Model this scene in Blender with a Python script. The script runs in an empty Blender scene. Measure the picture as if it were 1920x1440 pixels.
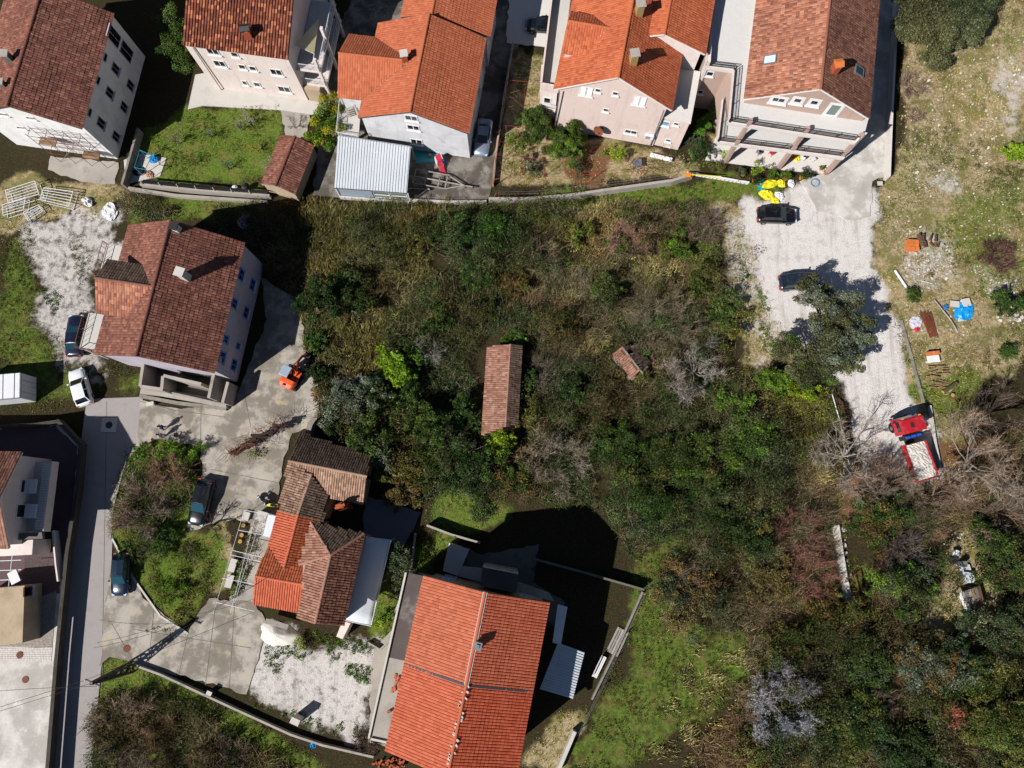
import bpy, math, random
import numpy as np
from mathutils import Vector, Matrix
R = math.radians
random.seed(7); RNG = np.random.default_rng(7)
SC = bpy.context.scene
COL = SC.collection

# ------------------------------------------------------------------ camera
CAM_H, TILT = 76.0, R(10.253)
FPX = 960 / math.tan(R(35))                      # focal length in pixels of the 1920 x 1440 photograph
cam_data = bpy.data.cameras.new('camera'); cam = bpy.data.objects.new('camera', cam_data); COL.objects.link(cam)
cam.location = (0, 0, CAM_H); cam.rotation_euler = (TILT, 0, 0)
cam_data.sensor_width = 36; cam_data.angle = R(70); cam_data.clip_end = 5000
SC.camera = cam
# ------------------------------------------------------------------ sky, sun, exposure
SUN_AZ, SUN_EL = R(37 + 180), R(41)              # direction TO the sun, measured from +X
world = bpy.data.worlds.new('World'); SC.world = world; world.use_nodes = True
wn = world.node_tree.nodes; wl = world.node_tree.links
sky = wn.new('ShaderNodeTexSky'); sky.sky_type = 'NISHITA'; sky.sun_disc = False
sky.sun_elevation = SUN_EL; sky.sun_rotation = R(90) - SUN_AZ
sky.air_density = 0.7; sky.dust_density = 0.3; sky.ozone_density = 1.0
wl.new(sky.outputs[0], wn['Background'].inputs[0]); wn['Background'].inputs[1].default_value = 0.05
sun_d = bpy.data.lights.new('sun', 'SUN'); sun_d.energy = 5.0; sun_d.angle = R(0.5); sun_d.color = (1.0, 0.97, 0.935)
sun = bpy.data.objects.new('sun', sun_d); COL.objects.link(sun)
sun.rotation_euler = Vector((math.cos(SUN_AZ)*math.cos(SUN_EL), math.sin(SUN_AZ)*math.cos(SUN_EL), math.sin(SUN_EL))).to_track_quat('Z', 'Y').to_euler()
SC.view_settings.view_transform = 'Standard'; SC.view_settings.look = 'None'
SC.view_settings.exposure = 0.4; SC.view_settings.gamma = 1.0; SC.view_settings.use_curve_mapping = False
SC.render.engine = 'CYCLES'; SC.cycles.max_bounces = 3; SC.cycles.diffuse_bounces = 1; SC.cycles.glossy_bounces = 2; SC.cycles.transmission_bounces = 2
SC.cycles.use_adaptive_sampling = True; SC.cycles.adaptive_threshold = .03
SC.cycles.use_denoising = True

# ------------------------------------------------------------------ geometry helpers
CT, ST = math.cos(TILT), math.sin(TILT)
def ray(px, py):
    d = ((px-960)/FPX, -(py-720)/FPX, -1.0)
    return Vector((d[0], CT*d[1]-ST*d[2], ST*d[1]+CT*d[2]))
def U(px, py, z=0.0):
    """world point at height z that the survey picture shows at (px, py)"""
    w = ray(px, py); k = (z-CAM_H)/w.z
    return Vector((w.x*k, w.y*k, z))
def PX(x, y, z=0.0):
    """picture coordinates of world points (numpy arrays allowed)"""
    dz = z-CAM_H
    cx = x; cy = CT*y+ST*dz; cz = -ST*y+CT*dz
    return 960+FPX*cx/(-cz), 720-FPX*cy/(-cz)
def on_wall(px, py, A, B):
    w = ray(px, py); n = Vector((B.y-A.y, -(B.x-A.x), 0)).normalized()
    k = (n.x*A.x+n.y*A.y)/(n.x*w.x+n.y*w.y)
    return Vector((w.x*k, w.y*k, CAM_H+w.z*k))
def on_plane(px, py, o, n):
    w = ray(px, py); c = Vector((0, 0, CAM_H)); k = (o-c).dot(n)/w.dot(n)
    return c+w*k
def V2(v): return Vector((v[0], v[1], 0))

ORG = {}
def tag(o, label=None, cat=None, group=None, kind=None):
    if label: o['label'] = label
    if cat: o['category'] = cat
    if group: o['group'] = group
    if kind: o['kind'] = kind
    return o
def thing(name, loc, label, cat, group=None, rz=0.0):
    o = bpy.data.objects.new(name, None); COL.objects.link(o); o.empty_display_size = .2
    o.location = loc; o.rotation_euler = (0, 0, rz); ORG[o.name] = Vector(loc)
    return tag(o, label, cat, group)
def link(name, me, parent=None, loc=None):
    o = bpy.data.objects.new(name, me); COL.objects.link(o)
    if parent is not None:
        o.parent = parent; ORG[o.name] = ORG.get(parent.name, Vector((0, 0, 0)))
    else: ORG[o.name] = Vector((0, 0, 0))
    if loc is not None: o.location = Vector(loc)
    return o

class MB:
    """collects polygons; build() links them as one mesh object"""
    def __init__(s): s.v = []; s.f = []; s.t = []
    def poly(s, pts, t=None):
        b = len(s.v); s.v += [tuple(p) for p in pts]; s.f.append(tuple(range(b, b+len(pts)))); s.t.append(random.random() if t is None else t)
    def add(s, vs, fs, t=None):
        b = len(s.v); s.v += [tuple(p) for p in vs]; t = random.random() if t is None else t
        for f in fs: s.f.append(tuple(b+i for i in f)); s.t.append(t)
        return s
    def box(s, c, size, rz=0.0, M=None, t=None):
        hx, hy, hz = size[0]/2, size[1]/2, size[2]/2
        vs = [Vector((x*hx, y*hy, z*hz)) for z in (-1, 1) for y in (-1, 1) for x in (-1, 1)]
        m = M if M is not None else Matrix.Rotation(rz, 3, 'Z')
        vs = [m @ v + Vector(c) for v in vs]
        return s.add(vs, [(0, 2, 3, 1), (4, 5, 7, 6), (0, 1, 5, 4), (1, 3, 7, 5), (3, 2, 6, 7), (2, 0, 4, 6)], t)
    def bar(s, a, b, w, h=None, t=None, up=(0, 0, 1)):
        a = Vector(a); b = Vector(b); h = h or w; d = b-a; L = d.length
        if L < 1e-6: return s
        x = d/L; upv = Vector(up)
        y = upv.cross(x)
        if y.length < 1e-3: y = Vector((1, 0, 0)).cross(x)
        y.normalize(); z = x.cross(y)
        m = Matrix((x, y, z)).transposed()
        return s.box((a+b)/2, (L, w, h), M=m, t=t)
    def prism(s, pts, z0, z1, t=None):
        """pts: plan outline (any winding), vertical prism"""
        P = [Vector((p[0], p[1], 0)) for p in pts]
        ar = sum(P[i].x*P[(i+1) % len(P)].y-P[(i+1) % len(P)].x*P[i].y for i in range(len(P)))
        if ar < 0: P.reverse()
        n = len(P); vs = [(p.x, p.y, z0) for p in P]+[(p.x, p.y, z1) for p in P]
        fs = [tuple(range(n))[::-1], tuple(range(n, 2*n))]+[(i, (i+1) % n, n+(i+1) % n, n+i) for i in range(n)]
        return s.add(vs, fs, t)
    def slab(s, pts, th, t=None):
        """planar polygon pushed down along its normal by th"""
        P = [Vector(p) for p in pts]; n = (P[1]-P[0]).cross(P[2]-P[0]).normalized()
        if n.z < 0: P.reverse(); n = -n
        k = len(P); vs = P+[p-n*th for p in P]
        fs = [tuple(range(k)), tuple(range(k, 2*k))[::-1]]+[(i+k, (i+1) % k+k, (i+1) % k, i) for i in range(k)]
        return s.add(vs, fs, t)
    def tube(s, a, b, r0, r1=None, n=6, t=None, cap=True):
        a = Vector(a); b = Vector(b); r1 = r0 if r1 is None else r1; d = b-a
        if d.length < 1e-6: return s
        q = d.to_track_quat('Z', 'Y'); vs = []
        for p, r in ((a, r0), (b, r1)):
            for i in range(n):
                an = 2*math.pi*i/n; vs.append(p+q @ Vector((r*math.cos(an), r*math.sin(an), 0)))
        fs = [(i, (i+1) % n, n+(i+1) % n, n+i) for i in range(n)]
        if cap: fs += [tuple(range(n))[::-1], tuple(range(n, 2*n))]
        return s.add(vs, fs, t)
    def path(s, pts, r, n=5, t=None):
        for a, b in zip(pts[:-1], pts[1:]): s.tube(a, b, r, r, n, t)
        return s
    def lathe(s, c, prof, n=16, t=None):
        c = Vector(c); vs = []; k = len(prof)
        for r, z in prof:
            for i in range(n): an = 2*math.pi*i/n; vs.append(c+Vector((r*math.cos(an), r*math.sin(an), z)))
        fs = [(j*n+i, j*n+(i+1) % n, (j+1)*n+(i+1) % n, (j+1)*n+i) for j in range(k-1) for i in range(n)]
        fs += [tuple(range(n))[::-1], tuple(range((k-1)*n, k*n))]
        return s.add(vs, fs, t)
    def build(s, name, mat, parent=None, local=False, smooth=False, label=None, kind=None, cat=None, group=None, bevel=0):
        o = ORG.get(parent.name, Vector((0, 0, 0))) if (parent is not None and not local) else Vector((0, 0, 0))
        me = bpy.data.meshes.new(name)
        me.from_pydata([(v[0]-o.x, v[1]-o.y, v[2]-o.z) for v in s.v], [], s.f)
        at = me.attributes.new('tint', 'FLOAT', 'FACE'); at.data.foreach_set('value', s.t)
        if smooth: me.shade_smooth()
        me.materials.append(MAT[mat] if isinstance(mat, str) else mat); me.update()
        ob = link(name, me, parent)
        if local: ORG[ob.name] = Vector((0, 0, 0))
        if bevel:
            b = ob.modifiers.new('bevel', 'BEVEL'); b.width = bevel; b.segments = 2; b.limit_method = 'ANGLE'
        return tag(ob, label, cat, group, kind)

def np_mesh(name, verts, faces, mat, parent=None, tint=None, col=None, smooth=False):
    """verts (N,3), faces (M,k) arrays -> one mesh object"""
    o = ORG.get(parent.name, Vector((0, 0, 0))) if parent is not None else Vector((0, 0, 0))
    verts = np.asarray(verts, np.float32)-np.array(o, np.float32); faces = np.asarray(faces, np.int32)
    m, k = faces.shape; me = bpy.data.meshes.new(name)
    me.vertices.add(len(verts)); me.vertices.foreach_set('co', verts.ravel())
    me.loops.add(m*k); me.loops.foreach_set('vertex_index', faces.ravel())
    me.polygons.add(m); me.polygons.foreach_set('loop_start', np.arange(0, m*k, k, dtype=np.int32))
    me.polygons.foreach_set('loop_total', np.full(m, k, np.int32))
    me.polygons.foreach_set('use_smooth', np.full(m, smooth, bool))
    me.update(calc_edges=True)
    if tint is not None: me.attributes.new('tint', 'FLOAT', 'FACE').data.foreach_set('value', np.asarray(tint, np.float32))
    if col is not None:
        c4 = np.ones((m, 4), np.float32); c4[:, :3] = col
        me.attributes.new('col', 'FLOAT_COLOR', 'FACE').data.foreach_set('color', c4.ravel())
    me.materials.append(MAT[mat]); return link(name, me, parent)

def inpoly(x, y, poly):
    ins = np.zeros(np.shape(x), bool); n = len(poly)
    for i in range(n):
        x1, y1 = poly[i]; x2, y2 = poly[(i+1) % n]
        if y1 == y2: continue
        c = ((y1 > y) != (y2 > y)) & (x < (x2-x1)*(y-y1)/(y2-y1)+x1)
        ins ^= c
    return ins
_T = RNG.random((8, 64, 64))
def vnoise(x, y, s, k=0):
    """smooth value noise in 0..1, cell size s"""
    x = np.asarray(x)/s; y = np.asarray(y)/s; xi = np.floor(x).astype(int); yi = np.floor(y).astype(int)
    fx = x-xi; fy = y-yi; fx = fx*fx*(3-2*fx); fy = fy*fy*(3-2*fy); T = _T[k]
    a = T[xi % 64, yi % 64]; b = T[(xi+1) % 64, yi % 64]; c = T[xi % 64, (yi+1) % 64]; d = T[(xi+1) % 64, (yi+1) % 64]
    return (a*(1-fx)+b*fx)*(1-fy)+(c*(1-fx)+d*fx)*fy

# ------------------------------------------------------------------ materials
MAT = {}
def c(h):
    h = h.lstrip('#'); o = []
    for i in (0, 2, 4):
        v = int(h[i:i+2], 16)/255; o.append(v/12.92 if v <= .04045 else ((v+.055)/1.055)**2.4)
    return tuple(o)+(1,)
class NT:
    def __init__(s, name):
        s.m = bpy.data.materials.new(name); s.m.use_nodes = True; s.t = s.m.node_tree; s.n = s.t.nodes; s.l = s.t.links
        s.b = s.n['Principled BSDF']; MAT[name] = s.m
        s.pos = s.n.new('ShaderNodeNewGeometry').outputs['Position']
    def put(s, sock, v):
        if hasattr(v, 'is_linked') or isinstance(v, bpy.types.NodeSocket): s.l.new(v, sock)
        else: sock.default_value = v
    def noise(s, scale, detail=3, rough=.55, vec=None, out='Fac', dist=0.0):
        n = s.n.new('ShaderNodeTexNoise'); n.inputs['Scale'].default_value = scale; n.inputs['Detail'].default_value = detail
        n.inputs['Roughness'].default_value = rough; n.inputs['Distortion'].default_value = dist; s.l.new(vec or s.pos, n.inputs['Vector']); return n.outputs[out]
    def voro(s, scale, feature='F1', out='Distance', vec=None):
        n = s.n.new('ShaderNodeTexVoronoi'); n.feature = feature; n.inputs['Scale'].default_value = scale; s.l.new(vec or s.pos, n.inputs['Vector']); return n.outputs[out]
    def attr(s, name, out='Fac'):
        n = s.n.new('ShaderNodeAttribute'); n.attribute_name = name; return n.outputs[out]
    def ramp(s, fac, stops, interp='LINEAR'):
        n = s.n.new('ShaderNodeValToRGB'); e = n.color_ramp.elements; n.color_ramp.interpolation = interp
        while len(e) < len(stops): e.new(.5)
        for i, (p, col) in enumerate(stops):
            e[i].position = p; e[i].color = col if len(col) == 4 else tuple(col)+(1,)
        s.l.new(fac, n.inputs[0]); return n.outputs[0]
    def mix(s, fac, a, b, mode='MIX'):
        n = s.n.new('ShaderNodeMix'); n.data_type = 'RGBA'; n.blend_type = mode
        s.put(n.inputs['Factor'], fac); s.put(n.inputs['A'], a); s.put(n.inputs['B'], b); return n.outputs['Result']
    def math(s, op, a, b=0.0, clamp=False):
        n = s.n.new('ShaderNodeMath'); n.operation = op; n.use_clamp = clamp; s.put(n.inputs[0], a); s.put(n.inputs[1], b); return n.outputs[0]
    def smooth(s, v, lo, hi):
        n = s.n.new('ShaderNodeMapRange'); n.interpolation_type = 'SMOOTHSTEP'; s.put(n.inputs['Value'], v)
        n.inputs['From Min'].default_value = lo; n.inputs['From Max'].default_value = hi; return n.outputs['Result']
    def sep(s, v):
        n = s.n.new('ShaderNodeSeparateColor'); s.l.new(v, n.inputs[0]); return n.outputs
    def bump(s, h, strength=.3, dist=.02):
        n = s.n.new('ShaderNodeBump'); n.inputs['Strength'].default_value = strength; n.inputs['Distance'].default_value = dist
        s.l.new(h, n.inputs['Height']); s.l.new(n.outputs[0], s.b.inputs['Normal']); return s
    def fin(s, col, rough=.8, metal=0.0, spec=.3):
        s.put(s.b.inputs['Base Color'], col); s.put(s.b.inputs['Roughness'], rough); s.b.inputs['Metallic'].default_value = metal
        s.b.inputs['Specular IOR Level'].default_value = spec; return s
def g(v): return (v, v, v, 1)
def sc_(col, k): return (col[0]*k, col[1]*k, col[2]*k, 1)
def surf(name, col, var=.25, scale=1.2, rough=.85, bump=.25, tint=0.0, fine=14.0, stain=None, stain_amt=.5, metal=0.0, spec=.25, st_scale=.5, streak=0.0):
    """weathered solid: broad and fine noise, optional stains, optional per-piece tint"""
    n = NT(name); a = n.noise(scale, 5, .6); f = n.noise(fine, 3, .6)
    k = n.ramp(a, [(.25, sc_(col, 1-var)), (.75, sc_(col, 1+var*.6))])
    k = n.mix(.35, k, n.ramp(f, [(.3, g(.55)), (.7, g(1.0))]), 'MULTIPLY')
    if stain: k = n.mix(n.math('MULTIPLY', n.smooth(n.noise(st_scale, 6, .65), .52, .68), stain_amt), k, stain)
    if streak:
        mp = n.n.new('ShaderNodeMapping'); mp.inputs['Scale'].default_value = (2.2, 2.2, .22); n.l.new(n.pos, mp.inputs[0]); k = n.mix(n.math('MULTIPLY', n.smooth(n.noise(1.0, 5, .65, vec=mp.outputs[0]), .5, .72), streak), k, sc_(col, .55))
    if tint: k = n.mix(1.0, k, n.ramp(n.attr('tint'), [(0, g(1-tint)), (1, g(1+tint*.5))]), 'MULTIPLY')
    n.fin(k, rough, metal, spec)
    if bump: n.bump(f, bump, .02)
    return n
def desat(k, f):
    l = .3*k[0]+.55*k[1]+.15*k[2]; return tuple(v*(1-f)+l*f for v in k[:3])+(1,)
def tile_mat(name, cols, lichen=None, lich=.3, dirt=.3, rough=.8):
    n = NT(name); t = n.attr('tint')
    k = n.ramp(t, [(i/(len(cols)-1), desat(c(x), .06)) for i, x in enumerate(cols)])
    a = n.noise(.35, 5, .65); k = n.mix(n.math('MULTIPLY', n.smooth(a, .4, .7), dirt), k, c('3a2620'))
    f = n.noise(9, 3); k = n.mix(.4, k, n.ramp(f, [(.3, g(.6)), (.7, g(1.05))]), 'MULTIPLY')
    if lichen: k = n.mix(n.math('MULTIPLY', n.smooth(n.noise(5.5, 5, .7), .52, .66), lich), k, c(lichen))
    n.fin(k, rough, 0, .2).bump(f, .3, .02)
    return n
tile_mat('tile_new', ['a35434', 'b05c3a', 'b86541', 'aa5836', 'bd6c48'], dirt=.10)
tile_mat('tile_mottled', ['5e3022', '73402c', '8a4a32', '69382a', '7d4430', 'c27a54', '6e3c2c'], dirt=.15)
tile_mat('tile_salmon', ['ac5033', 'b75a3b', 'bf6343', 'b05436'], dirt=.06)
tile_mat('tile_red', ['b04828', 'bb5232', 'c45c3a', 'b44c2c'], dirt=.06)
tile_mat('tile_salmon_b', ['a85538', 'b46041', 'bc6a4b', 'ae5a3c'], dirt=.10)
tile_mat('tile_orange', ['a04f2e', 'b55b35', 'be663e', 'ab5532'], dirt=.14)
tile_mat('tile_old', ['64392e', '754538', '885242', '6c3f36', '986550', '724438'], '8a7a6a', .34, .42)
tile_mat('tile_brown', ['5d382e', '75493a', '875a48', '664034', '98694f'], '93806e', .30, .38)
tile_mat('tile_moss', ['4a3a32', '5d4a40', '6f5a4e', '54443a'], '6d7038', .35, .45)
tile_mat('tile_grey', ['7a5a4a', '94705c', 'a8866e', '8a6450', 'b89a80'], '9b9184', .5, .25)
tile_mat('tile_mixed', ['784838', '9c6048', 'b37458', '85503e', 'bf8466', '8d5642'], '8f7c6a', .22, .25)
tile_mat('tile_ruin', ['7a4f40', '90634f', 'a27560', '835846', 'ac8570'], 'b0a090', .30, .15)
surf('plaster_white', c('e4e2e0'), .10, .8, .9, .12, stain=c('aaa8a4'), stain_amt=.35, streak=.3)
surf('plaster_grey', c('d0d0d2'), .14, .9, .9, .15, stain=c('8d8d90'), stain_amt=.4, streak=.3)
surf('plaster_pink', c('d8c4bb'), .06, .7, .9, .08, stain=c('b89c90'), stain_amt=.25, streak=.3)
surf('plaster_pinkwhite', c('dccec6'), .07, .7, .9, .08, stain=c('bba89e'), stain_amt=.3, streak=.3)
surf('plaster_tan', c('b0978b'), .06, .7, .9, .08, streak=.3)
surf('plaster_lilac', c('b6aeb8'), .12, .8, .9, .15, stain=c('85808a'), stain_amt=.4, streak=.3)
surf('plaster_beige', c('b39f85'), .14, .8, .9, .15, stain=c('7d6d5a'), stain_amt=.4, streak=.3)
surf('trim_white', c('dedbd8'), .06, 1.5, .7, .05)
surf('concrete', c('a49c92'), .20, .45, .9, .25, stain=c('6f685f'), stain_amt=.55)
surf('concrete_pale', c('c3beb6'), .12, .5, .9, .2, stain=c('96908a'), stain_amt=.35)
surf('concrete_white', c('d2ccc5'), .08, .5, .9, .15, stain=c('b0a8a0'), stain_amt=.3)
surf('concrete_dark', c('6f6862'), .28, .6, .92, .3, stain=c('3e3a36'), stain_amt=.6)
surf('slab_dark', c('5d5350'), .22, .5, .92, .25, stain=c('8e8782'), stain_amt=.5)
surf('asphalt', c('9c9592'), .12, .5, .92, .2, stain=c('7a736e'), stain_amt=.4)
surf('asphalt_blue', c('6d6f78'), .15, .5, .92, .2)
surf('paver', c('a49a90'), .12, 2, .9, .25, tint=.22)
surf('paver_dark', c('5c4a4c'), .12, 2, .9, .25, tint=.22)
surf('paver_white', c('d0c8c2'), .06, 2, .9, .2, tint=.1)
surf('terrace_tile', c('cbc8c4'), .05, 1.5, .75, .05, tint=.05)
surf('stone_wall', c('8b857b'), .3, 1.6, .95, .6, fine=6, stain=c('4e4a42'), stain_amt=.6)
surf('stone_dark', c('4a443e'), .3, 1.4, .95, .6, fine=6, stain=c('2c2a26'), stain_amt=.6)
surf('stone_pale', c('cfc8bd'), .15, 2, .95, .3, tint=.25)
surf('wood', c('8a6f52'), .3, 3, .85, .3, tint=.3)
surf('wood_grey', c('9a948b'), .2, 3, .85, .3, tint=.25)
surf('wood_brown', c('5e4330'), .3, 3, .85, .3, tint=.3)
surf('log_end', c('c59a63'), .2, 4, .85, .3, tint=.3)
surf('log_bark', c('5d4a3c'), .3, 4, .95, .5, tint=.3)
surf('metal_white', c('d9dadd'), .06, 2, .5, .05, spec=.4)
surf('metal_sheet', c('c9cdd2'), .08, .6, .5, .04, metal=.05, spec=.5, tint=.06)
surf('metal_dark', c('2d2a2b'), .2, 2, .55, .1, spec=.4)
surf('metal_grey', c('85878a'), .15, 2, .5, .1, metal=.5)
surf('metal_rust', c('7c4630'), .35, 4, .85, .3, tint=.3, spec=.2)
surf('metal_red', c('9c3a30'), .2, 3, .6, .1)
surf('gutter', c('4a4448'), .15, 2, .55, .05)
surf('brick_chimney', c('a5553b'), .25, 5, .9, .3, tint=.25)
surf('brick_yellow', c('b3955f'), .25, 5, .9, .3, tint=.2)
surf('awning', c('cdbf94'), .06, 1, .85, .1)
surf('tarp_white', c('cfd3d8'), .06, .8, .6, .05)
surf('plastic_blue', c('1292d8'), .12, 2.5, .45, .3, spec=.5)
surf('plastic_yellow', c('e0cf1d'), .15, 3, .5, .3, spec=.5)
surf('plastic_orange', c('e8862a'), .15, 3, .5, .2)
surf('plastic_white', c('d6d6d8'), .08, 2, .5, .1, spec=.5)
surf('plastic_red', c('c01f3a'), .1, 2, .5, .1, spec=.5)
surf('plastic_grey', c('6a6a74'), .15, 2, .6, .1)
surf('plastic_teal', c('2c8f9a'), .15, 2, .5, .1)
surf('cloth_blue', c('3a6ea5'), .15, 6, .9, .2)
surf('cloth_dark', c('1d1d24'), .15, 6, .9, .2)
surf('cloth_white', c('c4c0cc'), .1, 6, .9, .2)
surf('cloth_violet', c('9a92b8'), .15, 6, .9, .2)
surf('skin', c('b98a70'), .05, 6, .6, .05)
surf('hair', c('2a1c14'), .2, 20, .7, .1)
surf('rubber', c('1b1b1c'), .15, 6, .8, .1)
surf('bark', c('6b5b4e'), .3, 3, .95, .5, fine=20)
surf('bark_grey', c('8f857d'), .25, 3, .95, .4, fine=20)
surf('bark_dark', c('3a2f29'), .3, 3, .95, .5, fine=20)
surf('bark_brown', c('6e574a'), .3, 3, .95, .4, fine=20)
surf('bark_lilac', c('867a7c'), .25, 3, .95, .4, fine=20)
surf('clay_brick', c('d0753c'), .15, 4, .85, .2, tint=.15)
surf('pale_rubble', c('c8c1b8'), .2, 2, .95, .4, tint=.3)
surf('white_pile', c('d8d1c8'), .08, 1.5, .95, .3, fine=8)
surf('straw_dust', c('b08a52'), .2, 2, .95, .3)
def glass(name, col, rough=.08, spec=.6):
    n = NT(name); n.fin(n.mix(n.noise(.7, 2), col, sc_(col, 1.5)), rough, 0, spec)
glass('glass_dark', c('14171c')); glass('glass_car', c('0d1216'), .05, .7); glass('glass_teal', c('12353f'), .05, .7)
glass('glass_sky', c('5b88a6'), .1, .7); glass('glass_grey', c('5f6a66'), .15, .5); glass('glass_roof', c('a9bdd0'), .08, .9)
def paint(name, col, rough=.25, metal=.0, coat=.6, dust=.12):
    n = NT(name); k = n.mix(n.noise(3, 3), sc_(col, .9), sc_(col, 1.1)); k = n.mix(n.math('MULTIPLY', n.smooth(n.noise(2.2, 6, .7), .5, .75), dust), k, c('8f8578')); n.fin(k, rough, metal, .5); n.b.inputs['Coat Weight'].default_value = coat
    n.b.inputs['Coat Roughness'].default_value = .06
paint('paint_black', c('0e0e12')); paint('paint_navy', c('10182c')); paint('paint_slate', c('1c2634')); paint('paint_white', c('dcdee0'), .3)
paint('paint_silver', c('9aa7b8'), .3, .6); paint('paint_teal', c('14273a'), .25, .3); paint('paint_red', c('a81522'), .5, 0, .1, .4); paint('paint_orange', c('d8541f'), .5, 0, .1, .4)
paint('paint_blue', c('1a55c0'), .4, 0, .2); paint('paint_grey', c('8b99a6'), .5, 0, .1); paint('shutter_blue', c('3f74b8'), .5, 0, .1)
def leaf_mat():
    n = NT('foliage'); k = n.attr('col', 'Color'); k = n.mix(.5, k, n.ramp(n.attr('tint'), [(0, g(.45)), (1, g(1.35))]), 'MULTIPLY')
    df = n.n.new('ShaderNodeBsdfDiffuse'); n.l.new(k, df.inputs[0]); n.n.remove(n.b); n.l.new(df.outputs[0], n.n['Material Output'].inputs[0])
leaf_mat()
# ------------------------------------------------------------------ ground
GRAVEL = [[(1372,370),(1430,378),(1530,352),(1645,345),(1640,470),(1688,590),(1702,680),(1728,760),(1768,885),(1745,930),(1640,905),(1605,870),(1588,790),(1570,720),(1560,700),(1500,660),(1462,640),(1440,590),(1425,500),(1392,450)],
    [(30,405),(160,372),(245,415),(215,480),(175,505),(165,560),(190,640),(195,690),(160,710),(115,690),(100,640),(55,600),(60,510),(15,455)],
    [(480,1195),(560,1195),(700,1200),(740,1150),(735,1200),(700,1395),(600,1370),(450,1300),(440,1240)],
    [(470,1165),(560,1172),(545,1240),(480,1240)], [(1490,335),(1545,330),(1530,380),(1440,370)]]
GRASS = [[(250,270),(345,195),(525,195),(515,352),(250,340)], [(0,440),(60,410),(70,590),(112,640),(120,690),(172,705),(170,765),(0,775)],
    [(180,690),(262,670),(265,748),(190,745)], [(232,838),(300,822),(376,838),(378,900),(350,990),(430,985),(395,1120),(352,1185),(300,1152),(250,1082),(204,1010),(212,900)],
    [(175,1300),(205,1230),(240,1222),(300,1262),(440,1335),(560,1390),(620,1440),(170,1440)], [(1010,365),(1300,345),(1360,330),(1490,335),(1430,380),(1372,372),(1300,390),(1020,395)],
    [(1760,380),(1920,300),(1920,560),(1860,600),(1790,520),(1750,440)], [(1672,-20),(1740,-20),(1720,60),(1685,75)],
    [(1165,1085),(1230,1010),(1340,950),(1330,1000),(1270,1070),(1250,1130),(1330,1180),(1430,1160),(1400,1270),(1350,1340),(1180,1450),(1050,1450),(1100,1340),(1170,1200)],
    [(795,935),(900,915),(960,960),(910,1010),(800,985)], [(690,1075),(790,1000),(870,1010),(820,1060),(750,1200),(700,1225)], [(230,380),(500,372),(520,440),(440,430),(330,410),(240,415)], [(1700,740),(1800,690),(1860,700),(1800,790)],
    [(120,430),(150,440),(175,480),(150,560),(140,500)],[(1575,1045),(1610,1040),(1625,1120),(1600,1130)]]
DRY = [[(1688,75),(1740,-20),(1990,-20),(1990,640),(1900,700),(1700,690),(1640,480),(1648,340),(1690,325)], [(1335,380),(1378,370),(1445,590),(1560,700),(1400,690),(1392,600)],
    [(925,345),(940,100),(1030,100),(1032,230),(1060,265),(1300,290),(1340,300),(1300,320),(1060,355)], [(412,960),(445,962),(412,1118),(380,1120)], [(960,1440),(1050,1330),(1100,1330),(1060,1450)],
    [(1300,290),(1345,200),(1350,300)], [(1690,640),(1860,640),(1820,800),(1780,900),(1720,760)], [(450,1290),(560,1350),(470,1310)], [(0,345),(180,330),(250,370),(180,410),(60,410),(0,440)], [(1780,980),(1850,1000),(1870,1180),(1740,1200)]]
SOIL = [[(1085,275),(1150,285),(1180,300),(1130,345),(1065,352),(1062,300)], [(1465,880),(1560,890),(1640,900),(1560,1010),(1575,1110),(1500,1150),(1440,1060)], [(1580,880),(1920,800),(1920,960),(1760,1010),(1600,960)], [(590,700),(620,760),(590,780)]]
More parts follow.
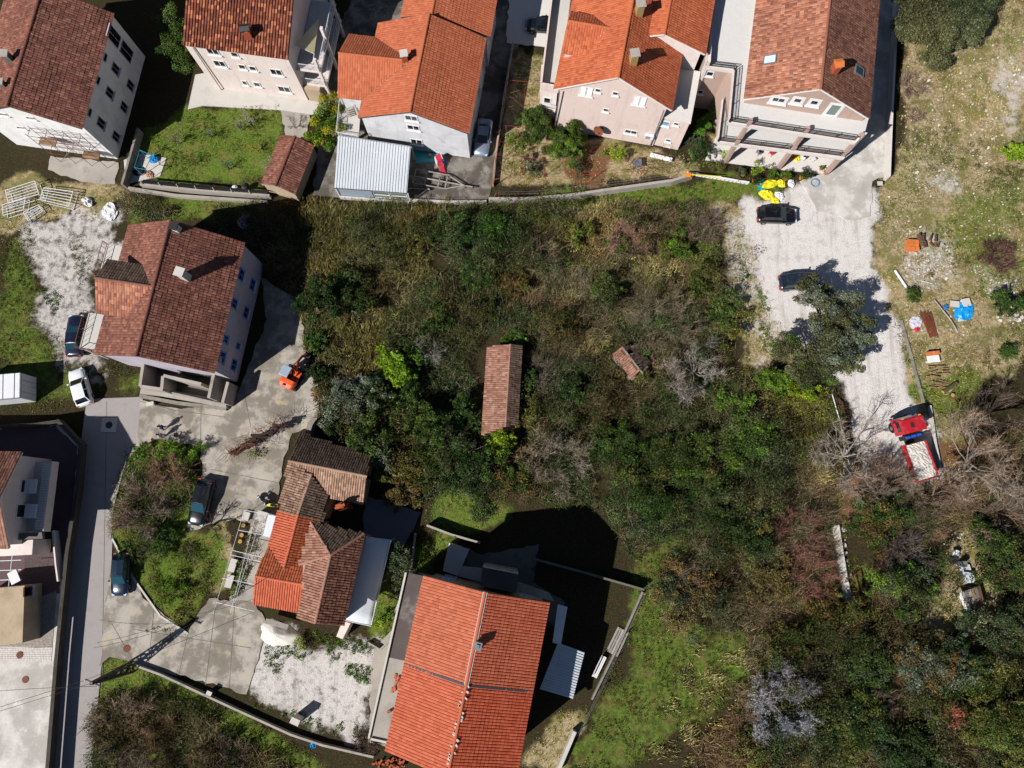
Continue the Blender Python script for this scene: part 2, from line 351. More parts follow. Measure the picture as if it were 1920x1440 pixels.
def build_ground():
    x0, x1, y0, y1, st = -76., 76., -42., 76., .4
    nx = int((x1-x0)/st)+1; ny = int((y1-y0)/st)+1
    X, Y = np.meshgrid(np.linspace(x0, x1, nx), np.linspace(y0, y1, ny))
    px, py = PX(X, Y, 0.0)
    jx = (vnoise(X, Y, 2.2, 1)-.5)*46+(vnoise(X, Y, .9, 2)-.5)*22; jy = (vnoise(X, Y, 2.2, 3)-.5)*46+(vnoise(X, Y, .9, 4)-.5)*22
    def wt(polys, k=1.0):
        w = np.zeros(X.shape)
        for p in polys:
            a = sum(inpoly(px+jx*k+sx, py+jy*k+sy, p).astype(float) for sx, sy in ((0, 0), (9, 0), (-9, 0), (0, 9), (0, -9)))/5
            w = np.maximum(w, a)
        return w
    W = np.stack([np.maximum(np.maximum(wt(GRAVEL[:1]+GRAVEL[4:], .9)*.93, wt(GRAVEL[2:4], .9)*.63), np.maximum(wt(GRAVEL[1:2], 1.3)*.56, wt([[(1345,388),(1400,372),(1450,590),(1505,660),(1470,690),(1405,680),(1400,600),(1355,480)], [(1690,420),(1790,430),(1790,530),(1700,560)], [(1700,300),(1800,310),(1790,390),(1720,380)], [(1820,500),(1915,520),(1915,600),(1840,590)], [(1850,100),(1930,80),(1930,260),(1870,240)]], 1.3)*.5)), np.maximum(wt(GRASS[:1]+GRASS[3:6]+GRASS[9:13])*.9, wt(GRASS[1:3]+GRASS[6:9]+GRASS[13:], 1.3)*.58), wt(DRY)*.95, wt(SOIL)], -1)
    out = (px < -25) | (px > 1945) | (py < -25) | (py > 1465); W[..., 1] = np.where(out, np.maximum(W[..., 1], .25+.6*vnoise(X, Y, 4.5, 2)), W[..., 1]); W[..., 2] = np.where(out, np.maximum(W[..., 2], .9*vnoise(X, Y, 8, 7)), W[..., 2])
    for _ in range(3):
        W[1:-1] = (W[:-2]+2*W[1:-1]+W[2:])/4; W[:, 1:-1] = (W[:, :-2]+2*W[:, 1:-1]+W[:, 2:])/4
    # outside the surveyed picture the open country goes on
    Z = (vnoise(X, Y, 6, 5)-.5)*.05+(vnoise(X, Y, 1.4, 6)-.5)*.02-.03
    V = np.stack([X, Y, Z], -1).reshape(-1, 3)
    idx = np.arange(nx*ny).reshape(ny, nx)
    F = np.stack([idx[:-1, :-1], idx[:-1, 1:], idx[1:, 1:], idx[1:, :-1]], -1).reshape(-1, 4)
    w4 = W.reshape(-1, 4); wf = w4[F].mean(1)
    s = np.concatenate([1.0-wf.max(1, keepdims=True)*1.0, wf*np.array([1.05, 1.0, .8, .9])], 1); cls = s.argmax(1)
    for ci, nme, lab in ((0, 'scrub_ground', 'brown leaf-littered earth under the thicket'), (1, 'gravel_lot', 'pale crushed-stone gravel yard'), (2, 'grass_ground', 'short green grass'), (3, 'dry_ground', 'dry straw-coloured stony earth'), (4, 'soil_ground', 'bare reddish brown soil')):
        f = F[cls == ci]
        if not len(f): continue
        used, inv = np.unique(f, return_inverse=True)
        ob = np_mesh(nme, V[used], inv.reshape(-1, 4), 'ground', smooth=True)
        at = ob.data.attributes.new('wts', 'FLOAT_COLOR', 'POINT'); at.data.foreach_set('color', w4[used].astype(np.float32).ravel())
        tag(ob, lab, None, None, 'structure')
    m = MB(); B = 1500   # the country beyond
    m.add([(-B,-B,-.06),(B,-B,-.06),(B,B,-.06),(-B,B,-.06),(x0,y0,-.06),(x1,y0,-.06),(x1,y1,-.06),(x0,y1,-.06)], [(0,1,5,4),(1,2,6,5),(2,3,7,6),(3,0,4,7)])
    ob = m.build('ground', 'ground', kind='structure'); ob.data.attributes.new('wts', 'FLOAT_COLOR', 'POINT').data.foreach_set('color', np.tile(np.array([0, .55, .5, 0], np.float32), 8))
def ground_mat():
    n = NT('ground'); w = n.attr('wts', 'Color'); r, gr, b = n.sep(w)[:3]; a = n.attr('wts', 'Alpha')
    nz = n.noise(1.1, 6, .7); fn = n.noise(7, 4, .65); big = n.noise(.25, 4, .6); vo = n.voro(5.0); vo2 = n.voro(11.0)
    nf = n.math('MULTIPLY', n.math('SUBTRACT', nz, .5), 1.1)
    def fac(x): return n.smooth(n.math('ADD', x, nf), .3, .72)
    scrub = n.ramp(fn, [(.25, c('1c180f')), (.5, c('332b1c')), (.75, c('4f442e'))])
    scrub = n.mix(n.smooth(nz, .5, .65), scrub, c('2b3219'))
    dry = n.ramp(n.noise(3.2, 6, .75), [(.3, c('6b5c44')), (.5, c('998867')), (.72, c('bdae90'))])
    dry = n.mix(n.math('MULTIPLY', n.smooth(n.noise(.45, 6, .7), .45, .58), .85), dry, c('6a6638'))
    st = n.math('MULTIPLY', 0.0, n.math('MULTIPLY', n.math('LESS_THAN', vo, .2), n.smooth(n.noise(.33, 4, .6), .42, .56))); dry = n.mix(st, dry, c('d0cabd'))
    grav = n.ramp(n.noise(16, 3, .7), [(.3, c('9c958f')), (.45, c('c2bcb7')), (.7, c('d8d3ce'))])
    mp = n.n.new('ShaderNodeMapping'); mp.inputs['Rotation'].default_value = (0, 0, R(14)); mp.inputs['Scale'].default_value = (1.1, .1, 1); n.l.new(n.pos, mp.inputs[0])
    grav = n.mix(n.math('MULTIPLY', n.smooth(n.noise(1.0, 4, .6, vec=mp.outputs[0]), .5, .68), .42), grav, c('8d8276'))
    grav = n.mix(n.math('MULTIPLY', n.smooth(nz, .48, .7), .5), grav, c('94877a'))
    grass = n.ramp(n.noise(4, 5, .7), [(.28, c('334017')), (.5, c('526724')), (.74, c('7e803e'))])
    grass = n.mix(n.math('MULTIPLY', n.smooth(n.noise(.7, 6, .7), .46, .66), .85), grass, c('6e6538')); grass = n.mix(n.math('MULTIPLY', n.smooth(big, .5, .7), .5), grass, c('566e22'))
    soil = n.ramp(fn, [(.25, c('4e3626')), (.55, c('73513a')), (.8, c('8c6a4e'))]); soil = n.mix(n.math('MULTIPLY', n.smooth(big, .45, .6), .6), soil, c('63503c'))
    k = n.mix(fac(b), scrub, dry); k = n.mix(fac(a), k, soil); k = n.mix(fac(gr), k, grass); k = n.mix(fac(r), k, grav)
    n.fin(k, .95, 0, .1); n.bump(n.math('ADD', fn, n.math('MULTIPLY', vo2, .6)), .6, .05)
ground_mat()
def crack(name):
    """hairline joints and tyre-dark streaks for the poured concrete"""
    n = NT(name); return n
def concrete_mat(name, base, dark, warm):
    n = NT(name); a = n.noise(.4, 6, .65); f = n.noise(10, 4, .6); k = n.ramp(a, [(.32, sc_(dark, .85)), (.46, dark), (.56, base), (.72, sc_(base, 1.16))]); k = n.mix(n.math('MULTIPLY', n.smooth(n.noise(1.7, 6, .75), .56, .68), .4), k, sc_(dark, .7))
    k = n.mix(n.math('MULTIPLY', n.smooth(n.noise(.8, 5, .7), .54, .7), .55), k, warm)
    k = n.mix(.4, k, n.ramp(f, [(.3, g(.6)), (.7, g(1.05))]), 'MULTIPLY')
    n.fin(k, .92, 0, .2).bump(f, .3, .02)
concrete_mat('street_concrete', c('a79f95'), c('837b70'), c('b3a070'))
concrete_mat('yard_concrete', c('7f7870'), c('5a544d'), c('98907f'))
concrete_mat('drive_concrete', c('c4bfb8'), c('b0aaa2'), c('d6d2cc'))
build_ground()
def ragged(pts, amp=.14, step=.55):
    out = []
    for a, b in zip(pts, pts[1:]+pts[:1]):
        n = max(1, int((b-a).length/step)); d = (b-a).normalized(); nn = Vector((-d.y, d.x, 0))
        for i in range(n): p = a+(b-a)*(i/n); out.append(p+nn*(random.uniform(-amp, amp) if i else 0)+d*(random.uniform(-.1, .1) if i else 0))
    return out
def sheet(name, poly, z, mat, th=.25, label=None, base=0.0):
    m = MB(); pts = [U(x, y, z) for x, y in poly]; pts = ragged(pts) if name in ('street', 'pavement', 'path', 'concrete_bank', 'courtyard', 'driveway') else pts; m.prism(pts, z-th, z); o = m.build(name, mat, kind='structure'); 
    if label: o['label'] = label
    return o
sheet('road', [(163,748),(268,744),(262,836),(238,862),(213,940),(209,1060),(207,1170),(190,1250),(172,1440),(168,1500),(70,1500),(100,1300),(130,1000),(150,840)], .05, 'asphalt', label='grey asphalt lane beside the retaining wall')
sheet('street', [(262,750),(330,765),(425,764),(452,722),(500,600),(490,520),(560,560),(580,690),(602,740),(594,800),(548,812),(530,870),(518,960),(480,985),(440,972),(352,995),(380,880),(376,838),(300,822),(255,838)], .066, 'street_concrete', label='weathered concrete street between the houses')
sheet('pavement', [(206,1062),(246,1068),(268,1122),(352,1186),(392,1122),(478,1130),(500,1172),(484,1240),(462,1302),(420,1288),(275,1250),(205,1232),(186,1250)], .074, 'street_concrete', label='concrete lane turning off the asphalt road')
sheet('path', [(478,958),(520,958),(485,1130),(430,1128)], .058, 'concrete', label='concrete strip beneath the wire pergola')
sheet('path', [(700,1215),(752,1162),(790,1100),(770,1200),(722,1400),(690,1392)], .06, 'concrete', label='concrete walk along the big red-roofed house')
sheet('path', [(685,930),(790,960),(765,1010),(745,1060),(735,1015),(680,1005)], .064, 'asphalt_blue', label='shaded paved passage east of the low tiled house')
sheet('courtyard', [(586,366),(598,272),(628,200),(560,150),(640,40),(690,-60),(1000,-60),(922,346),(914,374),(760,378)], .07, 'yard_concrete', label='grey concrete yard around the orange-roofed house')
sheet('patio', [(352,205),(366,140),(470,120),(590,150),(630,170),(606,218),(524,206),(380,198)], .064, 'concrete_pale', label='pale concrete patio below the pink-white house')
sheet('path', [(524,204),(584,206),(574,262),(540,262)], .06, 'concrete', label='worn concrete path to the small tiled shed')
sheet('driveway', [(1500,340),(1545,324),(1600,250),(1640,100),(1650,-60),(1690,-60),(1672,100),(1664,330),(1636,340),(1632,406),(1602,413),(1532,396),(1522,375)], .072, 'drive_concrete', label='pale concrete driveway beside the terraced house')
sheet('patio', [(1322,300),(1350,240),(1400,180),(1600,180),(1600,262),(1548,326),(1480,320),(1400,310)], .06, 'concrete_white', label='white paved patio under the terraces')
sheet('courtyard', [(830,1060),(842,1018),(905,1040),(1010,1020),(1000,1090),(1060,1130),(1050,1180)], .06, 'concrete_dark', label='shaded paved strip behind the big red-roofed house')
sheet('courtyard', [(958,-80),(1060,-80),(1040,90),(950,80)], .078, 'concrete_white', label='pale parking court with a parked car')
sheet('yard_slab', [(232,300),(262,288),(312,296),(300,330),(236,345)], .05, 'concrete_pale', label='pale slab under the blue frame by the lawn')
sheet('concrete_bank', [(95,292),(222,305),(216,345),(150,340),(90,318)], .06, 'concrete', label='sloped concrete bank at the foot of the white house')
def joints(lines, z, label):
    """poured-slab joints: thin dark strips"""
    m = MB()
    for a, b in lines:
        m.bar(U(*a, z), U(*b, z), .05, .012)
    m.build('slab_joints', 'concrete_dark', kind='structure', label=label)
joints([((377,765),(376,838)),((262,752),(330,770)),((330,770),(424,782)),((455,722),(470,800)),((500,770),(560,792)),((395,880),(520,905)),((385,930),(440,950))], .070, 'joints in the street concrete')
joints([((290,1130),(278,1250)),((352,1190),(335,1265)),((405,1128),(385,1285)),((440,1130),(430,1290)),((210,1170),(250,1240)),((250,1180),(470,1215))], .078, 'joints in the lane concrete')
joints([((0,1320),(112,1312)),((62,1250),(48,1440)),((0,1390),(108,1385)),((30,1250),(20,1440))], TZ_ + .004, 'joints in the raised yard') if False else None
joints([((200,752),(196,1000)),((196,1000),(188,1440))], .054, 'seam along the asphalt lane')
# ------------------------------------------------------------------ building helpers
def tiles(poly, mat, parent, cw=.26, cl=.38, amp=.034, jit=.006, name='tiles', keep=None, lift=.015):
    """real tiles laid in courses over one roof slope (poly: planar 3D outline)"""
    P = [Vector(p) for p in poly]; n = (P[1]-P[0]).cross(P[2]-P[0]).normalized()
    if n.z < 0: n = -n
    d = Vector((n.x, n.y, -(n.x**2+n.y**2)/n.z)).normalized(); h = d.cross(n).normalized(); o = P[0]
    uv = [((p-o).dot(h), (p-o).dot(d)) for p in P]
    us = [a for a, b in uv]; vs = [b for a, b in uv]; u0, u1, v0, v1 = min(us), max(us), min(vs), max(vs)
    nc = max(1, round((u1-u0)/cw)); cw = (u1-u0)/nc; nr = max(1, round((v1-v0)/cl)); cl = (v1-v0)/nr
    I, J = np.meshgrid(np.arange(nc), np.arange(nr)); I = I.ravel(); J = J.ravel()
    uc = u0+(I+.5)*cw; vc = v1-(J+.5)*cl
    k = inpoly(uc, vc, uv)
    if keep is not None: k &= keep(uc, vc)
    uc = uc[k]; vc = vc[k]; N = len(uc)
    fr = np.array([-.5, -.27, .27, .5]); hh = np.array([0, 1, 1, 0.])*amp
    dz = (RNG.normal(0, jit, N)+(vnoise(uc+7, vc, 2.6, 3)-.5)*.07+(vnoise(uc, vc, .9, 5)-.5)*.02+.02)[:, None]; sk = RNG.normal(0, jit*.8, N)[:, None]
    U_ = uc[:, None]+fr[None]*cw
    lo_v = vc[:, None]+cl*.5+.03; up_v = vc[:, None]-cl*.5-.02
    A = np.stack([U_, np.broadcast_to(up_v, U_.shape), hh[None]+dz+lift+0*U_], -1)
    B = np.stack([U_+sk, np.broadcast_to(lo_v, U_.shape), hh[None]+dz+lift+.024+0*U_], -1)
    C = B.copy(); C[..., 2] = lift-.01
    L = np.concatenate([A, B, C], 1).reshape(-1, 3)
    oh = np.array(o); W = oh+L[:, :1]*np.array(h)+L[:, 1:2]*np.array(d)+L[:, 2:]*np.array(n)
    q = []
    for i in range(3): q += [(i, i+1, 5+i, 4+i), (4+i, 5+i, 9+i, 8+i)]
    F = (np.arange(N)[:, None, None]*12+np.array(q)[None]).reshape(-1, 4)
    t = np.repeat(RNG.random(N), 6)
    ob = np_mesh(name, W, F, mat, parent, tint=t); ob['kind'] = 'stuff'
    return ob
RIDGE = {}
def ridge_line(a, b, mat, parent, r=.13, L=.4, z=.03):
    """a row of half-round ridge tiles, each a piece of its own"""
    key = (mat, r)
    if key not in RIDGE:
        m = MB(); vs = []; k = 6
        for x, rr in ((-.5, r), (.5, r*.85)):
            for i in range(k+1): an = math.pi*i/k; vs.append((x, rr*math.cos(an)*1.15, rr*math.sin(an)))
        m.add(vs, [(i, i+1, k+2+i, k+1+i) for i in range(k)]+[tuple(range(k+1))[::-1], tuple(range(k+1, 2*k+2))], .5)
        me = bpy.data.meshes.new('ridge_tile'); me.from_pydata(m.v, [], m.f); me.attributes.new('tint', 'FLOAT', 'FACE').data.foreach_set('value', [.55]*len(m.f)); me.materials.append(MAT[mat]); RIDGE[key] = me
    a = Vector(a); b = Vector(b); d = b-a; n = max(1, round(d.length/L)); x = d.normalized(); y = Vector((0, 0, 1)).cross(x).normalized(); zz = x.cross(y)
    for i in range(n):
        p = a+d*((i+.5)/n)+Vector((0, 0, z+random.uniform(-.008, .008))); s = d.length/n*1.12
        ob = link('ridge_tile', RIDGE[key], parent); ob.matrix_local = Matrix.Translation(p-ORG[parent.name]) @ Matrix((x, y, zz)).transposed().to_4x4() @ Matrix.Diagonal((s, 1, 1, 1))
def roof_slab(parent, polys, mat='gutter', th=.16, name='roof'):
    m = MB()
    for p in polys: m.slab(p, th)
    return m.build(name, mat, parent)
class House: pass
def gable_house(name, label, FL, FR, BR, he, hr, wall, tmat, ov=.35, z0=0.0, fascia='gutter', tm2=None, cw=.26, cl=.38, rmat=None, amp=.034, wide_front=None, side_ov=None, cat='house', jit=.006, secs=None):
    h = House(); FLw, FRw, BRw = U(*FL, he), U(*FR, he), U(*BR, he)
    fx = (FRw-FLw); fd = (BRw-FRw); fd = fd-fx*(fd.dot(fx)/fx.dot(fx)); BRw = FRw+fd; BLw = FLw+fd
    RF = (FLw+FRw)/2; RF.z = hr; RB = (BLw+BRw)/2; RB.z = hr
    h.fx = fx.normalized(); h.fd = fd.normalized(); h.FL, h.FR, h.BR, h.BL, h.RF, h.RB = FLw, FRw, BRw, BLw, RF, RB; h.he, h.hr, h.z0 = he, hr, z0
    so = ov if side_ov is None else side_ov
    h.root = thing(name, V2((FLw+FRw+BLw+BRw)/4)+Vector((0, 0, z0)), label, cat)
    a = FLw+h.fx*so+h.fd*ov; b = FRw-h.fx*so+h.fd*ov; c_ = BRw-h.fx*so-h.fd*ov; d = BLw+h.fx*so-h.fd*ov
    h.wf = (V2(a), V2(b)); h.wr = (V2(b), V2(c_)); h.wl = (V2(d), V2(a)); h.wb = (V2(c_), V2(d))
    slope = (hr-he)/(fx.length/2); zt = he+so*slope-.18; zr = hr-.18
    m = MB(); rf = RF+h.fd*ov; rb = RB-h.fd*ov
    vs = [V2(p)+Vector((0, 0, z)) for p, z in ((a, z0), (b, z0), (b, zt), (rf, zr), (a, zt), (d, z0), (c_, z0), (c_, zt), (rb, zr), (d, zt))]
    m.add(vs, [(0, 1, 2, 3, 4), (6, 5, 9, 8, 7), (1, 6, 7, 2), (5, 0, 4, 9), (2, 7, 8, 3), (4, 3, 8, 9), (0, 5, 6, 1)])
    h.wall = m.build('wall', wall, h.root); h.zt = zt
    h.sl = [FLw, RF, RB, BLw]; h.sr = [FRw, RF, RB, BRw]
    h.roof = roof_slab(h.root, [h.sl, h.sr], fascia)
    for f0, f1, ml, mr in (secs or [(0, 1, tmat, tm2 or tmat)]):
        a0, a1 = fd*f0, fd*f1; tiles([FLw+a0, RF+a0, RF+a1, FLw+a1], ml, h.roof, cw, cl, amp, jit); tiles([FRw+a0, RF+a0, RF+a1, FRw+a1], mr, h.roof, cw, cl, amp, jit)
    ridge_line(RF, RB, rmat or tmat, h.roof)
    return h
def window(house, wall, px, py, w, h, frame='trim_white', pane='glass_dark', sill=True, split=1, fw=.09, proud=.03, shutter=None, name='window', surround=0.0, at=None):
    A, B = wall; p = at if at is not None else on_wall(px, py, A, B); d = (B-A).normalized(); n = Vector((d.y, -d.x, 0)); up = Vector((0, 0, 1))
    root = house.root if isinstance(house, House) else house
    M3 = Matrix((d, n, up)).transposed()
    def bx(m, u, v, o, su, sv, so): m.box(p+d*u+up*v+n*o, (su, so, sv), M=M3)
    m = MB(); th = .12
    bx(m, 0, h/2-fw/2, 0, w, fw, th); bx(m, 0, -h/2+fw/2, 0, w, fw, th)
    for s in (-1, 1): bx(m, s*(w/2-fw/2), 0, 0, fw, h-2*fw-.004, th-.004)
    for i in range(1, split+1):
        if split >= 1 and i < split+0: bx(m, -w/2+w*i/split, 0, -.01, fw*.8, h-2*fw-.004, th*.7)
    o = m.build(name, frame, root)
    g_ = MB(); bx(g_, 0, 0, -.005, w-2*fw, h-2*fw, .03); g_.build('pane', pane, o)
    if surround:
        s_ = MB(); bx(s_, 0, h/2+surround/2+.003, .005, w+2*surround, surround, .07); bx(s_, 0, -h/2-surround/2-.003, .005, w+2*surround, surround, .07)
        for s in (-1, 1): bx(s_, s*(w/2+surround/2+.003), 0, .005, surround, h, .066)
        s_.build('surround', 'trim_white', o)
    if sill:
        s_ = MB(); bx(s_, 0, -h/2-.05-surround, .08, w+.2+2*surround, .06, .26); s_.build('sill', 'trim_white', o)
    if shutter:
        for s in (-1, 1):
            q = MB(); bx(q, s*(w/2+w*.26), 0, .05, w*.48, h+.04, .05); so = q.build('shutter', shutter, o)
    return o
def shut_window(house, wall, px, py, w, h, mat='trim_white'):
    """closed slatted shutters"""
    A, B = wall; p = on_wall(px, py, A, B); d = (B-A).normalized(); n = Vector((d.y, -d.x, 0)); up = Vector((0, 0, 1)); M3 = Matrix((d, n, up)).transposed()
    m = MB()
    for s in (-1, 1):
        c0 = p+d*(s*w/4)
        for v in (-1, 1): m.box(c0+up*(v*(h/2-.05))+n*.04, (w/2-.02, .06, .1), M=M3); m.box(c0+d*(v*(w/4-.06))+n*.04, (.08, .06, h-.21), M=M3)
    o = m.build('window', mat, house.root)
    q = MB(); k = 9
    for s in (-1, 1):
        for i in range(k): q.box(p+d*(s*w/4)+up*(-h/2+.15+(h-.3)*(i+.5)/k)+n*.03, (w/2-.2, .02, (h-.3)/k*1.05), M=M3 @ Matrix.Rotation(.5, 3, 'X'))
    q.build('louvre', mat, o)
    s_ = MB(); s_.box(p-up*(h/2+.06)+n*.07, (w+.2, .24, .06), M=M3); s_.build('sill', 'trim_white', o)
def chimney(house, px, py, zroof, w, d, h, mat='brick_chimney', cap='concrete', roof=None, rz=0.0, style='slab'):
    """stack whose foot stands on the roof at (px,py) / height zroof"""
    p = U(px, py, zroof); root = house.root if isinstance(house, House) else house
    m = MB(); Mz = Matrix.Rotation(rz, 3, 'Z'); m.box(p+Vector((0, 0, h/2-.45)), (w, d, h+.9), M=Mz); o = m.build('chimney', mat, root, bevel=.01)
    q = MB()
    if style == 'slab':
        for s in (-1, 1): q.box(p+Mz @ Vector((s*(w/2-.07), 0, h+.12)), (.12, d-.01, .22), M=Mz)
        q.box(p+Vector((0, 0, h+.27)), (w+.22, d+.22, .07), M=Mz)
    elif style == 'hat':
        for s in (-1, 1): q.box(p+Mz @ Vector((s*(w/2-.07), 0, h+.15)), (.12, d-.02, .28), M=Mz)
        for s in (-1, 1): q.box(p+Mz @ Vector((0, s*(d/4+.03), h+.38)), (w+.24, d*.62, .06), M=Mz @ Matrix.Rotation(-s*.5, 3, 'X'))
    else:
        q.box(p+Vector((0, 0, h+.06)), (w+.12, d+.12, .1), M=Mz); q.box(p+Vector((0, 0, h+.16)), (w*.5, d*.5, .12), M=Mz)
    q.build('chimney_cap', cap, o); return o
def railing(parent, a, b, h=1.0, mat='metal_dark', gap=.14, rails=(1.0, .12), bar=.022, post=1.6, name='railing'):
    a = Vector(a); b = Vector(b); L = (b-a).length; m = MB(); up = Vector((0, 0, 1))
    for f in rails: m.bar(a+up*h*f, b+up*h*f, .045, .045)
    n = max(1, int(L/gap))
    for i in range(n+1): p = a+(b-a)*(i/n); m.bar(p+up*(h*rails[-1]), p+up*(h*rails[0]), bar, bar)
    k = max(1, round(L/post))
    for i in range(k+1): p = a+(b-a)*(i/k); m.bar(p, p+up*h, .05, .05)
    return m.build(name, mat, parent)
def pipe(parent, pts, r=.05, mat='gutter', name='downpipe'):
    return MB().path(pts, r, 6).build(name, mat, parent)
def wall_thing(pts, h, th, mat, label, name='garden_wall', z=0.0, cat='wall', cap=None, group=None, dz=None):
    """freestanding wall along a plan polyline (picture coordinates of its TOP centre line)"""
    P = [U(x, y, z+h) for x, y in pts]; root = thing(name, V2(sum(P, Vector((0, 0, 0)))/len(P))+Vector((0, 0, z)), label, cat, group)
    m = MB(); cp = MB()
    for i, (a, b) in enumerate(zip(P[:-1], P[1:])):
        d = V2(b-a).normalized(); e = .5*th
        aa = V2(a)-d*(e if i else 0); bb = V2(b)+d*(e if i < len(P)-2 else 0); nn = Vector((-d.y, d.x, 0))*th/2
        zz = z+h-.003*i
        m.prism([aa+nn, bb+nn, bb-nn, aa-nn], z-.2, zz)
        if cap: nn2 = nn*1.25; cp.prism([aa+nn2, bb+nn2, bb-nn2, aa-nn2], zz+.003, zz+.06)
    m.build('wall_body', mat, root)
    if cap: cp.build('coping', cap, root)
    root['_'] = 0; del root['_']
    return root
# ------------------------------------------------------------------ houses
def pxof(v): return PX(v.x, v.y, v.z)
def T(*pts): return [U(x, y, z) for x, y, z in pts]
def flat(parent, name, poly, z0, z1, mat, label=None, zref=None):
    """vertical prism whose TOP outline is seen at poly"""
    m = MB(); m.prism([U(x, y, z1 if zref is None else zref) for x, y in poly], z0, z1); return m.build(name, mat, parent, label=label)

# --- A: tall white house, upper left
A = gable_house('house', 'tall white house with weathered red-brown roof and scaffold on its front wall', (-57, 212), (154, 242), (216, 25), 7.0, 9.8, 'plaster_white', 'tile_old', ov=.3, side_ov=.12, fascia='wood_brown')
for px, py, w, h in ((216,129,1.0,1.3),(205,174,1.0,1.3),(189,231,1.0,1.3),(244,160,1.0,1.3),(232,201,1.0,1.3),(217,256,1.0,1.3)): window(A, A.wr, px, py, w, h, frame='plaster_lilac', fw=.05, split=2)
for px, py in ((213,68),(237,97)): window(A, A.wr, px, py, 1.5, 2.3, frame='plaster_lilac', fw=.06, split=2, sill=False)
for px, py in ((197,108),(184,151),(168,211)): window(A, A.wr, px, py, .9, .5, frame='plaster_lilac', fw=.05, sill=False)
for px, py in ((6,214),(57,221),(39,239),(78,258)): window(A, A.wf, px, py, .9, .5, fw=.06)
chimney(A, 24, 116, 8.9, .7, .6, 1.2, 'concrete_dark'); chimney(A, 12, 164, 9.0, .5, .5, .8, 'concrete_dark')
def scaffold():
    a, b = A.wf; d = (b-a).normalized(); n = Vector((d.y, -d.x, 0)); up = Vector((0, 0, 1)); L = (b-a).length
    root = thing('scaffold', V2(a+d*L*.72+n*.8), 'bare steel scaffold standing against the white house front', 'scaffold'); m = MB(); s0, s1 = L*.46, L*.93
    xs = [s0+(s1-s0)*i/3 for i in range(4)]
    for x in xs:
        for o in (.35, 1.25): m.tube(a+d*x+n*o, a+d*x+n*o+up*6.0, .03, n=5)
        for z in (1.9, 3.8, 5.6): m.tube(a+d*x+n*.35+up*z, a+d*x+n*1.25+up*z, .03, n=5)
    m.build('upright', 'metal_grey', root); r = MB()
    for z in (1.9, 2.9, 3.8, 4.8, 5.6):
        for o in (.35, 1.25): r.tube(a+d*s0+n*o+up*z, a+d*s1+n*o+up*z, .028, n=5)
    r.build('ledger', 'metal_rust', root); q = MB()
    for i, (z0, z1) in enumerate(((0, 1.9), (1.9, 3.8), (3.8, 5.6))): q.tube(a+d*xs[i]+n*1.28+up*z0, a+d*xs[i+1]+n*1.28+up*z1, .025, n=5)
    q.build('brace', 'metal_grey', root); w = MB()
    for x0, x1, z in ((xs[0], xs[1], 3.86), (xs[2], xs[3], 1.96)):
        for o in (.55, .82, 1.08): MB().bar(a+d*x0+n*o+up*z, a+d*x1+n*o+up*z, .24, .04).build('plank', 'wood', root)
scaffold()

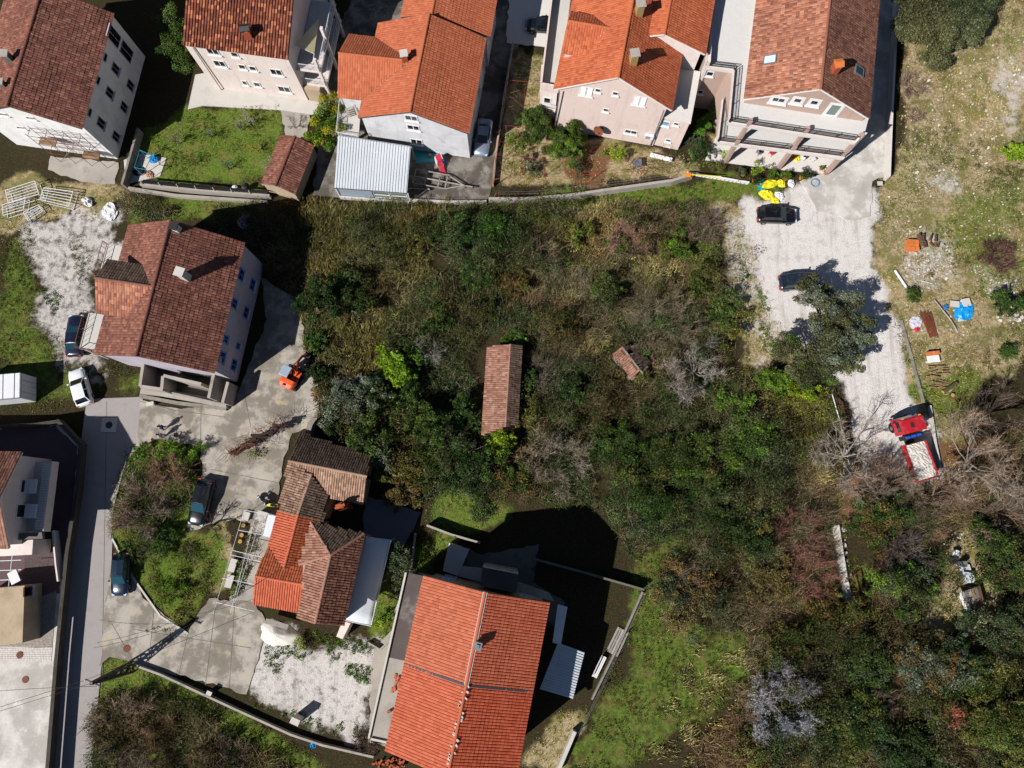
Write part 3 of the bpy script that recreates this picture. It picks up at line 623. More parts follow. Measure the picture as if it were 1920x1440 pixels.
# --- B: pink-white house with mottled tiled roof
def house_b():
    he, hr = 7.75, 9.9; a, b = U(343,85,he), U(541,112,he); x = (b-a).normalized(); n = Vector((-x.y, x.x, 0))
    h = House(); h.root = thing('house', V2((a+b)/2+n*6), 'pink-white house with tall front wall and mottled brown-orange tiled roof', 'house')
    ra, rb = a+n*6.3, b+n*6.3; ra.z = rb.z = hr; ba, bb = a+n*12.6, b+n*12.6
    s1, s2 = [a, b, rb, ra], [ba, bb, rb, ra]; h.roof = roof_slab(h.root, [s1, s2], 'trim_white', .14)
    tiles(s1, 'tile_mottled', h.roof, .3, .4, .11); tiles(s2, 'tile_mottled', h.roof, .3, .4, .11); ridge_line(ra, rb, 'tile_mixed', h.roof)
    o = .12; p = [a+x*o+n*o, b-x*o+n*o, bb-x*o-n*o, ba+x*o-n*o]; zt = he-.1
    m = MB(); vs = [V2(q) for q in p]+[V2(q)+Vector((0, 0, zt)) for q in p]+[V2(ra)+x*o+Vector((0, 0, hr-.2)), V2(rb)-x*o+Vector((0, 0, hr-.2))]
    m.add(vs, [(0,1,5,4),(1,2,6,9,5),(2,3,7,6),(3,0,4,8,7),(4,5,9,8),(6,7,8,9)]); m.build('wall', 'plaster_pinkwhite', h.root)
    wf = (V2(p[0]), V2(p[1]))
    for px, py, w, s in ((399,96,1.3,2),(440,102,.8,1),(412,119,1.3,2),(454,125,.8,1),(474,128,.8,1),(518,135,1.3,2),(459,155,.6,1),(482,158,.8,1),(533,167,1.4,2)):
        window(h, wf, px, py, w, .85 if s == 1 else 1.1, split=s)
    chimney(h, 466, 66, 8.55, .75, .75, .9, 'brick_chimney', 'metal_dark', style='hat', rz=.13)
    pipe(h.root, [U(362,89,7.6), U(415.5,168.5,.1)], .06, 'plaster_tan')
    # east side: two shaded balconies, piers and a cream awning
    e0 = V2(b)+Vector((0, 0, 0))
    for z in (2.6, 5.2):
        m = MB(); m.prism([e0+n*.6-x*.05, e0+n*.6+x*2.6, e0+n*9+x*2.6, e0+n*9-x*.05], z-.2, z); bal = m.build('balcony', 'plaster_pinkwhite', h.root)
        railing(bal, e0+n*.66+x*2.5+Vector((0,0,z)), e0+n*9+x*2.5+Vector((0,0,z)), 1.0, 'metal_white', .3); railing(bal, e0+n*.66+x*.1+Vector((0,0,z)), e0+n*.66+x*2.5+Vector((0,0,z)), 1.0, 'metal_white', .2)
    m = MB()
    for k in (.8, 4.5, 8.6): MB().box(e0+n*k+x*2.4+Vector((0,0,3.6)), (.3,.3,7.2), math.atan2(x.y, x.x)).build('pier', 'plaster_pinkwhite', h.root)
    m = MB(); m.prism([e0+n*.1+x*.1, e0+n*.1+x*1.8, e0+n*1.2+x*1.8, e0+n*1.2+x*.1], .05, 2.4); m.build('porch', 'plaster_beige', h.root)
    aw = thing('awning', V2(b+n*4+x), 'cream folding awning over the east balcony', 'awning')
    m = MB(); q = [b+n*2.0+x*.1, b+n*2.0+x*1.9, b+n*6.0+x*1.7, b+n*6.0+x*.1]; zz = (7.4, 6.3, 6.5, 7.5); m.slab([V2(p_)+Vector((0,0,z)) for p_, z in zip(q[:3], zz)], .03); m.build('cloth', 'awning', aw)
    m = MB(); m.tube(V2(q[1])+Vector((0,0,6.25)), V2(q[1])-x*.4-n*.6+Vector((0,0,5.2)), .03); m.tube(V2(q[0])+Vector((0,0,7.35)), V2(q[1])+Vector((0,0,6.25)), .03); m.build('arm', 'metal_white', aw)
    aw = thing('awning', V2(a+n*4-x), 'cream awning along the west edge of the mottled roof', 'awning')
    m = MB(); q = [a+n*3.2-x*.05, a+n*3.2-x*1.0, a+n*9-x*1.0, a+n*9-x*.05]; m.slab([V2(p_)+Vector((0,0,z)) for p_, z in zip(q, (7.3,6.9,6.9,7.3))], .04); m.build('cloth', 'awning', aw)
    m = MB(); m.tube(V2(q[1])+Vector((0,0,6.86)), V2(a)+n*2.6+Vector((0,0,6.2)), .03); m.tube(V2(q[1])+Vector((0,0,6.86)), V2(a)+n*3.2+Vector((0,0,5.8)), .03); m.build('arm', 'metal_white', aw)
house_b()

# --- C: orange-roofed house with a side wing
C = gable_house('house', 'grey-walled house with clean orange tiled roof and a westward cross wing', (672,221), (879,251), (910,71), 5.8, 8.45, 'plaster_grey', 'tile_new', ov=.25, fascia='gutter', jit=.003, amp=.028)
for px, py in ((771,221),(775,239),(781,265)): window(C, C.wf, px, py, 1.35, 1.0, split=2, fw=.1)
def c_wing():
    he, hr = 5.8, 7.95; a, b = U(633,183,he), U(654,65,he); d = (b-a).normalized(); n = Vector((d.y, -d.x, 0)); rr = (a+b)/2; rr.z = hr
    e1 = a+n*2.3; e2 = b+n*2.6; rt = rr+n*8.0
    s1 = [a, rr, rt, e1]; s2 = [b, rr, rt, e2]
    def valley(p):   # keep the part of the wing above the main slope
        return p
    o = C.sl[0]; nn = (C.RF-C.FL).cross(C.BL-C.FL).normalized()
    if nn.z < 0: nn = -nn
    def meet(p):
        k = (o-p).dot(nn)/n.dot(nn); return p+n*k
    S1 = [a, rr, meet(rr), meet(a)]; S2 = [b, rr, meet(rr), meet(b)]
    rf = roof_slab(C.root, [S1, S2], 'gutter', .15); tiles(S1, 'tile_new', rf, amp=.028, jit=.003); tiles(S2, 'tile_new', rf, amp=.028, jit=.003); ridge_line(rr, meet(rr), 'tile_new', rf)
    m = MB(); w = [a+n*.3+d*.3, b+n*.3-d*.3, b+n*4-d*.3, a+n*4+d*.3]; zt = he-.05
    m.add([V2(p) for p in w]+[V2(p)+Vector((0,0,zt)) for p in w]+[V2(rr+n*.3)+Vector((0,0,hr-.25)), V2(rr+n*4)+Vector((0,0,hr-.25))], [(0,1,5,8,4),(1,2,6,5),(2,3,7,9,6),(3,0,4,7),(4,8,9,7),(5,6,9,8)]); m.build('wall', 'plaster_grey', C.root)
    pts = [meet(a), meet(rr), meet(b)]; MB().path([p+Vector((0,0,.03)) for p in pts], .06, 5).build('valley_flashing', 'gutter', rf)
c_wing()
chimney(C, 760, 114, 7.8, .6, .6, 1.0, 'brick_chimney', 'concrete_pale', rz=.15)
def c_rear():
    he, hr = 5.8, 8.1; RB = C.RB; q = C.BR+C.fx*.35+C.fd*.4; q.z = he-.3; r = C.RB+C.fd*.4+C.fx*.1; r.z = hr-.25; l = C.BL+C.fd*.4-C.fx*.1; l.z = he-.3
    s1 = [l+C.fx*2.6+Vector((0,0,1.15)), r, r+C.fd*6, l+C.fx*2.6+Vector((0,0,1.15))+C.fd*6]; s2 = [q, r, r+C.fd*6, q+C.fd*6]
    rf = roof_slab(C.root, [s1, s2], 'gutter', .15, 'rear_roof'); tiles(s1, 'tile_new', rf, jit=.003); tiles(s2, 'tile_new', rf, jit=.003); ridge_line(r, r+C.fd*6, 'tile_new', rf)
    m = MB(); m.prism([l+C.fx*3, q-C.fx*.4, q-C.fx*.4+C.fd*5.6, l+C.fx*3+C.fd*5.6], 0, 5.1); m.build('wall', 'plaster_grey', C.root)
c_rear()
for px, py in ((906,118),(898,170)): window(C, C.wr, px, py, .9, 1.1)
# open stair and balcony at the wing's foot
def c_balcony():
    p = [(640,196),(676,204),(672,262),(634,256)]
    fl = flat(C.root, 'balcony', p, 2.5, 2.7, 'concrete_pale'); z = 2.7
    P = [U(x, y, z) for x, y in p]; railing(fl, P[0], P[3], .95, 'metal_white', .16); railing(fl, P[3], P[2], .95, 'metal_white', .16)
    m = MB()
    for x, y in p: q = U(x, y, z); MB().box((q.x, q.y, 1.25), (.22,.22,2.5)).build('post', 'concrete_pale', C.root)
    for x, y in ((645,200),(674,222)): q = U(x, y, z); MB().box((q.x, q.y, 4.1), (.2,.2,2.7)).build('post', 'concrete_pale', C.root)
    m = MB(); a, b = U(655,204,4.0), U(668,242,.2)
    for i in range(12): q = a+(b-a)*(i/11); m.box(q, (.9,.3,.06), .3)
    m.build('stair_step', 'concrete', C.root)
c_balcony()
# ribbed metal carport in front of C
def carport():
    z0, z1 = 2.5, 3.0; p = T((634,254,z1),(770,275,z1),(763,362,z0),(627,352,z0)); root = thing('carport', V2((p[0]+p[2])/2), 'carport with pale ribbed metal roof in front of the grey-walled house', 'carport')
    n = 26; sh = MB(); rf = MB(); rf.slab(p, .03); ro = rf.build('roof', 'metal_sheet', root)
    for i in range(n):
        f = (i+.5)/n; a = p[0]+(p[1]-p[0])*f; b = p[3]+(p[2]-p[3])*f; up = Vector((0,0,.035)); m = MB(); m.bar(a+up*.9, b+up*.9, .13, .05); m.build('sheet_rib', 'metal_sheet', ro)
    MB().path([p[0]+Vector((0,0,.05)), p[1]+Vector((0,0,.05))], .06).build('flashing', 'metal_grey', ro)
    MB().path([p[3]-Vector((0,0,.06)), p[2]-Vector((0,0,.06))], .07).build('gutter', 'gutter', ro)
    for q in p: MB().box((q.x*.995, q.y, q.z/2-.05), (.12,.12,q.z-.1)).build('post', 'metal_white', root)
    a, b = p[3], p[2]; d = (b-a).normalized(); m = MB(); mid = a+d*((b-a).length*.5); m.prism([V2(a)+Vector((.2,.05,0)), V2(mid)+Vector((0,.05,0)), V2(mid)+Vector((0,.12,0)), V2(a)+Vector((.2,.12,0))], .0, 2.1); m.build('front_panel', 'paint_grey', root)
    for k in range(2):
        s = mid+d*((b-a).length*(.02+.24*k)); e = s+d*((b-a).length*.22); m = MB()
        for z in (.6, 1.3, 2.1): m.bar(V2(s)+Vector((0,.1,z)), V2(e)+Vector((0,.1,z)), .06)
        for q in (s, e): m.bar(V2(q)+Vector((0,.1,.0)), V2(q)+Vector((0,.1,2.1)), .06)
        f_ = m.build('window', 'trim_white', root); g_ = MB(); g_.prism([V2(s)+Vector((0,.12,0)), V2(e)+Vector((0,.12,0)), V2(e)+Vector((0,.135,0)), V2(s)+Vector((0,.135,0))], .65, 2.05); g_.build('pane', 'glass_grey', f_)
    m = MB(); m.prism([V2(a)+Vector((.1,.0,0)), V2(b)+Vector((-.05,.0,0)), V2(b)+Vector((-.05,-.2,0)), V2(a)+Vector((.1,-.2,0))], 0, .55); m.build('plinth', 'concrete_pale', root)
carport()
# --- small tiled shed
def shed():
    he, hr = 2.1, 3.0
    h = gable_house('garden_shed', 'small shed with dark half-shaded tiled roof between lawn and yard', (490,346), (553,365), (582,270), he, hr, 'plaster_beige', 'tile_old', ov=.15, fascia='concrete', cat='shed')
shed()

# --- D: pink house with two satellite-dish front
D = gable_house('house', 'pale pink house with bright orange roof, closed white shutters and a satellite dish', (1039,168), (1260,208), (1285,30), 8.1, 12.0, 'plaster_pink', 'tile_orange', ov=.45, side_ov=.5, fascia='trim_white', jit=.003)
for px, py in ((1099,171),(1199,189)): shut_window(D, D.wf, px, py, 1.35, 1.5)
for px, py in ((1121,169),(1154,175),(1136,206),(1128,239)): window(D, D.wf, px, py, .6, .6, fw=.07)
window(D, D.wf, 1183, 247, 1.4, .75, split=2)
chimney(D, 1185, 121, 11.0, .7, .7, 1.6, 'brick_yellow', 'concrete', rz=.15); chimney(D, 1196, 30, 11.2, .7, .7, 1.6, 'brick_yellow', 'concrete', rz=.15)
pipe(D.root, [U(1049,172,7.9), on_wall(1039.5,247,D.wf[0]-Vector((0,.08,0)),D.wf[1]-Vector((0,.08,0)))], .06, 'metal_grey')
pipe(D.root, [U(1245,207,7.8), on_wall(1217,279,D.wf[0]-Vector((0,.08,0)),D.wf[1]-Vector((0,.08,0)))], .06, 'metal_grey')
def d_extras():
    # dormer on the west slope
    o = D.FL; nn = (D.RF-D.FL).cross(D.BL-D.FL).normalized(); nn = nn if nn.z > 0 else -nn; w = D.fx
    r0 = on_plane(1143,53,o,nn); zr = r0.z
    a = U(1064,42,zr); a = r0-w*((r0-a).dot(w)); he = zr-1.15
    s_a = a-D.fd*2.6; n_a = a+D.fd*1.9; s_a.z = zr-1.5; n_a.z = zr-1.15
    def meet(p): return p+w*((o-p).dot(nn)/w.dot(nn))
    S1 = [s_a, a, r0, meet(s_a)]; S2 = [n_a, a, r0, meet(n_a)]
    rf = roof_slab(D.root, [S1, S2], 'trim_white', .14, 'dormer_roof'); tiles(S1, 'tile_orange', rf); tiles(S2, 'tile_orange', rf); ridge_line(a, r0, 'tile_orange', rf)
    m = MB(); m.prism([s_a+w*.25+D.fd*.25, n_a+w*.25-D.fd*.25, n_a+w*3-D.fd*.25, s_a+w*3+D.fd*.25], 7, zr-1.55); m.build('dormer_wall', 'plaster_pink', D.root)
    # second gable to the east
    he2, hr2 = 9.3, 11.2; FR = U(1319,122,he2); RF = U(1246,65,hr2); dx = V2(FR-RF); dx = D.fx*dx.dot(D.fx); FR = V2(RF)+dx; FR.z = he2; FL = V2(RF)-dx*.8; FL.z = he2+.2*(hr2-he2)
    k = D.fd*9; S1 = [FL, RF, RF+k, FL+k]; S2 = [FR, RF, RF+k, FR+k]
    rf = roof_slab(D.root, [S1, S2], 'trim_white', .16, 'side_roof'); tiles(S1, 'tile_orange', rf, jit=.003); tiles(S2, 'tile_orange', rf, jit=.003); ridge_line(RF, RF+k, 'tile_orange', rf)
    m = MB(); e = D.fd*.45; a_, b_ = FL+D.fx*.4+e, FR-D.fx*.4+e
    vs = [V2(a_), V2(b_), V2(b_)+Vector((0,0,he2-.05)), V2(RF+e)+Vector((0,0,hr2-.2)), V2(a_)+Vector((0,0,FL.z-.1))]; vs += [v+D.fd*8.4 for v in vs]
    m.add(vs, [(0,1,2,3,4),(9,8,7,6,5),(1,6,7,2),(2,7,8,3),(3,8,9,4),(4,9,5,0)]); m.build('side_wall', 'plaster_pinkwhite', D.root)
    # lower east annex with flat white roof
    z = 5.9; p = [(1236,216),(1294,229),(1312,136),(1262,128)]
    an = flat(D.root, 'annex', p, 0, z-.15, 'plaster_pink', zref=z); m = MB(); q = [U(x, y, z) for x, y in p]; cen = sum(q, Vector((0,0,0)))/4; m.prism([cen+(v-cen)*1.05 for v in q], z-.148, z); m.build('annex_roof', 'concrete_white', D.root)
    wf = (V2(q[0]), V2(q[1])); window(D, wf, 1246, 231, 1.1, .9, pane='glass_sky'); 
    for px, py in ((1268,232),(1253,263)): window(D, wf, px, py, .6, .55, fw=.07)
    window(D, wf, 1250, 277, .7, .4, fw=.07)
    # west balcony, two levels
    for z, p in ((5.4, [(1014,166),(1047,172),(1075,-40),(1042,-60)]),):
        b = flat(D.root, 'balcony', p, z-.25, z, 'concrete_pale'); P = [U(x, y, z) for x, y in p]; m = MB(); up = Vector((0,0,1))
        for s, e_ in ((P[0], P[3]), (P[0], P[1])):
            d = V2(e_-s).normalized(); nrm = Vector((-d.y, d.x, 0))*.09; m.prism([V2(s)+nrm, V2(e_)+nrm, V2(e_)-nrm, V2(s)-nrm], z+.003, z+1.0)
        m.build('parapet', 'plaster_pink', b)
        m = MB(); m.prism([V2(P[0])+Vector((.1,.1,0)), V2(P[1])+Vector((-.1,.1,0)), V2(P[1])+Vector((-.1,3,0)), V2(P[0])+Vector((.1,3,0))], 0, z-.26); bb = m.build('balcony_base', 'plaster_pinkwhite', D.root)
        window(D, (V2(P[0])+Vector((.1,.1,0)), V2(P[1])+Vector((-.1,.1,0))), 1026, 188, .8, 1.1, fw=.08)
        railing(b, V2(P[0])+Vector((.1,-.1,2.0)), V2(P[1])+Vector((-.1,-.1,2.0)), .8, 'metal_white', .2)
d_extras()
def dish():
    A_, B_ = D.wf; p = on_wall(1124,236,A_,B_); d = (B_-A_).normalized(); n = Vector((d.y,-d.x,0)); c0 = p+n*.75+Vector((0,0,.25)); root = thing('satellite_dish', p, 'rusty satellite dish on the pale pink house front', 'satellite dish')
    ax = (n*1.0+Vector((-.55,0,.45))).normalized(); q = ax.to_track_quat('Z','Y'); m = MB(); vs = []; N = 20; rs = [(0.02,-.13),(.25,-.10),(.45,-.04),(.6,.03)]
    for r, z in rs:
        for i in range(N): an = 2*math.pi*i/N; vs.append(c0+q @ Vector((r*math.cos(an), r*math.sin(an)*.9, z)))
    m.add(vs, [(j*N+i, j*N+(i+1)%N, (j+1)*N+(i+1)%N, (j+1)*N+i) for j in range(3) for i in range(N)]); m.build('reflector', 'metal_rust', root, smooth=True)
    m = MB(); m.tube(p, c0-ax*.12, .03); m.tube(c0+q @ Vector((0,-.55,.0)), c0+ax*.55, .02); m.box(c0+ax*.58, (.12,.12,.12)); m.build('arm', 'metal_grey', root)
    for px, py in ((1218,253),):
        r2 = thing('air_conditioner', on_wall(px,py,A_,B_), 'white air conditioner box low on the pale pink wall', 'air conditioner'); P_ = on_wall(px,py,A_,B_); m = MB(); M3 = Matrix((d,n,Vector((0,0,1)))).transposed(); m.box(P_+n*.19, (.95,.34,.65), M=M3); m.build('case', 'metal_white', r2, bevel=.02)
        m = MB()
        for i in range(7): m.box(P_+n*.37+d*-.15+Vector((0,0,-.24+i*.08)), (.5,.02,.03), M=M3)
        m.build('grille', 'metal_grey', r2)
dish()

# --- E: terraced house upper right
E_ = gable_house('house', 'terraced house with long weathered roof, skylights and two levels of railed balconies', (1395,187), (1629,223), (1660,-60), 8.6, 12.1, 'plaster_tan', 'tile_mixed', ov=.3, side_ov=.25, z0=0.0, fascia='trim_white', tm2='tile_brown')
def e_extras():
    h = E_; t1, t2 = 4.1, 7.6; up = Vector((0,0,1))
    P2 = [(1365,232),(1604,269),(1619,258),(1640,180),(1700,-60),(1318,-60),(1322,128),(1374,134)]
    P1 = [(1344,268),(1582,298),(1598,286),(1640,180),(1375,150),(1356,166)]
    s1 = flat(h.root, 'lower_terrace', P1, t1-.3, t1, 'terrace_tile'); s2 = flat(h.root, 'upper_terrace', P2[:4]+[(1640,100),(1340,60),(1322,128),(1374,134)], t2-.3, t2, 'terrace_tile')
    s3 = flat(h.root, 'roof_terrace', [(1324,126),(1420,128),(1440,-60),(1338,-60)], t2-.25, t2+.004, 'terrace_tile')
    def curb(parent, a, b, z, hh=.28, th=.22, inset=.12):
        a, b = U(*a, z), U(*b, z); d = V2(b-a).normalized(); n = Vector((-d.y, d.x, 0)); a2 = V2(a)+n*inset; b2 = V2(b)+n*inset
        m = MB(); m.prism([a2+n*th/2, b2+n*th/2, b2-n*th/2, a2-n*th/2], z+.004, z+hh); m.build('parapet', 'plaster_pinkwhite', parent); return a2+up*(z+hh), b2+up*(z+hh)
    def rail(parent, a, b, z, skip=None):
        p, q = curb(parent, a, b, z); railing(parent, p, q, .75, 'metal_dark', .11, rails=(1.0,.55,.1), bar=.02, post=2.2)
    rail(s2, (1365,232), (1604,269), t2); rail(s2, (1374,134), (1365,232), t2); rail(s2, (1322,128), (1374,134), t2)
    rail(s1, (1344,268), (1582,298), t1); rail(s1, (1356,166), (1344,268), t1)
    p, q = U(1604,269,t2), U(1619,258,t2); m = MB(); m.prism([V2(p), V2(q), V2(q)+Vector((-.2,.1,0)), V2(p)+Vector((-.2,.1,0))], t2+.004, t2+.9); m.build('parapet', 'plaster_pinkwhite', s2)
    # west parapet against the pink house
    m = MB(); a, b = U(1322,128,t2), U(1336,-60,t2); m.prism([V2(a), V2(b), V2(b)+Vector((.28,0,0)), V2(a)+Vector((.28,0,0))], 0, t2+1.1); m.build('party_wall', 'plaster_pinkwhite', h.root)
    # piers
    m = MB()
    for px, py in ((1402,237),(1508,252),(1608,264)):
        m = MB(); q = U(px, py, t2); m.box((q.x, q.y+.15, (t1+t2)/2-.01), (.38,.38,t2-t1-.32)); m.box((q.x, q.y+.15, t2+.52), (.40,.40,1.0)); m.build('pier', 'plaster_tan', h.root)
    for px, py in ((1380,273),(1485,285),(1578,296)):
        m = MB(); q = U(px, py, t1); m.box((q.x, q.y+.2, t1/2-.2), (.42,.42,t1-.32)); m.box((q.x, q.y+.2, t1+.5), (.40,.40,.95)); m.build('pier', 'plaster_tan', h.root)
    # body of the lower floors, set back behind the terraces
    a, b = h.wf; m = MB(); m.prism([a-h.fx*.6+h.fd*.02, b+h.fx*.1+h.fd*.02, b+h.fx*.1+h.fd*12, a-h.fx*2.2+h.fd*12, a-h.fx*2.2+h.fd*4], 0, t2-.31); m.build('lower_wall', 'plaster_tan', h.root)
    m = MB(); q = [U(1322,128,t2), U(1374,134,t2)]; m.prism([V2(q[0])+Vector((.1,.2,0)), V2(q[1])+Vector((-.1,.2,0)), V2(q[1])+Vector((-.1,7,0)), V2(q[0])+Vector((.1,7,0))], 0, t2-.3); m.build('west_wall', 'plaster_tan', h.root)
    ww = (V2(q[0])+Vector((.1,.2,0)), V2(q[1])+Vector((-.1,.2,0))); window(h, ww, 1331,138,.8,.8); window(h, ww, 1313,172,.7,.7)
    # gable windows (broad white surrounds) and terrace door
    for px, py, w, s in ((1460,187,1.3,2),(1496,188,.8,1),(1527,192,.8,1)): window(h, h.wf, px, py, w, .75, split=s, fw=.08, surround=.22)
    window(h, h.wf, 1563, 206, 1.2, 2.0, pane='glass_grey', sill=False, fw=.14, surround=.16, name='door')
    wl = (V2(a)-h.fx*.6+h.fd*.02, V2(b)+h.fx*.1+h.fd*.02)
    chimney(h, 1560, 137, 11.1, .6, .8, 1.3, 'brick_chimney', 'clay_brick', style='hat', rz=.15)
    for px, py, base, mat in ((1444,113,h.sl,'glass_roof'),(1609,134,h.sr,'glass_dark')):
        n = (base[1]-base[0]).cross(base[2]-base[0]).normalized(); n = n if n.z > 0 else -n; p = on_plane(px,py,base[0],n); d = Vector((n.x,n.y,-(n.x**2+n.y**2)/n.z)).normalized(); hh = d.cross(n); M3 = Matrix((hh,d,n)).transposed()
        m = MB()
        for s in (-1,1): m.box(p+d*(s*.58)+n*.12, (1.0,.1,.2), M=M3); m.box(p+hh*(s*.45)+n*.12, (.1,1.06,.2), M=M3)
        o = m.build('skylight', 'metal_grey', h.roof); m = MB(); m.box(p+n*.17, (.82,1.08,.03), M=M3); m.build('pane', mat, o)
e_extras()

# --- F: red-brown roofed house left of the thicket
F = gable_house('house', 'house with weathered red-brown roof, blue window shutters and unfinished concrete annex', (177,665), (402,700), (458,454), 6.2, 9.7, 'plaster_lilac', 'tile_old', ov=.25, side_ov=.12, fascia='wood_brown')
for px, py, w in ((452,515,1.2),(473,534,1.2),(439,569,1.0),(461,586,1.2),(423,636,.8),(446,649,.7),(416,670,1.2),(438,684,1.2)): window(F, F.wr, px, py, w, 1.2 if w > .9 else .9, frame='shutter_blue', split=2, fw=.12)
chimney(F, 350, 520, 8.5, .7, .7, 1.4, 'concrete_pale', 'concrete_pale', rz=-.3); chimney(F, 335, 432, 9.1, .6, .6, .9, 'concrete_pale', 'metal_dark', rz=-.3)
def f_extras():
    h = F; up = Vector((0,0,1)); o = h.FL; nn = (h.RF-h.FL).cross(h.BL-h.FL).normalized(); nn = nn if nn.z > 0 else -nn; w = h.fx
    # west dormer
    r0 = on_plane(284,537,o,nn); zr = r0.z; a = U(179,520,zr); a = r0-w*((r0-a).dot(w))
    def meet(p): return p+w*((o-p).dot(nn)/w.dot(nn))
    sa = a-h.fd*3.0; na = a+h.fd*2.2; sa.z = zr-1.5; na.z = zr-1.1
    S1, S2 = [sa, a, r0, meet(sa)], [na, a, r0, meet(na)]
    rf = roof_slab(h.root, [S1, S2], 'concrete', .14, 'dormer_roof'); tiles(S1, 'tile_mixed', rf); tiles(S2, 'tile_moss', rf); ridge_line(a, r0, 'tile_brown', rf)
    m = MB(); m.prism([sa+w*.3+h.fd*.3, na+w*.3-h.fd*.3, na+w*4-h.fd*.3, sa+w*4+h.fd*.3], 0, zr-1.6); m.build('dormer_wall', 'plaster_beige', h.root)
    # west balconies with rusty railing
    for s, p in ((0, [(202,478),(236,421),(222,408)]),):
        pass
    for (s0, s1) in ((.5, 4.3), (7.7, 11.6)):
        a0 = V2(h.FL)+h.fd*s0+h.fx*.1; m = MB(); z = 5.0; m.prism([a0, a0-h.fx*2.5, a0-h.fx*2.5+h.fd*(s1-s0), a0+h.fd*(s1-s0)], z-.2, z); b = m.build('balcony', 'concrete_pale', h.root)
        railing(b, a0-h.fx*2.45+up*z, a0-h.fx*2.45+h.fd*(s1-s0)+up*z, .95, 'metal_rust', .5); railing(b, a0-h.fx*2.4+up*z, a0+up*z, .95, 'metal_rust', .5)
        for ff in (.05, .95): MB().box(a0-h.fx*2.3+h.fd*(s1-s0)*ff+up*(z/2-.1), (.25,.25,z-.2), math.atan2(h.fx.y, h.fx.x)).build('balcony_post', 'concrete_pale', h.root)
    # unfinished concrete annex in front: walls of different height, open to the sky
    z = 3.2; root = h.root
    def w_(a, b, z0, z1, th=.3, mat='concrete', name='annex_wall'):
        a, b = V2(U(*a, z1)), V2(U(*b, z1)); d = (b-a).normalized(); n = Vector((-d.y,d.x,0))*th/2; m = MB(); m.prism([a+n,b+n,b-n,a-n], z0, z1); m.build(name, mat, root)
    w_((268,682),(262,724),0,3.0); w_((263,724),(305,730),0,2.98); w_((305,705),(303,728),0,3.1); w_((306,704),(377,720),0,3.12); w_((400,702),(391,746),0,3.3); w_((304,731),(391,747),0,.9,.25); w_((427,716),(417,755),0,2.6)
    m = MB(); m.prism([U(x,y,.16) for x,y in ((272,690),(398,705),(418,752),(266,733))], 0, .16); m.build('annex_floor', 'concrete_dark', root)
    m = MB(); a, b = V2(U(325,690,2.0)), V2(U(398,700,2.0)); n = Vector((.02,-.3,0))
    for i in range(9): f0 = i/9; q = a+(b-a)*f0; m.box((q.x+.3,q.y+.2,1.0+i*.17), (.42,1.2,.16), .05)
    m.build('stair_step', 'concrete_dark', root)
    m = MB()
    for i in range(7):
        p_, q_ = U(282+random.uniform(-8,14),728+i*1.2,1.3), U(408+random.uniform(-30,18),758-i*.8,1.1); m.bar(p_, q_, .12, .05)
    pl = thing('plank_stack', V2(U(345,745,1.2)), 'long pale boards lying along the front of the unfinished annex', 'boards')
    for i in range(6):
        p_, q_ = U(278+i*7,727+i*1.4,1.0+.05*i), U(395+i*5,752+i*1.2,1.0+.05*i); b = MB(); b.bar(p_, q_, .13, .045); b.build('board', 'wood_grey', pl)
    m = MB(); m.prism([U(x,y,.9) for x,y in ((262,738),(300,742),(424,764),(424,757),(300,732),(264,728))], 0, .9); m.build('annex_plinth', 'concrete', root)
f_extras()
wall_thing([(261,742),(330,755),(424,766)], .5, .35, 'stone_wall', 'low weathered concrete wall below the unfinished annex')

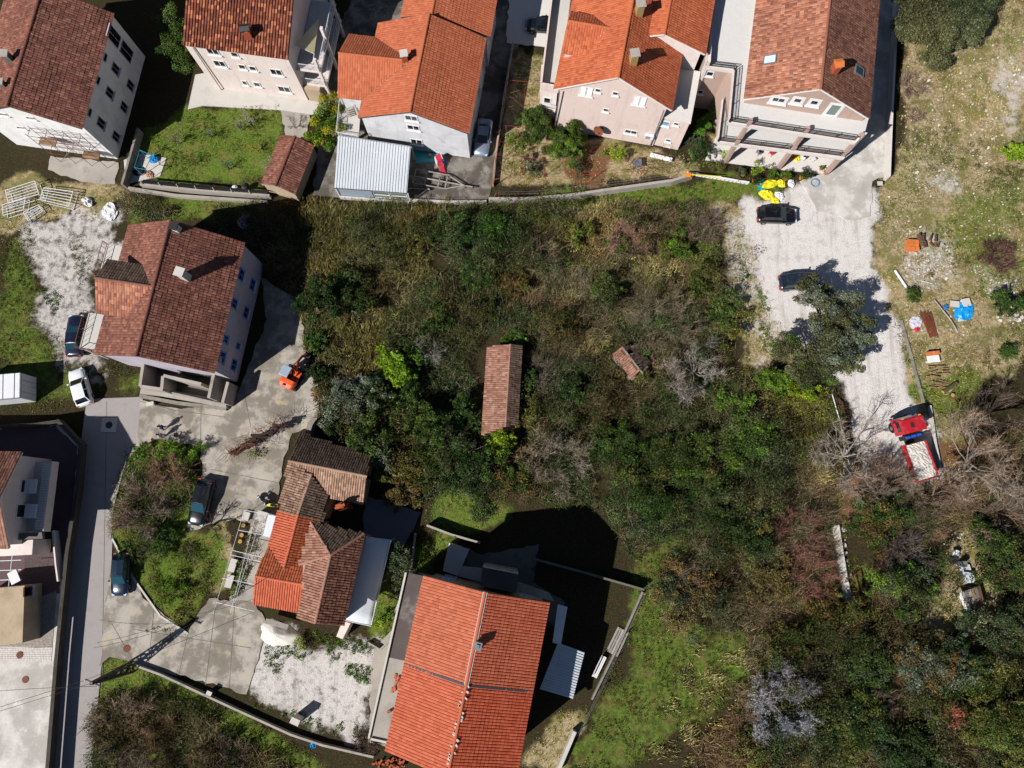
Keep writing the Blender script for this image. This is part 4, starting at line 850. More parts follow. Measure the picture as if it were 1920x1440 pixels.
# --- G: low cluster of old tiled roofs
def house_g():
    root = thing('house', V2(U(590,1020,0)), 'low house cluster of grey, orange and brown tiled roofs beside the wire pergola', 'house')
    he = 2.9
    S = [([(541,864,4.4),(688,893,4.4),(697,856,3.0),(562,812,3.0)], 'tile_moss'),
         ([(541,864,4.4),(688,893,4.4),(680,945,3.0),(620,930,3.0),(584,889,4.05)], 'tile_grey'),
         ([(541,866,4.35),(584,889,4.2),(558,966,4.2),(522,958,3.1)], 'tile_grey'),
         ([(584,889,4.2),(558,966,4.2),(606,976,3.0),(612,928,3.0)], 'tile_moss')]
    P = []; tl = []
    for poly, mt in S:
        a, b, d = [U(*p) for p in poly[:3]]; n = (b-a).cross(d-a).normalized(); n = n if n.z > 0 else -n
        pts = [a, b, d]+[on_plane(p[0], p[1], a, n) for p in poly[3:]]; P.append(pts); tl.append(mt)
    S2 = [([(559,965,4.2),(532,1067,4.2),(505,1020,3.1),(522,958,3.1)], 'tile_salmon'), ([(559,965,4.2),(532,1067,4.2),(575,1050,3.0),(600,975,3.0)], 'tile_orange'),
          ([(479,1080,4.0),(573,1097,4.0),(590,1040,2.9),(505,1019,2.9)], 'tile_orange'), ([(479,1080,4.0),(573,1097,4.0),(561,1148,2.9),(474,1129,2.9)], 'tile_salmon')]
    for poly, mt in S2:
        a, b, d = [U(*p) for p in poly[:3]]; n = (b-a).cross(d-a).normalized(); n = n if n.z > 0 else -n
        pts = [a, b, d]+[on_plane(p[0], p[1], a, n) for p in poly[3:]]; P.append(pts); tl.append(mt)
    S3 = [([(620,1041,7.0),(591,1169,7.0),(642,1172,5.5),(682,1003,5.5)], 'tile_brown'), ([(620,1041,7.0),(591,1169,7.0),(560,1160,6.0),(575,1058,6.0)], 'tile_ruin'),
          ([(620,1041,7.0),(583,979,6.3),(682,1001,5.5)], 'tile_moss'), ([(620,1041,7.0),(583,979,6.3),(561,1058,5.9)], 'tile_ruin')]
    for poly, mt in S3:
        a, b, d = [U(*p) for p in poly[:3]]; n = (b-a).cross(d-a).normalized(); n = n if n.z > 0 else -n
        pts = [a, b, d]+[on_plane(p[0], p[1], a, n) for p in poly[3:]]; P.append(pts); tl.append(mt)
    rf = roof_slab(root, P, 'wood_brown', .12)
    for p, mt in zip(P, tl): tiles(p, mt, rf, .24, .36, .07, .01 if mt in ('tile_grey','tile_moss','tile_brown') else .004)
    for a, b, mt in (((541,864,4.4),(688,893,4.4),'tile_grey'),((584,889,4.2),(558,966,4.2),'tile_grey'),((559,965,4.2),(532,1067,4.2),'tile_salmon'),((479,1080,4.0),(573,1097,4.0),'tile_salmon'),((620,1041,7.0),(591,1169,7.0),'tile_ruin'),((583,979,6.3),(620,1041,7.0),'tile_ruin'),((620,1041,7.0),(682,1001,5.5),'tile_ruin'),((561,1058,5.95),(620,1041,7.0),'tile_ruin')):
        ridge_line(U(*a), U(*b), mt, rf)
    m = MB()
    for poly, z in (([(545,870),(686,897),(677,940),(622,928),(605,972),(528,955)], 2.8), ([(562,818),(692,856),(686,890),(545,862)], 2.7), ([(524,962),(604,978),(575,1094),(482,1078),(508,1022)], 2.7), ([(482,1082),(572,1098),(560,1143),(478,1126)], 2.6), ([(585,985),(678,1005),(640,1166),(564,1156),(566,1060)], 5.4)):
        m.prism([U(x,y,z) for x,y in poly], 0, z-.3-.02*len(m.f)/10)
    m.build('wall', 'plaster_beige', root)
    p = U(643,950,2.9); 
    ck = MB(); ck.box((p.x,p.y,2.2), (.7,.6,4.4), .4); co = ck.build('chimney', 'brick_chimney', root); cc = MB(); cc.box((p.x,p.y,4.52), (.5,.4,.22), .4); cc.box((p.x+.1,p.y,4.7), (1.0,.25,.08), .4); cc.build('chimney_cap', 'tile_orange', co)
    m = MB(); m.prism([U(x,y,2.5) for x,y in ((640,1166),(655,1170),(640,1200),(628,1195))], 0, 2.0); m.build('porch', 'plaster_pinkwhite', root)
    # white tarpaulin awning on the east side
    aw = thing('awning', V2(U(690,1090,0)), 'white tarpaulin awning along the east side of the brown roof', 'awning')
    N = 8; vs = []; fs = []
    c0, c1, c2, c3 = U(683,1005,3.3), U(733,1012,2.7), U(696,1172,2.7), U(641,1160,3.3)
    for j in range(N+1):
        for i in range(7):
            u, v = i/6, j/N; p_ = (c0*(1-u)+c1*u)*(1-v)+(c3*(1-u)+c2*u)*v; p_.z += .28*math.sin(math.pi*min(1,u*1.05))*.8+.04*math.cos(v*14); vs.append(p_)
    fs = [(j*7+i, j*7+i+1, (j+1)*7+i+1, (j+1)*7+i) for j in range(N) for i in range(6)]
    m = MB(); m.add(vs, fs); ob = m.build('cloth', 'tarp_white', aw, smooth=True); sm = ob.modifiers.new('thick','SOLIDIFY'); sm.thickness = .02
    m = MB()
    for px, py in ((733,1012),(715,1092),(696,1172)): q = U(px,py,2.7); m.tube((q.x,q.y,0),(q.x,q.y,2.68),.04)
    m.tube(U(733,1012,2.72), U(696,1172,2.72), .05); m.tube(U(641,1162,3.25), U(696,1174,2.75), .04); m.build('frame', 'metal_white', aw)
house_g()

# --- H: large red-roofed house, lower centre
H = gable_house('house', 'large house with fresh red-orange ribbed tile roof and white ridge mortar', (723,1408), (967,1462), (1050,1133), 8.0, 11.0, 'plaster_beige', 'tile_salmon', ov=.35, fascia='gutter', amp=.045, jit=.003, secs=[(0, .475, 'tile_salmon', 'tile_red'), (.475, 1, 'tile_salmon_b', 'tile_salmon')])
def h_extras():
    h = H; up = Vector((0,0,1)); fr = (V2(U(775,1248,8.0))-V2(h.FL)).dot(h.fd)
    # parting strip between the two roof sections
    for base, lbl in ((h.sl,0),(h.sr,1)):
        a = base[0]+h.fd*fr; b = base[1]+h.fd*fr; n = (base[1]-base[0]).cross(base[2]-base[0]).normalized(); n = n if n.z > 0 else -n; m = MB(); m.bar(a+n*.07, b+n*.07, .2, .08, up=n); m.build('flashing', 'gutter', h.roof)
    m = MB(); q = h.RF+(h.RB-h.RF)*.0
    for i in range(26):
        s = i/26*fr; p = h.RF+h.fd*(s+random.uniform(0,.3)); m = MB(); m.box(p+h.fx*random.choice((-.2,.2))+up*.09, (random.uniform(.1,.2),random.uniform(.1,.26),.06), random.random()); m.build('ridge_mortar', 'concrete_pale', h.roof)
    m = MB()
    for s in (-1,1): MB().bar(h.RF+h.fd*fr+h.fx*s*.17+up*.03, h.RB+h.fx*s*.17+up*.03, .045, .05).build('ridge_mortar', 'concrete_white', h.roof)
    chimney(h, 897, 1207, 10.25, .55, .55, 1.2, 'plaster_grey', 'metal_grey', style='box', rz=-.3)
    # west roof terrace strip, lower than the eave
    z = 5.6; a = V2(h.FL); L = (V2(h.BL)-a).length; W = 1.95
    m = MB(); m.prism([a+h.fx*.3, a-h.fx*W, a-h.fx*W+h.fd*L*.98, a+h.fx*.3+h.fd*L*.98], z-.25, z); b = m.build('roof_terrace', 'slab_dark', h.root)
    m = MB(); m.prism([a+h.fx*.28+h.fd*.05, a-h.fx*(W-.12)+h.fd*.05, a-h.fx*(W-.12)+h.fd*L*.47, a+h.fx*.28+h.fd*L*.47], z+.002, z+.02); m.build('screed', 'concrete', b)
    m = MB(); nn = h.fx*.09
    for s, e, n in ((a-h.fx*W, a-h.fx*W+h.fd*L*.98, h.fx*.09), (a-h.fx*W+h.fx*.19, a+h.fx*.3, h.fd*.09)): m.prism([s+n,e+n,e-n,s-n], z+.003, z+.22-(.004 if n == h.fd*.09 else 0))
    m.build('parapet', 'concrete_pale', b)
    m = MB(); m.prism([a-h.fx*(W-.2)+h.fd*.1, a+h.fx*.3+h.fd*.1, a+h.fx*.3+h.fd*(L*.96), a-h.fx*(W-.2)+h.fd*(L*.96)], 0, z-.26); m.build('terrace_wall', 'plaster_beige', h.root)
    # north stair tower, slabs
    for p, z_, mt in (([(905,1062),(972,1075),(968,1112),(900,1098)], 6.6, 'slab_dark'), ([(830,1070),(842,1018),(880,1030),(858,1080)], 1.2, 'concrete_pale'), ([(858,1080),(905,1092),(1040,1128),(1030,1112),(900,1065),(866,1062)], 5.8, 'concrete')):
        flat(h.root, 'rear_slab', p, z_-.25 if z_ > 2 else 0, z_, mt)
    m = MB(); P = [U(x,y,6.6) for x,y in ((905,1062),(972,1075),(968,1112),(900,1098))]; m.prism(P, 0, 6.34); m.build('stair_tower', 'plaster_beige', h.root)
    m = MB()
    for k in range(3): m.bar(P[0]+up*(.15+.14*k), P[1]+up*(.15+.14*k), .06, .05)
    m.build('tower_railing', 'metal_white', h.root)
    # east ribbed canopy
    z0, z1 = 3.0, 3.6; p = [U(1046,1205,z1), U(1096,1223,z0), U(1074,1310,z0), U(1012,1292,z1)]; m = MB(); m.slab(p, .03); cn = m.build('canopy', 'metal_sheet', h.root)
    for i in range(18):
        f_ = (i+.5)/18; m = MB(); m.bar(p[0]+(p[3]-p[0])*f_+up*.03, p[1]+(p[2]-p[1])*f_+up*.03, .14, .05); m.build('sheet_rib', 'metal_sheet', cn)
    m = MB(); m.slab([U(1046,1133,5.6), U(1064,1138,5.3), U(1052,1208,5.3), U(1036,1205,5.6)], .03); m.build('canopy', 'metal_sheet', h.root)
    for q in (p[1], p[2]): MB().tube((q.x,q.y,0),(q.x,q.y,q.z-.03),.05).build('post', 'metal_grey', h.root)
h_extras()
def h_windows():
    for (A_, B_), fr in ((H.wr, (.15, .4, .65, .88)), (H.wf, (.2, .5, .8)), (H.wb, (.15, .85))):
        for z in (1.6, 4.2, 6.7):
            for f in fr:
                if z > 6 and (A_, B_) == H.wr and f > .9: continue
                window(H, (A_, B_), 0, 0, 1.1, 1.2, split=2, at=Vector((A_.x+(B_.x-A_.x)*f, A_.y+(B_.y-A_.y)*f, z)))
h_windows()

# --- I: house on the raised terrace, lower left
TZ = 0.9
def terrace():
    o = sheet('terrace', [(-60,800),(60,797),(108,790),(148,832),(142,920),(123,1040),(103,1240),(87,1440),(81,1520),(-60,1520)], TZ, 'drive_concrete', 2.3, 'raised concrete yard behind the retaining wall')
    w = wall_thing([(-60,800),(60,797),(108,790),(150,834),(143,920),(124,1040),(104,1240),(88,1440),(82,1520)], .75, .35, 'stone_dark', 'long dark stone retaining wall between the lane and the raised yard', 'retaining_wall', z=TZ-.01)
terrace()
def paver_patch(poly, z, mat, label, n=8, m_=8):
    """setts laid in rows, every piece proud of the joint"""
    P = [U(x,y,z) for x,y in poly]; a, b, d, e = P; root = MB().prism([V2(p) for p in P], z-.1, z-.012).build('paving', 'concrete_dark', kind='structure', label=label); ms = MB()
    for i in range(n):
        for j in range(m_):
            q = []
            for u, v in ((i+.06,j+.06),(i+.94,j+.06),(i+.94,j+.94),(i+.06,j+.94)):
                u/=n; v/=m_; q.append((a*(1-u)+b*u)*(1-v)+(e*(1-u)+d*u)*v)
            ms.prism(q, z-.03, z+random.uniform(-.004,.008))
    o = ms.build('sett', mat, root); o['kind'] = 'stuff'
paver_patch([(-10,1150),(106,1108),(98,1215),(-10,1212)], TZ+.03, 'paver', 'tan setts in front of the raised house', 44, 34)
paver_patch([(-10,1216),(98,1214),(96,1240),(-10,1238)], TZ+.034, 'paver_white', 'band of white paving blocks across the raised yard', 36, 6)
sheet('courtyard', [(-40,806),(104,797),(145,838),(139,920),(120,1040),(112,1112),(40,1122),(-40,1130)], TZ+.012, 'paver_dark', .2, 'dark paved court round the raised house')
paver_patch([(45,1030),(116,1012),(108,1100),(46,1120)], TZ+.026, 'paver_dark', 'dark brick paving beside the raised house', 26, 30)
def house_i():
    he, hr = 6.05, 8.3
    h = gable_house('house', 'pink house with brown tiled gable and white shuttered windows on the raised yard', (18,1028), (42,848), (-200,800), he, hr, 'plaster_pinkwhite', 'tile_ruin', ov=.35, side_ov=.3, z0=TZ, fascia='trim_white', tm2='tile_brown')
    for px, py in ((60,912),(52,958)):
        p = on_wall(px-12, py, *h.wf); window(h, h.wf, 0, 0, 1.3, 1.5, pane='glass_dark', at=p, fw=.08)
    A_, B_ = h.wf; d = (B_-A_).normalized(); n = Vector((d.y,-d.x,0)); up = Vector((0,0,1))
    for py in (912,958):
        p = on_wall(46, py, *h.wf); q = MB(); M3 = Matrix((d,n,up)).transposed()
        for k in range(5): q.box(p+n*.75+d*0+up*(.35-.0)+n*(k*.24-.4), (1.35,.2,.035), M=M3 @ Matrix.Rotation(-.25,3,'X'))
        q.build('awning_shutter', 'trim_white', h.root)
    # balcony with white slats
    z = TZ+2.5; a = A_+d*1.2; m = MB(); L = (B_-A_).length-1.6; m.prism([a, a+n*2.2, a+n*2.2+d*L, a+d*L], z-.22, z); b = m.build('balcony', 'plaster_pinkwhite', h.root)
    for i in range(26):
        q = MB(); q.box(a+n*1.75+d*(.3+(L-.6)*i/25)+up*(z+.95), (.13,.75,.04), M=Matrix((d,n,up)).transposed()); q.build('slat', 'trim_white', b)
    m = MB(); m.prism([a+n*2.0, a+n*2.2, a+n*2.2+d*L, a+n*2.0+d*L], z+.002, z+.9); m.build('parapet', 'plaster_pinkwhite', b)
    # lower southern annex with beam
    zt = TZ+2.7; flat(h.root, 'annex', [(-40,1106),(46,1098),(42,1205),(-40,1215)], TZ-.05, zt, 'plaster_beige')
    flat(h.root, 'beam', [(-40,1003),(78,998),(80,1010),(-40,1016)], zt+.5, zt+.9, 'concrete_dark')
    flat(h.root, 'annex', [(-40,1018),(62,1012),(60,1040),(-40,1045)], TZ-.05, zt+.2, 'plaster_pinkwhite')
    root = h.root; m = MB()
    for k in range(3): m.tube(U(-10,1052+k*18,zt+.1), U(40,1050+k*18,zt+.1), .04)
    m.tube(U(24,1035,zt+.1), U(16,1100,zt+.1), .04); m.build('pergola_bar', 'metal_white', root)
    p = U(26,1082,zt+.2); m = MB(); m.box(p, (.9,1.2,.05), .5); m.build('panel', 'trim_white', root)
    wf = (V2(U(46,1098,zt)), V2(U(42,1205,zt))); wf = (wf[1], wf[0]); p = on_wall(34,1112,*wf)
    window(h, wf, 34,1112,.9,1.2, at=Vector((p.x,p.y,TZ+2.2)), frame='wood_brown')
    # gate pier and low yard wall
    w = wall_thing([(98,995),(104,1060),(108,1090)], 1.0, .15, 'plaster_pinkwhite', 'low pink wall dividing the raised yard', z=TZ)
house_i()

# --- ruins in the thicket
def barn():
    h = House(); root = thing('ruined_barn', V2(U(945,735,0)), 'long ruined barn with pale old tile roof sunk in the thicket', 'barn'); he, hr = 1.9, 2.8
    S1 = [U(957,646,hr), U(948,800,hr)]; a, b = S1; d = (b-a).normalized(); w = Vector((d.y,-d.x,0)); w = w if w.x < 0 else -w
    l0, l1 = U(914,650,he), U(904,816,he); b = V2(b); b.z = hr; l1 = V2(l1); l1.z = he; wd = (V2(l0)-V2(a)).length
    L = [a, b, l1, l0]; n = (b-a).cross(l1-a).normalized(); n = n if n.z > 0 else -n; L[3] = on_plane(914,650,a,n)
    e0 = V2(a)-(V2(l0)-V2(a))*.5; e1 = V2(b)-(V2(l1)-V2(b))*.5; e0.z = e1.z = hr-(hr-he)*.5; Rr = [a, b, e1, e0]; n2 = (b-a).cross(e1-a).normalized(); n2 = n2 if n2.z > 0 else -n2
    Rr[3] = e0-n2*((e0-a).dot(n2))
    rf = roof_slab(root, [L, Rr], 'wood_brown', .1); tiles(L, 'tile_ruin', rf, .22, .34, .06, .012); rnd = RNG.random(4000)
    tiles(Rr, 'tile_moss', rf, .22, .34, .07, .02, keep=lambda u, v: vnoise(u, v, .9, 2)+.25*vnoise(u, v, .3, 3) > .42); ridge_line(a, b, 'tile_ruin', rf, .1)
    m = MB(); i = .25; q = [V2(L[3]), V2(L[2]), V2(Rr[2]), V2(Rr[3])]; cen = sum(q, Vector((0,0,0)))/4; q = [cen+(p-cen)*.93 for p in q]; m.prism(q, 0, he-.25); m.build('wall', 'stone_wall', root)
    # collapsed hut
    root = thing('collapsed_hut', V2(U(1180,690,0)), 'collapsed hut with broken tile roof among bare brush', 'hut'); he, hr = 1.3, 2.0
    a, b = U(1166,650,hr), U(1200,694,hr); c0, c1 = U(1150,665,he), U(1186,710,he); n = (b-a).cross(c0-a).normalized(); n = n if n.z > 0 else -n
    L = [a, b, on_plane(1186,711,a,n), c0]; rf = roof_slab(root, [[a, b, L[2], c0]], 'wood_brown', .08)
    tiles(L, 'tile_ruin', rf, .22, .34, .06, .03, keep=lambda u, v: vnoise(u+9, v, .7, 4) > .4)
    e0, e1 = U(1190,646,he), U(1222,682,he); n2 = (b-a).cross(e0-a).normalized(); n2 = n2 if n2.z > 0 else -n2; Rr = [a, b, on_plane(1222,684,a,n2), e0]
    tiles(Rr, 'tile_moss', rf, .22, .34, .06, .03, keep=lambda u, v: vnoise(u, v+5, .9, 1) > .45)
    m = MB(); m.bar(a, b+(b-a)*.15, .14, .14)
    for f_ in (.1,.35,.6,.85): m.bar(a+(b-a)*f_, e0+(Rr[2]-e0)*f_, .09); m.bar(a+(b-a)*f_-Vector((0,0,.12)), c0+(L[2]-c0)*f_-Vector((0,0,.12)), .09)
    m.build('rafter', 'wood_grey', root)
    m = MB(); q = [V2(c0), V2(L[2]), V2(Rr[2]), V2(e0)]; cen = sum(q, Vector((0,0,0)))/4
    for i in range(4): p_, q_ = cen+(q[i]-cen)*.9, cen+(q[(i+1)%4]-cen)*.9; m.bar(p_+Vector((0,0,.35)), q_+Vector((0,0,.35)), .35, .9)
    m.build('wall', 'stone_wall', root)
barn()
# ------------------------------------------------------------------ vegetation
def lin(h): return np.array(c(h)[:3])
def rdir(n, up=0.0):
    v = RNG.normal(size=(n, 3)); v[:, 2] += up; return v/np.linalg.norm(v, axis=1, keepdims=True)
class Cloud:
    """collects leaf / twig / blade quads as numpy blocks -> one mesh"""
    def __init__(s): s.V = []; s.C = []; s.T = []
    def quads(s, q, col, t=None):
        s.V.append(q.reshape(-1, 3).astype(np.float32)); s.C.append(np.broadcast_to(col, (len(q), 3))); s.T.append(RNG.random(len(q)) if t is None else t)
    def leaves(s, cen, rad, n, size, cols, flat=.35, shell=.55, low=-.25):
        """cen (k,3), rad (k,3): n leaves in each ellipsoid"""
        cen = np.atleast_2d(cen); rad = np.atleast_2d(rad); k = len(cen); N = k*n
        d = rdir(N, .25); d[:, 2] = np.maximum(d[:, 2], low+RNG.random(N)*.2)
        rr = shell+(1-shell)*RNG.random(N)**.6; rr *= 1+.16*RNG.normal(size=N)
        p = np.repeat(cen, n, 0)+d*rr[:, None]*np.repeat(rad, n, 0)
        nr = d*.55+rdir(N)*.75+np.array([0, 0, flat]); nr /= np.linalg.norm(nr, axis=1, keepdims=True)
        a = np.cross(nr, rdir(N)); a /= np.linalg.norm(a, axis=1, keepdims=True)+1e-9; b = np.cross(nr, a)
        sz = size*(.6+.8*RNG.random(N))[:, None]
        q = np.stack([p-a*sz, p+a*sz*.7+b*sz*.62, p+a*sz*.7-b*sz*.62], 1)
        ci = RNG.integers(0, len(cols), N) if len(cols) > 1 else np.zeros(N, int); base = np.stack([lin(x) for x in cols])
        clump = np.repeat(.6+.65*RNG.random(k), n)[:, None]*np.array([1., 1., 1.])+0*np.repeat(RNG.random((k, 1)), n, 0)
        s.quads(q, base[ci]*clump*(.8+.4*RNG.random((N, 1))))
    def twigs(s, p0, d, L, w, cols):
        """p0 (N,3) start, d (N,3) unit dir, L (N,), strips seen from above"""
        N = len(p0); b = np.cross(d, np.array([0, 0, 1.])+rdir(N)*.4); b /= np.linalg.norm(b, axis=1, keepdims=True)+1e-9
        w = np.broadcast_to(w, (N,))[:, None]; p1 = p0+d*L[:, None]
        q = np.stack([p0-b*w*1.25, p0+b*w*1.25, p1], 1)
        base = np.stack([lin(x) for x in cols]); s.quads(q, base[RNG.integers(0, len(cols), N)]*(.55+.85*RNG.random((N, 1))))
    def build(s, name, parent=None):
        V = np.concatenate(s.V); n = len(V)//3; q = V[::3]; f = (.55+.5*vnoise(q[:, 0], q[:, 1], 3.4, 4)+.4*vnoise(q[:, 0], q[:, 1], 1.1, 6))[:, None]; w = (vnoise(q[:, 0], q[:, 1], 5.0, 0)-.5)[:, None]*np.array([.35, .0, -.1]); return np_mesh(name, V, np.arange(n*3).reshape(n, 3), 'foliage', parent, np.concatenate(s.T), np.concatenate(s.C)*f*(1+w))
def world_px(px, py, z=0.0): return np.array(U(px, py, z))
def sample(poly, step, jitter=.8):
    """jittered grid of ground points inside picture polygons"""
    polys = poly if isinstance(poly[0][0], (tuple, list)) else [poly]; out = []
    for p in polys:
        w = np.array([U(x, y)[:2] for x, y in p]); lo = w.min(0); hi = w.max(0)
        X, Y = np.meshgrid(np.arange(lo[0], hi[0], step), np.arange(lo[1], hi[1], step)); X = X.ravel()+RNG.uniform(-.5, .5, X.size)*step*jitter*1.3; Y = Y.ravel()+RNG.uniform(-.5, .5, Y.size)*step*jitter*1.3
        k = inpoly(X, Y, [tuple(v) for v in w]); out.append(np.stack([X[k], Y[k]], -1))
    return np.concatenate(out)
BARE = [[(1370,375),(1430,378),(1645,345),(1640,470),(1690,600),(1702,680),(1730,770),(1765,885),(1620,880),(1588,790),(1565,715),(1500,665),(1440,600),(1392,450)]]
# --- undergrowth: the wild thicket, one mass per kind of growth
THICKET = [[(505,385),(620,386),(760,384),(920,384),(1050,378),(1290,385),(1325,400),(1345,470),(1340,530),(1375,600),(1375,690),(1450,705),(1560,740),(1585,860),(1480,885),(1440,960),(1340,970),(1285,1030),(1240,1000),(1185,1045),(1168,1000),(1120,950),(1000,940),(880,920),(800,925),(770,870),(720,860),(600,795),(600,740),(582,690),(560,560),(500,515),(490,430)],
    [(1345,985),(1440,965),(1480,890),(1575,880),(1575,1000),(1600,1140),(1680,1150),(1740,1190),(1880,1190),(1990,1120),(1990,1520),(1240,1520),(1340,1350),(1400,1270),(1425,1170),(1330,1180),(1255,1130),(1265,1070)],
    [(1590,900),(1760,905),(1920,790),(1990,780),(1990,1120),(1860,1100),(1800,980),(1740,1010),(1730,1150),(1640,1130),(1600,1000)],
    [(262,850),(372,850),(370,900),(340,960),(310,1030),(250,1050),(215,1000),(222,910)], [(290,1040),(395,1000),(385,1110),(340,1165),(280,1110)],
    [(178,1300),(240,1300),(330,1300),(400,1350),(470,1400),(560,1450),(560,1520),(165,1520)], [(1245,1150),(1430,1160),(1400,1270),(1350,1340),(1240,1450),(1190,1400),(1270,1290)], [(240,380),(330,395),(300,415),(245,410)], [(400,395),(500,385),(500,470),(430,430)]]
ANCH = {'reed': [(660,420),(700,450),(640,640),(680,640),(700,720),(650,700),(600,420),(760,430),(780,500),(560,450),(620,480),(690,600)],
 'bramble': [(290,1030),(360,1060),(240,900),(340,860),(300,1340),(420,1390),(200,1420),(640,700),(760,620),(820,680),(860,760),(780,760),(1000,620),(1080,700),(1140,800),(1060,900),(1180,620),(1260,760),(850,450),(900,420),(950,450),(870,500),(800,560),(900,560),(930,620),(1000,820),(870,870),(1225,900),(1390,830),(1450,800),(1340,900),(1180,870),(1270,960),(1420,880),(1360,760)],
 'brush': [(1000,470),(1050,520),(1000,560),(1180,450),(1240,430),(1220,600),(1280,560),(1150,560),(1100,600),(1060,640),(1020,680),(1330,420),(960,680),(1500,960),(1480,1040),(1530,1080),(1650,1000),(1700,1000),(1290,1100),(1450,1180),(1560,1220),(1640,1290),(1450,1440),(1380,1400),(1850,880),(1900,930),(1760,960),(1800,900),(280,1360),(330,1390),(240,1400),(1230,640),(1290,520)],
 'straw': [(1300,1250),(1330,1330),(1090,480),(1080,560),(1070,620),(1130,420),(1095,640),(1200,500),(1250,500),(740,540),(820,600),(1600,950),(1780,1160)],
 'yellowgreen': [(330,1060),(350,1100),(300,1090),(250,1000),(280,850),(1290,450),(1330,470),(1310,510),(1130,560),(1580,1330),(1850,1320),(1900,1250),(1550,1150),(1560,1430),(1880,1400),(1420,960),(1480,760),(1010,395),(1040,400)],
 'dark': [(1020,760),(1060,780),(1140,760),(1200,790),(1100,800),(980,880),(1390,1000),(1700,1100),(1880,1080),(1600,1200),(1620,1240),(1750,1200),(1850,1180),(1650,1400),(1780,1380),(1330,1130),(700,880),(200,1330),(400,1400),(500,430),(540,500)]}
def undergrowth():
    P = sample(THICKET, .74); px, py = PX(P[:, 0], P[:, 1], 0.0)
    blocked = np.zeros(len(P), bool)
    for b in ([(890,630),(1000,630),(985,830),(895,830)], [(1150,645),(1225,645),(1225,720),(1150,720)], [(530,800),(700,830),(690,960),(520,960)], [(1590,880),(1680,1000),(1600,1130),(1555,1000)], [(1780,1000),(1850,1000),(1860,1160),(1780,1150)], BARE[0]): blocked |= inpoly(px, py, b)
    blocked |= inpoly(px, py, [(1245,1150),(1430,1160),(1400,1270),(1350,1340),(1240,1450),(1190,1400),(1270,1290)]) & (RNG.random(len(P)) > .13+.5*vnoise(P[:, 0], P[:, 1], 3, 2)**2); blocked |= inpoly(px, py, [(290,1040),(395,1000),(385,1110),(340,1165),(280,1110)]) & (RNG.random(len(P)) > .5); blocked |= vnoise(P[:, 0], P[:, 1], 1.5, 6)+.5*vnoise(P[:, 0], P[:, 1], 4, 7) < .42; P = P[~blocked]; px = px[~blocked]; py = py[~blocked]; N = len(P)
    best = np.full(N, 1e9); kind = np.zeros(N, int); names = list(ANCH)
    for i, nme in enumerate(names):
        for ax, ay in ANCH[nme]:
            d = np.hypot(px-ax, py-ay)*(.5+1.0*RNG.random(N)); m = d < best; best[m] = d[m]; kind[m] = i
    sw = (kind == 2) & (RNG.random(N) < .25); kind[sw] = RNG.choice([1, 1, 5], sw.sum()); far = best > 120; kind[far] = RNG.choice([1, 2, 5], far.sum())
    hs = .28+2.0*vnoise(P[:, 0], P[:, 1], 2.6, 0)**1.7*(.45+.9*vnoise(P[:, 0], P[:, 1], 9, 3))
    for i, nme in enumerate(names):
        k = kind == i; p = P[k]; n = len(p); h = hs[k]; cl = Cloud(); cen = np.stack([p[:, 0], p[:, 1], h*.35], -1)
        if nme in ('bramble', 'yellowgreen', 'dark'):
            cols = {'bramble': ['33461f', '40542a', '2a3b1b', '4f5830', '3a4c2a'], 'yellowgreen': ['5c6a26', '6e7a30', '4a5a20', '7d8038'], 'dark': ['3a3a20', '4a4526', '2d331c', '56502f', '38421f']}[nme]
            rad = np.stack([.55+.5*RNG.random(n), .55+.5*RNG.random(n), h*.75], -1); cl.leaves(cen, rad, 165, .072, cols); tw = 14; p0 = np.repeat(cen, tw, 0)+RNG.normal(0, .35, (n*tw, 3))*np.array([1, 1, .3])+np.array([0, 0, .15]); d = rdir(n*tw, .5); d[:, 2] = np.abs(d[:, 2]); cl.twigs(p0, d, (.5+.7*RNG.random(n*tw))*np.repeat(.6+h*.6, tw), .014, ['6e5f4c', '84745f', '5c4d3a', '766a48'])
        if nme in ('brush', 'dark', 'straw'):
            m = {'brush': 70, 'dark': 22, 'straw': 14}[nme]; p0 = np.repeat(cen, m, 0)+RNG.normal(0, .32, (n*m, 3))*np.array([1, 1, .3]); d = rdir(n*m, .55); d[:, 2] = np.abs(d[:, 2])
            cl.twigs(p0, d, (.45+.8*RNG.random(n*m))*np.repeat(.6+h*.6, m), .019, ['6b5c44', '7d6c52', '584a34', '877a60', '6f6040'])
        if nme == 'brush': cl.leaves(cen*np.array([1,1,.7]), np.stack([np.full(n,.8), np.full(n,.8), h*.5], -1), 45, .065, ['5a4a30', '4d4a26', '6b5638', '40431f'])
        if nme in ('reed', 'straw'):
            m = 60; p0 = np.repeat(np.stack([p[:, 0], p[:, 1], 0*h], -1), m, 0)+RNG.normal(0, .38, (n*m, 3))*np.array([1, 1, 0]); lean = np.repeat(rdir(n)*np.array([.5, .5, 0]), m, 0)
            d = RNG.normal(0, .34, (n*m, 3))+lean+np.array([.12, .25, 1.]); d /= np.linalg.norm(d, axis=1, keepdims=True)
            L = (.8 if nme == 'reed' else .45)*(.6+.9*RNG.random(n*m))*np.repeat(.7+h*.5, m)
            cl.twigs(p0, d, L, .03, ['6e6338', '83754a', '5a562d', '4d4c26', '91835a', '655732'] if nme == 'reed' else ['a0945e', '8a8048', 'b0a46c', '74703a'])
            if nme == 'reed': cl.leaves(np.stack([p[:, 0], p[:, 1], h*.3], -1), np.stack([np.full(n,.6), np.full(n,.6), h*.6], -1), 40, .07, ['54561f', '6b6630', '414a1c'])
